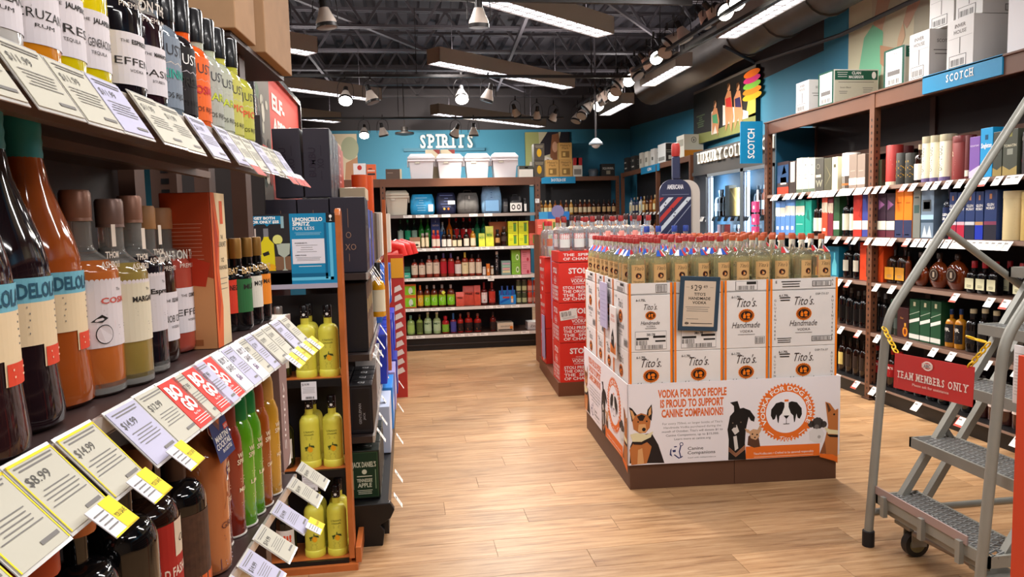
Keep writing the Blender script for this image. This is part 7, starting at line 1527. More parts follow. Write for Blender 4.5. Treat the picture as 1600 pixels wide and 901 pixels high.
# orange single malt carton
c = onZ(341, 544, 1.281); cw = .085
o = B().box(0, 0, 0, .1, .1, .262, mat('b5542a', .5)).make('gift_carton', None, (0, 0, 0))
h = hz(c[0], c[1], 300)-1.281
bpy.data.objects.remove(o)
o = B().box(-.042, 0, 0, .042, .09, h, mat('b4431c', .5)).make('gift_carton', None, bevel=.002)
A = Art(); A.rect(-.042, 0, .042, h, paper('e0c8a0')).poly([(-.042, 0), (-.01, 0), (0, h*.25), (-.012, h*.5), (.0, h*.75), (-.02, h), (-.042, h)], paper('d8602c'), 2).poly([(-.03, h*.1), (-.012, h*.3), (-.028, h*.5), (-.01, h*.7), (-.03, h*.9)], paper('b83a1c'), 3).rect(.008, h*.8, .026, h*.95, paper('cf5a34'), 2).text('THE', .014, h*.7, .008, INK, w=.014).text('GLENLIVET', .012, h*.65, .01, INK, w=.05).text('OLD', .012, h*.55, .008, INK, w=.018).text('FASHIONED', .012, h*.5, .008, INK, w=.048).lines(-.01, .035, h*.44, 3, .01, GREYINK, h=.001)
A.front('printed_face', o, -.0003)
A = Art(); A.poly([(-.045, 0), (.045, 0), (.045, h*.45), (0, h*.5), (-.045, h*.4)], paper('d89a66'), 2).poly([(-.02, h*.42), (.03, h*.4), (.04, h*.55), (0, h*.6)], paper('c23a20'), 3).lines(-.03, .03, h*.8, 10, h*.025, paper('d8937a'), h=.0012).rect(-.03, h*.02, .02, h*.06, paper('a8653a'), 3)
A.flat('printed_side', o, (-.0423, .045, 0), (0, -1, 0), (0, 0, 1))
q = np.array(GP(0, 0)[:2]); 
put(o, c[0]-GN[0]*.0+GD[0]*.042, c[1]-GN[1]*.0+GD[1]*.042, 1.281, 'orange single malt carton with a flame pattern', 'carton', None)
def batch(u, v, lab, big, desc, vt=385):
    r = .031; c = base_at(u, v, 1.281, r); h = .2
    o = bottle('small_wine_bottle', r, h, BLACKGLASS, mat('a5793a', .35, metal=.4), caph=.2, capr=1.12, sh=.52, nr=.4, ns=.7, curve='round', label=(.2, .56, 1.3, paper(lab), lambda A, hw, z0, z1: A.text(big, 0, z0+.05, .011, INK, w=hw*1.1, bold=.02).lines(-hw*.5, hw*.5, z0+.035, 3, .008, INK, h=.001).text('BATCH', 0, z1+.012, .014, paper('cfae7a'), w=hw*1.2, bold=.03)), n=26)
    return put(o, c[0], c[1], 1.281, desc, 'bottle', 'little gold capped cocktails behind the orange carton')
batch(353, 520, 'd8402c', 'NEGRONI', 'gold capped little bottle with a red label'); batch(374, 517, '2f6a3c', 'MULE', 'gold capped little bottle with a green label'); batch(391, 508, 'd9d4c8', 'MOJITO', 'gold capped little bottle with a white label'); batch(405, 502, 'e8892a', 'MAI TAI', 'gold capped little bottle with an orange label')
tag(B().box(-.07, 0, 0, .07, .01, .1, mat('4a3532', .4)).box(-.072, -.002, .1, .072, .012, .104, mat('b9b2ac', .4)).make('ticket_holder', None, GP(1.93, .12, 1.28), GA), 'dark framed ticket holder behind the gold capped bottles', 'sign holder')
for t, off in ((1.55, .24),): pass
# top shelf
TG2 = 'bottled cocktails on the top shelf nearest the shopper'
ZT2 = 1.682; HB = .245
def cork(): return mat('a8744c', .5, noise=.12, nscale=20)
def topb(u, col, big, big2, desc, sub='VODKA', r=.05): return rocks(u, 120, 0, r, col, big, big2, desc, ZT2, .03+r, cork(), HB, onplane=True, sub=sub)
topb(-45, 'c8c4be', 'MAI TAI', 'CRUZAN', 'bottle with a white label cut by the edge on the top shelf', 'RUM')
topb(22, 'd8861c', 'MAI TAI', 'CRUZAN', 'amber rum cocktail bottle lettered on white, top shelf', 'RUM')
topb(66, 'd8c20c', 'JALAPENO', 'TRES', 'yellow jalapeño cocktail bottle beside the amber rum one', 'TEQUILA')
topb(110, 'd8c20c', 'JALAPENO', 'TRES GENERACIONES', 'yellow jalapeño cocktail bottle beside the black espresso one', 'TEQUILA')
topb(171, '141118', 'ESPRESSO', 'EFFEN', 'black espresso cocktail bottle with a white vodka label, top shelf')
topb(207, '24121a', 'MANHATTAN', 'BASIL', 'dark maroon manhattan cocktail bottle on the top shelf', 'BOURBON')
def justb(u, col, big, bcol, liqc, desc, tagc='d8d2cc', r=.048, foot='LOS RIJOS', v=150):
    q = g_on(u, v, .03+r); h = HB+.012
    def fn(A, hw, z0, z1):
        H = z1-z0
        A.poly([(-hw, z0), (hw, z0)]+[(hw-hw*2*i/12, z0+H*.62+(.004 if i % 2 else 0)) for i in range(13)], paper(tagc), 2)
        A.text('JUST', 0, z0+H*.74, H*.16, paper('3a3a40') if col != '1a1416' else WHITE, w=hw*.95, bold=.0).text(big, 0, z0+H*.42, H*.13, bcol, w=hw*1.45, bold=.02, lay=3).lines(-hw*.3, hw*.6, z0+H*.35, 1, .01, GREYINK, h=H*.012, lay=3).text(foot, 0, z0+H*.14, H*.08, INK, w=hw*1.0, lay=3)
    o = bottle('cocktail_bottle', r, h, liquid(liqc), mat('111013', .25, coat=.4), caph=.24, capr=1.08, sh=.55, nr=.36, ns=.66, curve='round', label=(.1, .56, 1.1, paper(col), fn), n=32)
    b = B(); b.lathe([(r*.9, 0), (r*1.0, .003), (r*1.0, .016), (r*.98, .017)], CLN, 32); b.make('thick_foot', o)
    return put(o, q[0], q[1], ZT2, desc, 'bottle', TG2)
justb(238, '7c8794', 'SKINNY', paper('2f9a8a'), '6a7580', 'blue grey skinny cocktail bottle with a wavy label')
justb(263, '1a1416', 'ESPRESSO', INK, '1a1416', 'black capped espresso cocktail bottle behind the blue grey one', 'b9b4bc')
justb(287, 'e8682c', 'COSMO', paper('c8353c'), 'e05a1c', 'bright orange cosmo bottle with a pink label', 'f0a48c')
justb(308, 'a8aaa0', 'MARG', paper('b9c43a'), 'a4a898', 'first grey margarita bottle next to the orange cosmo', 'c4c6c0')
justb(326, 'b2b5a4', 'MARG', paper('b9c43a'), 'a9ad96', 'second grey margarita bottle, after the first grey one', 'c9cac0')
justb(342, 'bdb95e', 'SPICY', paper('d8603c'), 'b5b04c', 'yellow green spicy bottle partly hidden near the shelf end', 'd2cfae')
justb(361, 'b8b64e', 'SPICY', paper('d8603c'), 'aead3c', 'yellow green spicy bottle standing last on the top shelf', 'd4d1b0')
# lower shelf
LGp = 'bottles on the lower shelf nearest the shopper'; ZL = .866
def low(u, v, r, h): c = base_at(u, v, ZL, r); return c
def slim(u, v, col, capc, big, desc):
    r = .031; c = base_at(u, v, ZL, r); h = .285; m = liquid(col)
    def fn(A, hw, z0, z1):
        A.text('WILD', -hw*.0, z0+(z1-z0)*.86, .011, paper('ecd9b8'), w=hw*.8, bold=.02).text('SPIRIT', -hw*.0, z0+(z1-z0)*.79, .011, paper('ecd9b8'), w=hw*.9, bold=.02).lines(-hw*.3, hw*.3, z0+(z1-z0)*.62, 2, .006, paper('ecd9b8'), h=.001).text(big, 0, z0+(z1-z0)*.48, .009, paper('ecd9b8'), w=hw*.8, bold=.02).lines(-hw*.3, hw*.4, z0+(z1-z0)*.35, 2, .006, paper('ecd9b8'), h=.001)
        A.poly([(-hw*.9, z0), (hw, z0), (hw, z0+.055), (hw*.4, z0+.035), (-hw*.3, z0+.012)], paper('dcb898'), 2).poly([(-hw*.2, z0+.004), (hw*.7, z0+.006), (hw*.6, z0+.03)], paper('b88a6c'), 3)
    prof = [(r*.9, 0), (r, .004), (r, .19), (r*.97, .205), (r*.8, .222), (r*.66, .232)]
    o = B().lathe(prof, m, 26).make('wine_cocktail_bottle'); B().lathe([(r*.62, .22), (r*.7, .232), (r*.68, .27), (r*.6, .282), (r*.5, .286)], capc, 20).make('cap', o)
    A = Art(); hw = r*1.35; fn(A, hw, .004, .19); A.wrap('label', o, r); B().lathe([(r*.98, -.0), (r*1.03, .001), (r*1.03, .004), (r, .0045)], mat('d8d2c8', .3), 26).make('foot_ring', o)
    return put(o, c[0], c[1], ZL, desc, 'bottle', LGp)
RB = mat('7a2c1c', .4, noise=.1, nscale=40)
slim(340, 862, '8a2a18', RB, 'MOSCOW', 'slim rust red bottle next to the blue collared one'); slim(362, 842, '8f2e1c', RB, 'MULE', 'second slim rust red bottle, before the green ones')
slim(380, 826, '5faa1c', mat('12803e', .35), 'LIME', 'slim lime green bottle with a green cap, nearer one'); slim(393, 808, '57a01c', mat('12803e', .35), 'LIME', 'slim lime green bottle with a green cap, further one')
slim(406, 795, '9a4a14', mat('8e3a1c', .4), 'CARAMEL', 'slim orange brown bottle behind the green ones'); slim(421, 776, 'c9962c', mat('c89a4c', .4), 'HONEY', 'slim honey yellow bottle at the far end of the lower shelf')
# martini bottle
r = .045; c = base_at(325, 905, ZL, r); hM = .33
o = bottle('vodka_cocktail_bottle', r, hM, liquid('b56a3c'), mat('a8693c', .3, metal=.5), caph=.12, capr=1.1, sh=.66, nr=.36, ns=.8, curve='ease', fill=None, n=28)
A = Art(); A.poly([(-.015, .12), (.0, .15), (.015, .12)], paper('9a4f2c')).poly([(.0, .19), (.01, .2), (.02, .18), (.012, .165)], paper('2a3a7a')).poly([(-.004, .17), (.006, .18), (.01, .168)], WHITE, 2).text('GREY', 0, .085, .012, paper('5a2f2c'), w=.05).lines(-.02, .02, .07, 2, .008, paper('5a2f2c'), h=.0015).rect(-.03, .01, .03, .03, paper('2a3a7a')).lines(-.02, .02, .022, 2, .007, paper('c9cfe8'), h=.0015); A.wrap('print', o, r)
A = Art(); A.rect(-.045, 0, .045, .085, paper('2c3a6e')).poly([(-.04, .083), (.03, .083), (-.005, .05)], paper('6a4a4a'), 2).poly([(-.02, .08), (.02, .08), (0, .06)], paper('b5622c'), 3).rect(.02, .046, .044, .056, paper('d8452c'), 2).text('NEW', .032, .048, .006, WHITE, lay=3, w=.018).text('MARTINI', 0, .034, .011, WHITE, w=.07, bold=.02).text('COCKTAIL', 0, .021, .011, WHITE, w=.078, bold=.02).text('IN A BOTTLE', .01, .011, .007, WHITE, w=.05, bold=.02)
t_ = A.flat('neck_card', o, (0, -.05, .215), (1, 0, 0), (0, .25, 1)); put(o, c[0], c[1], ZL, 'peach coloured bottle wearing a blue martini neck card', 'bottle', LGp)
def dk(u, v, r, h, body, cap, lab, desc, capr=1.15, caph=.12, nr=.36, name='liquor_bottle', foil=None, sh=.6, ns=.74, rot=0):
    c = base_at(u, v, ZL, r); o = bottle(name, r, h, body, cap, caph=caph, capr=capr, sh=sh, nr=nr, ns=ns, curve='round', label=lab, n=30, foil=foil); put(o, c[0], c[1], ZL, desc, 'bottle', LGp, GA+rot); return o
dk(285, 955, .05, .29, BLACKGLASS, BLACK, (.1, .55, 1.2, mat('4a2f20', .6, noise=.3, nscale=60), lambda A, hw, z0, z1: A.rect(-hw, z0, hw, z0+.02, paper('d8602c'), 2, 8)), 'black bottle with a brown tweed label and orange foot', foil=(.72, mat('4a3226', .4, metal=.3)))
def cour(A, hw, z0, z1): A.rect(-hw*.2, z0+.075, hw, z1, paper('d9c6ae'), 2, 6).text("Cooper's", hw*.4, z0+.095, .012, INK, w=hw*.9, shear=.2, lay=3).text('OLD FASHIONED', 0, z0+.045, .016, paper('e8d2c0'), w=hw*1.7, bold=.02, lay=2).lines(-hw*.7, hw*.7, z0+.03, 2, .01, paper('e8c2b0'), h=.002)
dk(232, 1010, .058, .3, DARKGLASS, mat('8a5a3c', .4), (.16, .6, 1.15, paper('a8261e'), cour), 'dark brown bottle with a red and cream slanted label', foil=(.74, mat('3c2a20', .4, metal=.2)))
dk(140, 1130, .05, .27, BLACKGLASS, mat('b5622c', .45, noise=.1), None, 'black bottle with a rounded orange wooden stopper', capr=1.7, caph=.1, nr=.3)
dk(80, 1230, .05, .27, BLACKGLASS, mat('b8451c', .4), None, 'black bottle with a hollow orange ring cap', capr=1.4, caph=.12, nr=.4)
dk(205, 1060, .05, .3, BLACKGLASS, mat('2a2220', .4), None, 'plain dark bottle behind the wooden stoppered one', rot=.1)
# mauve end box
o = B().box(-.04, 0, 0, .04, .1, .38, mat('8f7472', .5)).make('tall_box', None, GP(2.28, .0, .52), GA); A = Art(); A.text('Simply', 0, .05, .02, paper('e8dcd8'), rot=PI/2, shear=.2, w=.18, align='l').poly([(.01, 0), (.04, 0), (.04, .03)], WHITE); A.front('printed_face', o, -.0005); o.location = GP(1.99, .03, .867); tag(o, 'tall mauve box with white upright script at the shelf end', 'box')
# cartons above the near rack
for (x0, x1, y0, y1, h, d) in ((2.17, 2.38, .15, .7, .4, 'wide plain brown carton on top of the near rack, barcode on its end'), (2.46, 2.84, .14, .5, .5, 'tall brown carton on top of the near rack, further from the shopper')):
    o = B().box(x0, y0, 2.062, x1, y1, 2.062+h, CARD).make('brown_carton', None, (G0[0], G0[1], -.01), GA, bevel=.003); A = Art()
    if h == .4: A.rect(.1, .28, .24, .35, paper('8a6a4c')).rect(.102, .282, .238, .348, CARD, 2).bars(.11, .285, .23, .345, paper('6a4e38'), 3, n=24)
    A.lines(-.1, .15, .2, 2, .02, paper('9a785a'), h=.004)
    A.flat('print', o, (x0-.0004, (y0+y1)/2, 2.062), (0, -1, 0), (0, 0, 1)); tag(o, d, 'carton', 'brown cartons above the near rack')
# ================================================================ wooden end display of yellow bottles
WY = 3.22
WD = empty('wooden_display', (-.47, WY, 0), 0, 'orange wood end display holding yellow lemon liqueur bottles', 'display stand')
for x in (-.205, .185):
    b = B(); P = [(0, 0), (.2, 0), (.2, 1.55)]+[(.1+.1*math.cos(a), 1.5+.08*math.sin(a)) for a in np.linspace(0, PI, 9)]
    pts = [(y-.02, z) for y, z in ((0, .05), (.09, .05), (.09, 1.55))]+[(.0+.045*math.cos(a)+.025, 1.55+.03*math.sin(a)) for a in np.linspace(0, PI, 7)]
    b.prism(pts, x-.012, x+.012, ORANGEWOOD, 'x'); b.make('side_post', WD, bevel=.003)
for z in (.05, .455, .855): B().box(-.2, .0, z-.02, .18, .2, z, ORANGEWOOD).box(-.21, -.015, z-.035, .17, .0, z-.002, BLACK).make('shelf', WD)
B().box(-.22, -.03, -.005, .21, .22, .03, ORANGEWOOD).box(-.2, -.02, 0, .0, .2, -.0, BLACK).make('base', WD, bevel=.003); B().box(.2, -.02, .03, .225, .22, .1, ORANGEWOOD).make('side_lip', WD, bevel=.003)
B().box(-.2, .19, .05, .18, .2, 1.2, mat('17151a', .5)).make('back_panel', WD)
LEM = mat('dad24c', .38, coat=.1, noise=.04, nscale=10)
def lem_print(A, hw, z0, z1):
    D = paper('3c4a22'); r_ = hw
    A.text('IL TRAMONTO', 0, .158, .008, D, w=hw*1.1, shear=.1).text('Limoncello', 0, .146, .009, D, w=hw*1.0, shear=.35).lines(-hw*.35, hw*.35, .138, 3, .005, D, h=.0009)
    A.ell(.004, .085, .0105, .013, paper('e8a41c'), 3, rot=.2); A.poly([(-.003, .1), (-.02, .094), (-.016, .084), (-.006, .09)], paper('3f4a1c'), 4).poly([(.0, .104), (.02, .1), (.022, .09), (.008, .095)], paper('3f4a1c'), 4).poly([(-.001, .098), (.001, .112), (.004, .112), (.003, .098)], D, 4).poly([(-.01, .092), (-.018, .078), (-.01, .08)], paper('55602a'), 4)
    A.lines(-hw*.4, hw*.4, .066, 6, .005, D, h=.0008, jag=.4)
lem = bottle('lemon_liqueur_bottle', .043, .31, LEM, mat('131114', .25, coat=.4), caph=.16, capr=1.12, sh=.62, nr=.4, ns=.74, curve='round', n=30)
A = Art(); lem_print(A, .04, 0, 0); A.wrap('print', lem, .043); b = B(); b.lathe([(.0445, .0), (.0455, .004), (.0455, .028), (.043, .031)], LEM, 30); b.make('foot', lem)
A = Art(); A.ell(0, .272, .006, .006, WHITE).rect(-.012, .285, .012, .2865, WHITE).rect(-.012, .262, .012, .2635, WHITE); A.wrap('cap_print', lem, .0195)
k = 0
for lvl, z in enumerate((.855, .455, .05)):
    for i, (dx, dy) in enumerate(((.03, .06), (.128, .06), (.035, .145), (.13, .15))):
        if i > 1 and lvl != 2 and i == 3: continue
        loc = (-.47+dx-.01, WY+dy, z); lab = f'yellow lemon liqueur bottle, {("upper","middle","lowest")[lvl]} wooden shelf, {("front left","front right","behind left","behind right")[i]}'
        o = lem if k == 0 else dup(lem, loc, 0, lab); o.location = loc; o['label'] = lab; tag(o, None, 'bottle', 'yellow lemon liqueur bottles'); k += 1
SILV = mat('b9b4b2', .3, metal=.7)
def prosecco():
    o = bottle('sparkling_wine_bottle', .045, .31, mat('14140f', .1, coat=.6), SILV, caph=.09, capr=1.35, sh=.5, nr=.32, ns=.72, curve='ease', label=(.14, .42, 1.0, paper('dfd8d2'), lambda A, hw, z0, z1: A.text('Hi!', 0, z0+.035, .03, paper('e0552c'), w=hw*1.3, bold=.04).rect(-hw*.7, z0+.02, hw*.7, z0+.03, paper('e0552c')).lines(-hw*.3, hw*.3, z0+.012, 1, .01, INK, h=.002)), n=26, foil=(.66, SILV))
    B().lathe([(.0225, .205), (.024, .2), (.021, .222), (.018, .224)], mat('e0641c', .35), 22).make('orange_collar', o); return o
pr_ = prosecco()
for i, (z, x) in enumerate(((.855, -.56), (.455, -.565), (.05, -.575))):
    loc = (x-.0, WY+.07, z); o = pr_ if i == 0 else dup(pr_, loc, 0); o.location = loc; tag(o, ('upper', 'middle', 'lowest')[i]+' dark sparkling wine bottle with silver foil beside the lemon bottles', 'bottle', 'dark sparkling wines on the wooden display')
for z, x in ((.84, .035), (.44, .02)):
    b = B(); b.box(-.032, 0, -.078, .032, .001, 0, paper('dedce2')); A = Art(); A.text('$19.99', -.028, -.016, .011, INK, w=.03, align='l').lines(-.028, .026, -.026, 4, .007, GREYINK, h=.001).bars(-.015, -.074, .022, -.064, INK, n=12); A.into(b, lambda xx, y, l: (xx, -l, y)); q = b.make('price_card', WD); q.location = (x, -.017, z+.005)
# recipe sign on top
SGX, SGZ0, SGZ1 = .37, 1.265, 1.56
o = B().box(-.195, 0, 0, .175, .006, SGZ1-SGZ0, mat('1c1b20', .3)).box(-.195, -.004, -.02, .175, .008, .0, mat('a8a3b4', .3)).make('recipe_sign', None, (-.47, WY-.02, SGZ0)); HS = SGZ1-SGZ0
BL = paper('1580ae'); A = Art(); k_ = .37/372                     # print measured on the sign: x from 0..372, y from top
def sx(x): return -.195+(x)*k_
def sy(y): return HS-(y)*HS/300
R_ = lambda x0, y0, x1, y1, m, l=1: A.rect(sx(x0), sy(y1), sx(x1), sy(y0), m, l)
R_(0, 0, 185, 300, paper('252226')); R_(0, 250, 185, 300, paper('3a3438')); R_(185, 0, 372, 300, BL); R_(335, 0, 372, 40, paper('19181c'), 2); R_(325, 40, 335, 280, paper('0c5f88'), 2); R_(185, 255, 335, 270, paper('0c5f88'), 2); R_(345, 42, 358, 285, paper('5fbbe0'), 2); R_(185, 272, 358, 285, paper('5fbbe0'), 2)
A.ell(sx(354), sy(14), .006, .007, WHITE, 3).rect(sx(353), sy(32), sx(355), sy(18), WHITE, 3).rect(sx(349), sy(33), sx(359), sy(31), WHITE, 3)
R_(20, 8, 150, 42, BL, 2); A.poly([(sx(30), sy(42)), (sx(50), sy(42)), (sx(40), sy(50))], BL, 2).poly([(sx(85), sy(42)), (sx(105), sy(42)), (sx(94), sy(52))], BL, 2)
A.text('GET BOTH', sx(85), sy(22), .011, WHITE, w=.085, bold=.05, lay=3).text('FOR ONLY $25', sx(85), sy(38), .011, WHITE, w=.115, bold=.05, lay=3)
A.text('LIMONCELLO', sx(198), sy(33), .016, WHITE, w=.122, bold=.04, align='l').text('SPRITZ', sx(198), sy(51), .015, WHITE, w=.07, bold=.04, align='l').text('FOR LESS', sx(198), sy(70), .014, WHITE, w=.088, align='l').lines(sx(203), sx(315), sy(82), 3, .0045, paper('9fd3ea'), h=.0012)
R_(192, 108, 325, 214, paper('dcd9e2'), 2); A.text('INGREDIENTS', sx(203), sy(128), .005, INK, w=.05, bold=.02, align='l', lay=3).lines(sx(203), sx(300), sy(136), 4, .009, GREYINK, h=.0015, lay=3, jag=.6).text('DIRECTIONS', sx(203), sy(180), .005, INK, w=.045, bold=.02, align='l', lay=3).lines(sx(203), sx(310), sy(188), 3, .006, GREYINK, h=.0014, lay=3).lines(sx(215), sx(310), sy(226), 1, .01, WHITE, h=.002)
A.poly([(sx(62), sy(240)), (sx(62), sy(125)), (sx(76), sy(105)), (sx(78), sy(95)), (sx(98), sy(95)), (sx(100), sy(105)), (sx(118), sy(125)), (sx(122), sy(240))], paper('d8c81c'), 2).rect(sx(78), sy(95), sx(98), sy(60), paper('7c7c82'), 2).ell(sx(104), sy(225), .018, .014, paper('e0a41c'), 3).poly([(sx(70), sy(165)), (sx(95), sy(155)), (sx(100), sy(170)), (sx(76), sy(178))], INK, 3)
A.ell(sx(134), sy(108), .02, .02, paper('d6d47a'), 3).poly([(sx(128), sy(125)), (sx(184), sy(125)), (sx(180), sy(170)), (sx(160), sy(185)), (sx(162), sy(232)), (sx(172), sy(240)), (sx(148), sy(240)), (sx(156), sy(232)), (sx(156), sy(185)), (sx(135), sy(170))], paper('a8b0a4'), 3)
R_(120, 180, 184, 238, paper('7a5a44'), 2); R_(30, 60, 36, 110, paper('b9a49c'), 2); R_(42, 60, 48, 115, paper('c4b4ac'), 2); R_(150, 10, 162, 60, paper('8fb0b8'), 2)
A.front('printed_face', o, -.0006); tag(o, 'blue and black recipe sign for a lemon spritz atop the wooden display', 'sign')
# ================================================================ far gondola behind the wooden display
FG = empty('far_shelf_rack', (-.2, 3.5, 0), 0, 'long dark shelf rack of gift boxed spirits behind the wooden display', 'shelf rack')
def fg(b, name, **k): b.v = [(x+.2, y-3.5, z) for x, y, z in b.v]; return b.make(name, FG, **k)
FZ = [1.285, .905, .515]; 
for z in FZ: fg(B().box(-1.0, 3.47, z-.03, -.19, 6.4, z, mat('2f2422', .45)).box(-.19, 3.47, z-.03, -.18, 6.4, z+.002, PL), 'shelf')
b = B(); P = [(3.44, 0)] ; 
foot = [(-.75, 0), (-.16, 0), (-.15, .07), (-.17, .1), (-.12, .13), (-.1, .17), (-.12, .205), (-.75, .205)]
b.prism([(x, z) for x, z in foot], 3.42, 3.46, BLACK, 'y'); fg(b, 'end_foot', bevel=.004)
fg(B().box(-1.0, 3.46, .04, -.13, 6.4, .2, BLACK).box(-1.0, 3.5, 0, -.2, 6.4, .04, BLACK), 'base'); fg(B().box(-1.02, 3.46, 0, -.98, 6.4, 2.0, mat('231b1a', .6)), 'back_panel')
fg(B().box(-1.0, 3.44, 0, -.62, 3.47, 2.0, mat('231b1a', .6)), 'end_panel')
for z, ys in ((1.285, (3.55, 3.66, 3.8, 4.0, 4.3, 4.8)), (.905, (3.5, 3.75, 4.0, 4.5, 5.2)), (.515, (3.6, 3.9, 4.3, 5.0)), (.2, (3.55, 3.9, 4.6, 5.4, 6.2))):
    for y in ys: q = price_tag(FG, (.025+(.07 if z < .3 else 0), y-3.5, z), 0, .05, .075, .55)
FGG = 'gift boxed spirits on the far dark rack'
def fbox(x0, x1, y0, y1, z, h, col, desc, front=None, right=None, cat='gift box', name='gift_box', rough=.4, top=None):
    w, d = x1-x0, y1-y0; o = B().box(-w/2, 0, 0, w/2, d, h, mat(col, rough)).make(name, None, ((x0+x1)/2, y0, z), 0, bevel=.003)
    if front: A = Art(); front(A, w, h); A.front('printed_face', o, -.0004)
    if right: A = Art(); right(A, d, h); A.flat('printed_side', o, (w/2+.0004, d/2, 0), (0, 1, 0), (0, 0, 1))
    if top: A = Art(); top(A, w, d); A.flat('printed_top', o, (0, d/2, h+.0004), (1, 0, 0), (0, 1, 0))
    return tag(o, desc, cat, FGG)
BUM = '2b2833'; EM = mat('4b4553', .2, metal=.6)
def bum(A, w, h): A.text('BUMBU', -w*.05, h*.3, .032, EM, w=h*.42, rot=PI/2, align='l', bold=.02).text('XO', w*.25, h*.42, .03, EM, w=h*.14, rot=PI/2, align='l').rect(w*.15, h*.25, w*.17, h*.38, EM).rect(w*.15, h*.6, w*.17, h*.75, EM)
def bumside(A, w, h):
    S_ = mat('8f8b95', .2, metal=.8)
    for i in range(5): A.text('XOM8W'[i], (-.25+.25*(i % 3))*w, h*(.12+.17*i), h*.14, S_, w=w*.35)
def bumlow(A, w, h): A.text('XO', w*.05, h*.3, .03, paper('8a6a5a'), w=.05, rot=PI/2*0).rect(-.001, h*.6, .001, h*.85, paper('8a6a5a')).ell(0, h*.5, .012, .014, paper('8a6a5a')).ell(0, h*.5, .009, .011, mat(BUM, .4), 2).rect(-.001, h*.15, .001, h*.25, paper('8a6a5a'))
for i, (x0, x1) in enumerate(((-.345, -.185), (-.49, -.35), (-.635, -.495), (-.78, -.64))): fbox(x0, x1, 3.52, 3.66, 1.287, .35 if i == 0 else .345, BUM, f'{ORD[i]} midnight gift box from the aisle in the row behind the recipe sign', bumlow, bumside if i == 0 else None)
for i, (x0, x1) in enumerate(((-.455, -.335), (-.585, -.462))): o = fbox(x0, x1, 3.54, 3.68, 1.64, .315, BUM, ('aisle side', 'inner')[i]+' midnight gift box of the stacked embossed pair', bum, bumside if i == 0 else None); o.rotation_euler[1] = -.02*i
for i in range(4): fbox(-.455, -.335, 3.7+.15*i, 3.84+.15*i, 1.64, .31-.01*i, ('3a3842', '35333c', '8a2f26', 'a8432c')[i], f'{ORD[i]} engraved gift box in line behind the stacked embossed pair', None, (bumside, bumside, lambda A, w, h: A.lines(-w*.4, w*.4, h*.8, 6, h*.12, paper('d8a09a'), h=.01, jag=.8), None)[i])
fbox(-.33, -.2, 3.9, 4.2, 1.64, .06, 'c9b394', 'beige carton lying on the far midnight boxes')
for i in range(4): fbox(-.345, -.187, 3.68+.17*i, 3.83+.17*i, 1.287, .345 if i < 1 else .3, (BUM, '2f4aa8', '3c3440', '2f4aa8')[i], ('second midnight box along the aisle edge', 'royal blue gift box past the midnight ones', 'plum grey gift box past the blue one', 'further royal blue gift box')[i], None, (bumside, lambda A, w, h: A.text('K', 0, h*.5, h*.2, WHITE, w=w*.5), None, None)[i])
for i in range(2): o = B().lathe([(.045, 0), (.045, .22)], mat('c8501c', .4), 20).make('gift_tube', None, (-.26+.03*i, 4.45+.12*i, 1.58)); tag(o, ('nearer', 'further')[i]+' orange gift tube standing high on the far dark rack', 'gift tube', FGG)
fbox(-.3, -.19, 4.35, 4.65, 1.287, .29, '5a5248', 'ribbed grey brown gift box on the far rack'); fbox(-.29, -.185, 4.9, 5.3, 1.287, .3, '6b6258', 'grey ribbed gift box beyond the orange upright board'); 
for i in range(3): fbox(-.27+.022*i, -.17+.022*i, 5.35+.33*i, 5.65+.33*i, 1.287, .31, ('d9cfc2', 'cfc4b6', 'd4c8ba', 'c9bcae')[i], f'{ORD[i]} tall pale gift box far down the dark rack')
o = B().box(-.14, 4.62, .6, -.12, 4.72, 1.66, ORANGEWOOD).make('divider_board'); tag(o, 'narrow orange wood upright board on the far rack face', 'board')
BRZ = paper('6b5340')
def bz(A, w, h): A.rect(-w*.42, h*.03, w*.42, h*.97, BRZ).rect(-w*.3, h*.55, w*.3, h*.75, paper('a98f5f'), 2).rect(-w*.3, h*.1, w*.3, h*.45, paper('8f7a66'), 2)
for i in range(4): fbox(-.36, -.195, 3.54+.14*i, 3.66+.14*i, .907, .33, ('18161a', '1b181c', '2a211d', '241d1b')[i], f'{ORD[i]} black gift box with bronze side panel from the near end', None, bz)
for i in range(3): fbox(-.36, -.195, 4.12+.14*i, 4.24+.14*i, .907, .3, 'c9c6c4', f'{ORD[i]} white gift box with bottle window on the rack', None, lambda A, w, h: A.rect(-w*.3, h*.1, w*.3, h*.9, paper('55504c')).rect(-w*.1, h*.2, w*.1, h*.8, paper('a8a49c'), 2))
def yb(): return bottle('whisky_bottle', .04, .3, liquid('d89a14'), mat('1b1818', .3), caph=.25, sh=.52, nr=.36, ns=.68, label=(.1, .5, 1.2, paper('ded6bc'), None), n=20)
ob = yb(); ob.location = (-.165, 4.15, 1.0); tag(ob, 'golden bottle with a striped neck before the blue boxes', 'bottle')
for i in range(5): fbox(-.3, -.165+.008*i, 4.58+.3*i, 4.84+.3*i, .907, .3, ('2a66c8', '2f6fd0', '2a5cb8', '3a74cc', '2c5cae')[i], f'{ORD[i]} bright blue carton beyond the white boxes', None, lambda A, w, h: A.rect(-w*.3, h*.15, w*.3, h*.6, paper('dce4ee')))
def gj(A, w, d): A.rect(-w*.42, -d*.42, w*.42, d*.42, paper('35343a')).rect(-w*.39, -d*.38, w*.39, d*.38, mat('131217', .4), 2).text('GJ', 0, -d*.15, d*.3, paper('cfcdd2'), w=w*.3, lay=3)
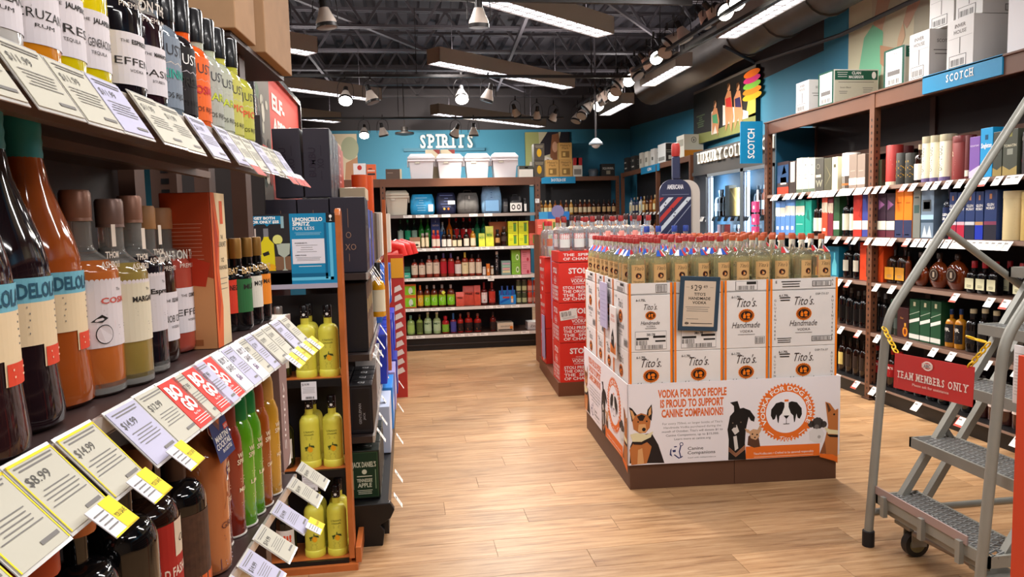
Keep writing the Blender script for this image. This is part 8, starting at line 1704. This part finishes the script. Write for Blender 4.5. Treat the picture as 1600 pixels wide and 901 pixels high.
def gjf(A, w, h): A.rect(-w*.42, h*.06, w*.42, h*.94, paper('3d3b40')).rect(-w*.405, h*.07, w*.405, h*.93, mat('131217', .4), 2).text('GENTLEMAN', .0, h*.2, .012, paper('a8a5a8'), w=h*.42, rot=PI/2, align='l', lay=3).text('JACK', .018, h*.28, .01, paper('a8a5a8'), w=h*.15, rot=PI/2, align='l', lay=3)
for j in range(3):
    for i in range(4): fbox(-.295-.115*j, -.187-.115*j, 3.52+.125*i, 3.635+.125*i, .517, .235, '141318', f'{ORD[i]} deep, {ORD[j]} from aisle, black monogram topped whiskey box', gjf if i == 0 else None, (lambda A, w, h: A.rect(-w*.42, h*.04, w*.42, h*.96, paper('37353a')).rect(-w*.4, h*.05, w*.4, h*.95, mat('17161b', .4), 2)) if j == 0 else None, top=gj)
for i in range(4): fbox(-.3, -.187, 4.05+.13*i, 4.16+.13*i, .517, .27, 'c4c1c0', f'{ORD[i]} white gift box after the monogram boxes', None, lambda A, w, h: A.rect(-w*.35, h*.08, w*.35, h*.92, paper('4c484a')).rect(-w*.2, h*.15, w*.2, h*.85, paper('b5b2b0'), 2))
for i in range(4): fbox(-.32, -.15+.01*i, 4.62+.42*i, 5.0+.42*i, .517, .3, ('2238b4', '2a44c2')[i % 2], f'{ORD[i]} deep blue carton down the aisle', lambda A, w, h: A.rect(-w*.1, h*.6, w*.35, h*.72, WHITE).rect(-w*.05, h*.62, w*.3, h*.7, mat('2238b4', .4), 2), lambda A, w, h: A.rect(-w*.3, h*.7, w*.3, h*.85, paper('9fb4e8')))
def jd(A, w, h):
    W_ = paper('cfd2bc'); A.rect(-w*.44, h*.04, w*.44, h*.96, paper('3a5a38')).rect(-w*.42, h*.05, w*.42, h*.95, paper('1a3320'), 2).text("JACK DANIEL'S", 0, h*.66, h*.11, W_, w=w*.76, bold=.02, lay=3).ell(0, h*.56, w*.08, h*.05, W_, 3).lines(-w*.25, w*.25, h*.46, 1, .01, W_, h=.004, lay=3).text('TENNESSEE', 0, h*.35, h*.07, W_, w=w*.5, bold=.02, lay=3).text('APPLE', 0, h*.24, h*.09, W_, w=w*.45, bold=.02, lay=3).lines(-w*.25, w*.25, h*.17, 3, h*.035, W_, h=.003, lay=3)
    for s_ in (-1, 1): A.rect(s_*w*.36-.002, h*.2, s_*w*.36+.002, h*.6, paper('7d9474'), 3)
for j in range(3):
    for i in range(4): fbox(-.31-.15*j, -.165-.15*j, 3.5+.14*i, 3.63+.14*i, .205, .235, '16201a', f'{ORD[i]} deep, {ORD[j]} from aisle, dark green apple whiskey box', jd if i == 0 else None, (lambda A, w, h: A.rect(-w*.4, h*.05, w*.4, h*.95, paper('8a8f8a')).rect(-w*.34, h*.1, w*.34, h*.9, paper('2a2a2a'), 2)) if j == 0 else None, top=lambda A, w, d: A.ell(0, 0, w*.25, d*.15, paper('b9b9b4')).ell(0, 0, w*.22, d*.12, mat('16201a', .4), 2).rect(-w*.12, -.002, w*.12, .002, paper('b9b9b4'), 3))
for i in range(4): fbox(-.3, -.13+.008*i, 4.2+.5*i, 4.62+.5*i, .205, .27, ('b9c4dc', '2a86d8', '9f98cc', '2a3a9c', 'a89aa0', '3a8ad8', 'b8433a')[i], f'{ORD[i]} carton along the floor shelf after the green boxes', None, lambda A, w, h: A.rect(-w*.3, h*.3, w*.3, h*.6, paper('d8d8e0')))
# red arms, red upright and end display past the far rack
o = empty('red_display', (-.09, 7.45, 0), 0, 'red display of curved candy arms at the far end of the dark rack', 'display stand'); RD = mat('d42f2a', .3, coat=.4)
for i in range(3):
    b = B(); pts = [(-.17+.04*i, -.9+.2*i, 1.2), (-.15+.04*i, -.9+.2*i, 1.3), (-.05+.05*i, -.85+.2*i, 1.36), (.04+.05*i, -.8+.2*i, 1.33), (.06+.05*i, -.8+.2*i, 1.25)]
    b.tube(bend([(x, y, z) for x, y, z in pts], .04) if False else pts, .04, RD, 14); b.make('curved_arm', o, loc=(0, 0, -.02))
B().box(-.3, -1.0, 0, .055, .55, 1.25, mat('b8352c', .4)).box(-.05, -1.005, 1.05, .056, -1.0, 1.22, paper('e0a02c')).make('red_panel', o)
b = B()
for i in range(10): b.add([(-.03, -1.003, .2+.08*i), (.04, -1.003, .23+.08*i), (.02, -1.003, .27+.08*i), (-.025, -1.003, .25+.08*i)], [(0, 1, 2, 3)], paper('e8d8cc'))
b.make('panel_print', o)
# red framed poster above the far rack
PX = -.7; y0, y1, z0, z1 = 3.68, 5.28, 1.62, 2.34
o = B().box(-.02, -(y1-y0)/2, 0, .0, (y1-y0)/2, z1-z0, BLACK).make('poster', None, (PX, (y0+y1)/2, z0)); b = B(); W_, H_ = y1-y0, z1-z0
for (a, c) in (((.005, -W_/2, 0), (.005, W_/2, 0)), ((.005, -W_/2, H_), (.005, W_/2, H_)), ((.005, -W_/2, 0), (.005, -W_/2, H_)), ((.005, W_/2, 0), (.005, W_/2, H_))): b.bar(a, c, .03, .03, mat('1c1c20', .25))
b.make('poster_frame', o); A = Art(); PR = paper('c9483c')
A.rect(-W_/2, 0, -W_*.2, H_, paper('6b6358')).rect(-W_*.2, 0, W_/2, H_, PR).rect(-W_*.2, 0, W_/2, H_*.12, paper('a53a32'), 2)
rn = random.Random(9)
for i in range(26): A.ell(-W_*.35+rn.uniform(-.18, .18), H_*rn.uniform(.15, .8), rn.uniform(.02, .07), rn.uniform(.02, .06), paper(('4f6a4a', 'b9b4a0', '8a3a30', '3c4a3c', 'cfc8b4', '35302c')[i % 6]), 2+i % 3, rot=rn.uniform(0, 3))
A.poly([(-W_*.38, H_*.9), (-W_*.35, H_*.98), (-W_*.31, H_*.9)], paper('cfc8b4'), 5).poly([(-W_*.37, H_*.2), (-W_*.3, H_*.2), (-W_*.29, H_*.42), (-W_*.38, H_*.42)], paper('b5302a'), 6)
for t, zf, w in (('ELF-', .74, .42), ('APPROVED', .56, 1.0), ('G', .38, .13)): A.text(t, -W_*.155, H_*zf, .085, paper('ecdcd4'), w=w, bold=.04, align='l', lay=3)
for t, zf in (('FR', .27), ('PA', .16)): A.text(t, -W_*.155, H_*zf, .05, paper('ecdcd4'), w=.12, bold=.03, align='l', lay=3)
A.flat('printed_face', o, (.0015, 0, 0), (0, 1, 0), (0, 0, 1), .0008); tag(o, 'tall red framed poster reading ELF-APPROVED behind the stacked dark gift boxes', 'poster')
tag(B().box(-.76, 5.3, 1.6, -.7, 5.42, 2.3, mat('c9b394', .6)).make('board_edge'), 'pale board edge standing beside the red poster', 'board')
tag(B().box(-.66, 4.4, 1.95, -.4, 5.0, 2.02, mat('c4a886', .6)).make('flat_carton'), 'flat tan carton lying over the engraved gift boxes', 'carton')
# ================================================================ last checks on names and labels
bpy.context.view_layer.update()
for o in list(bpy.data.objects):
    if o.parent is None and o.type in ('MESH', 'EMPTY') and not o.get('kind') and not o.get('category'):
        if o.type == 'EMPTY' and not KIDS.get(o.name): bpy.data.objects.remove(o)
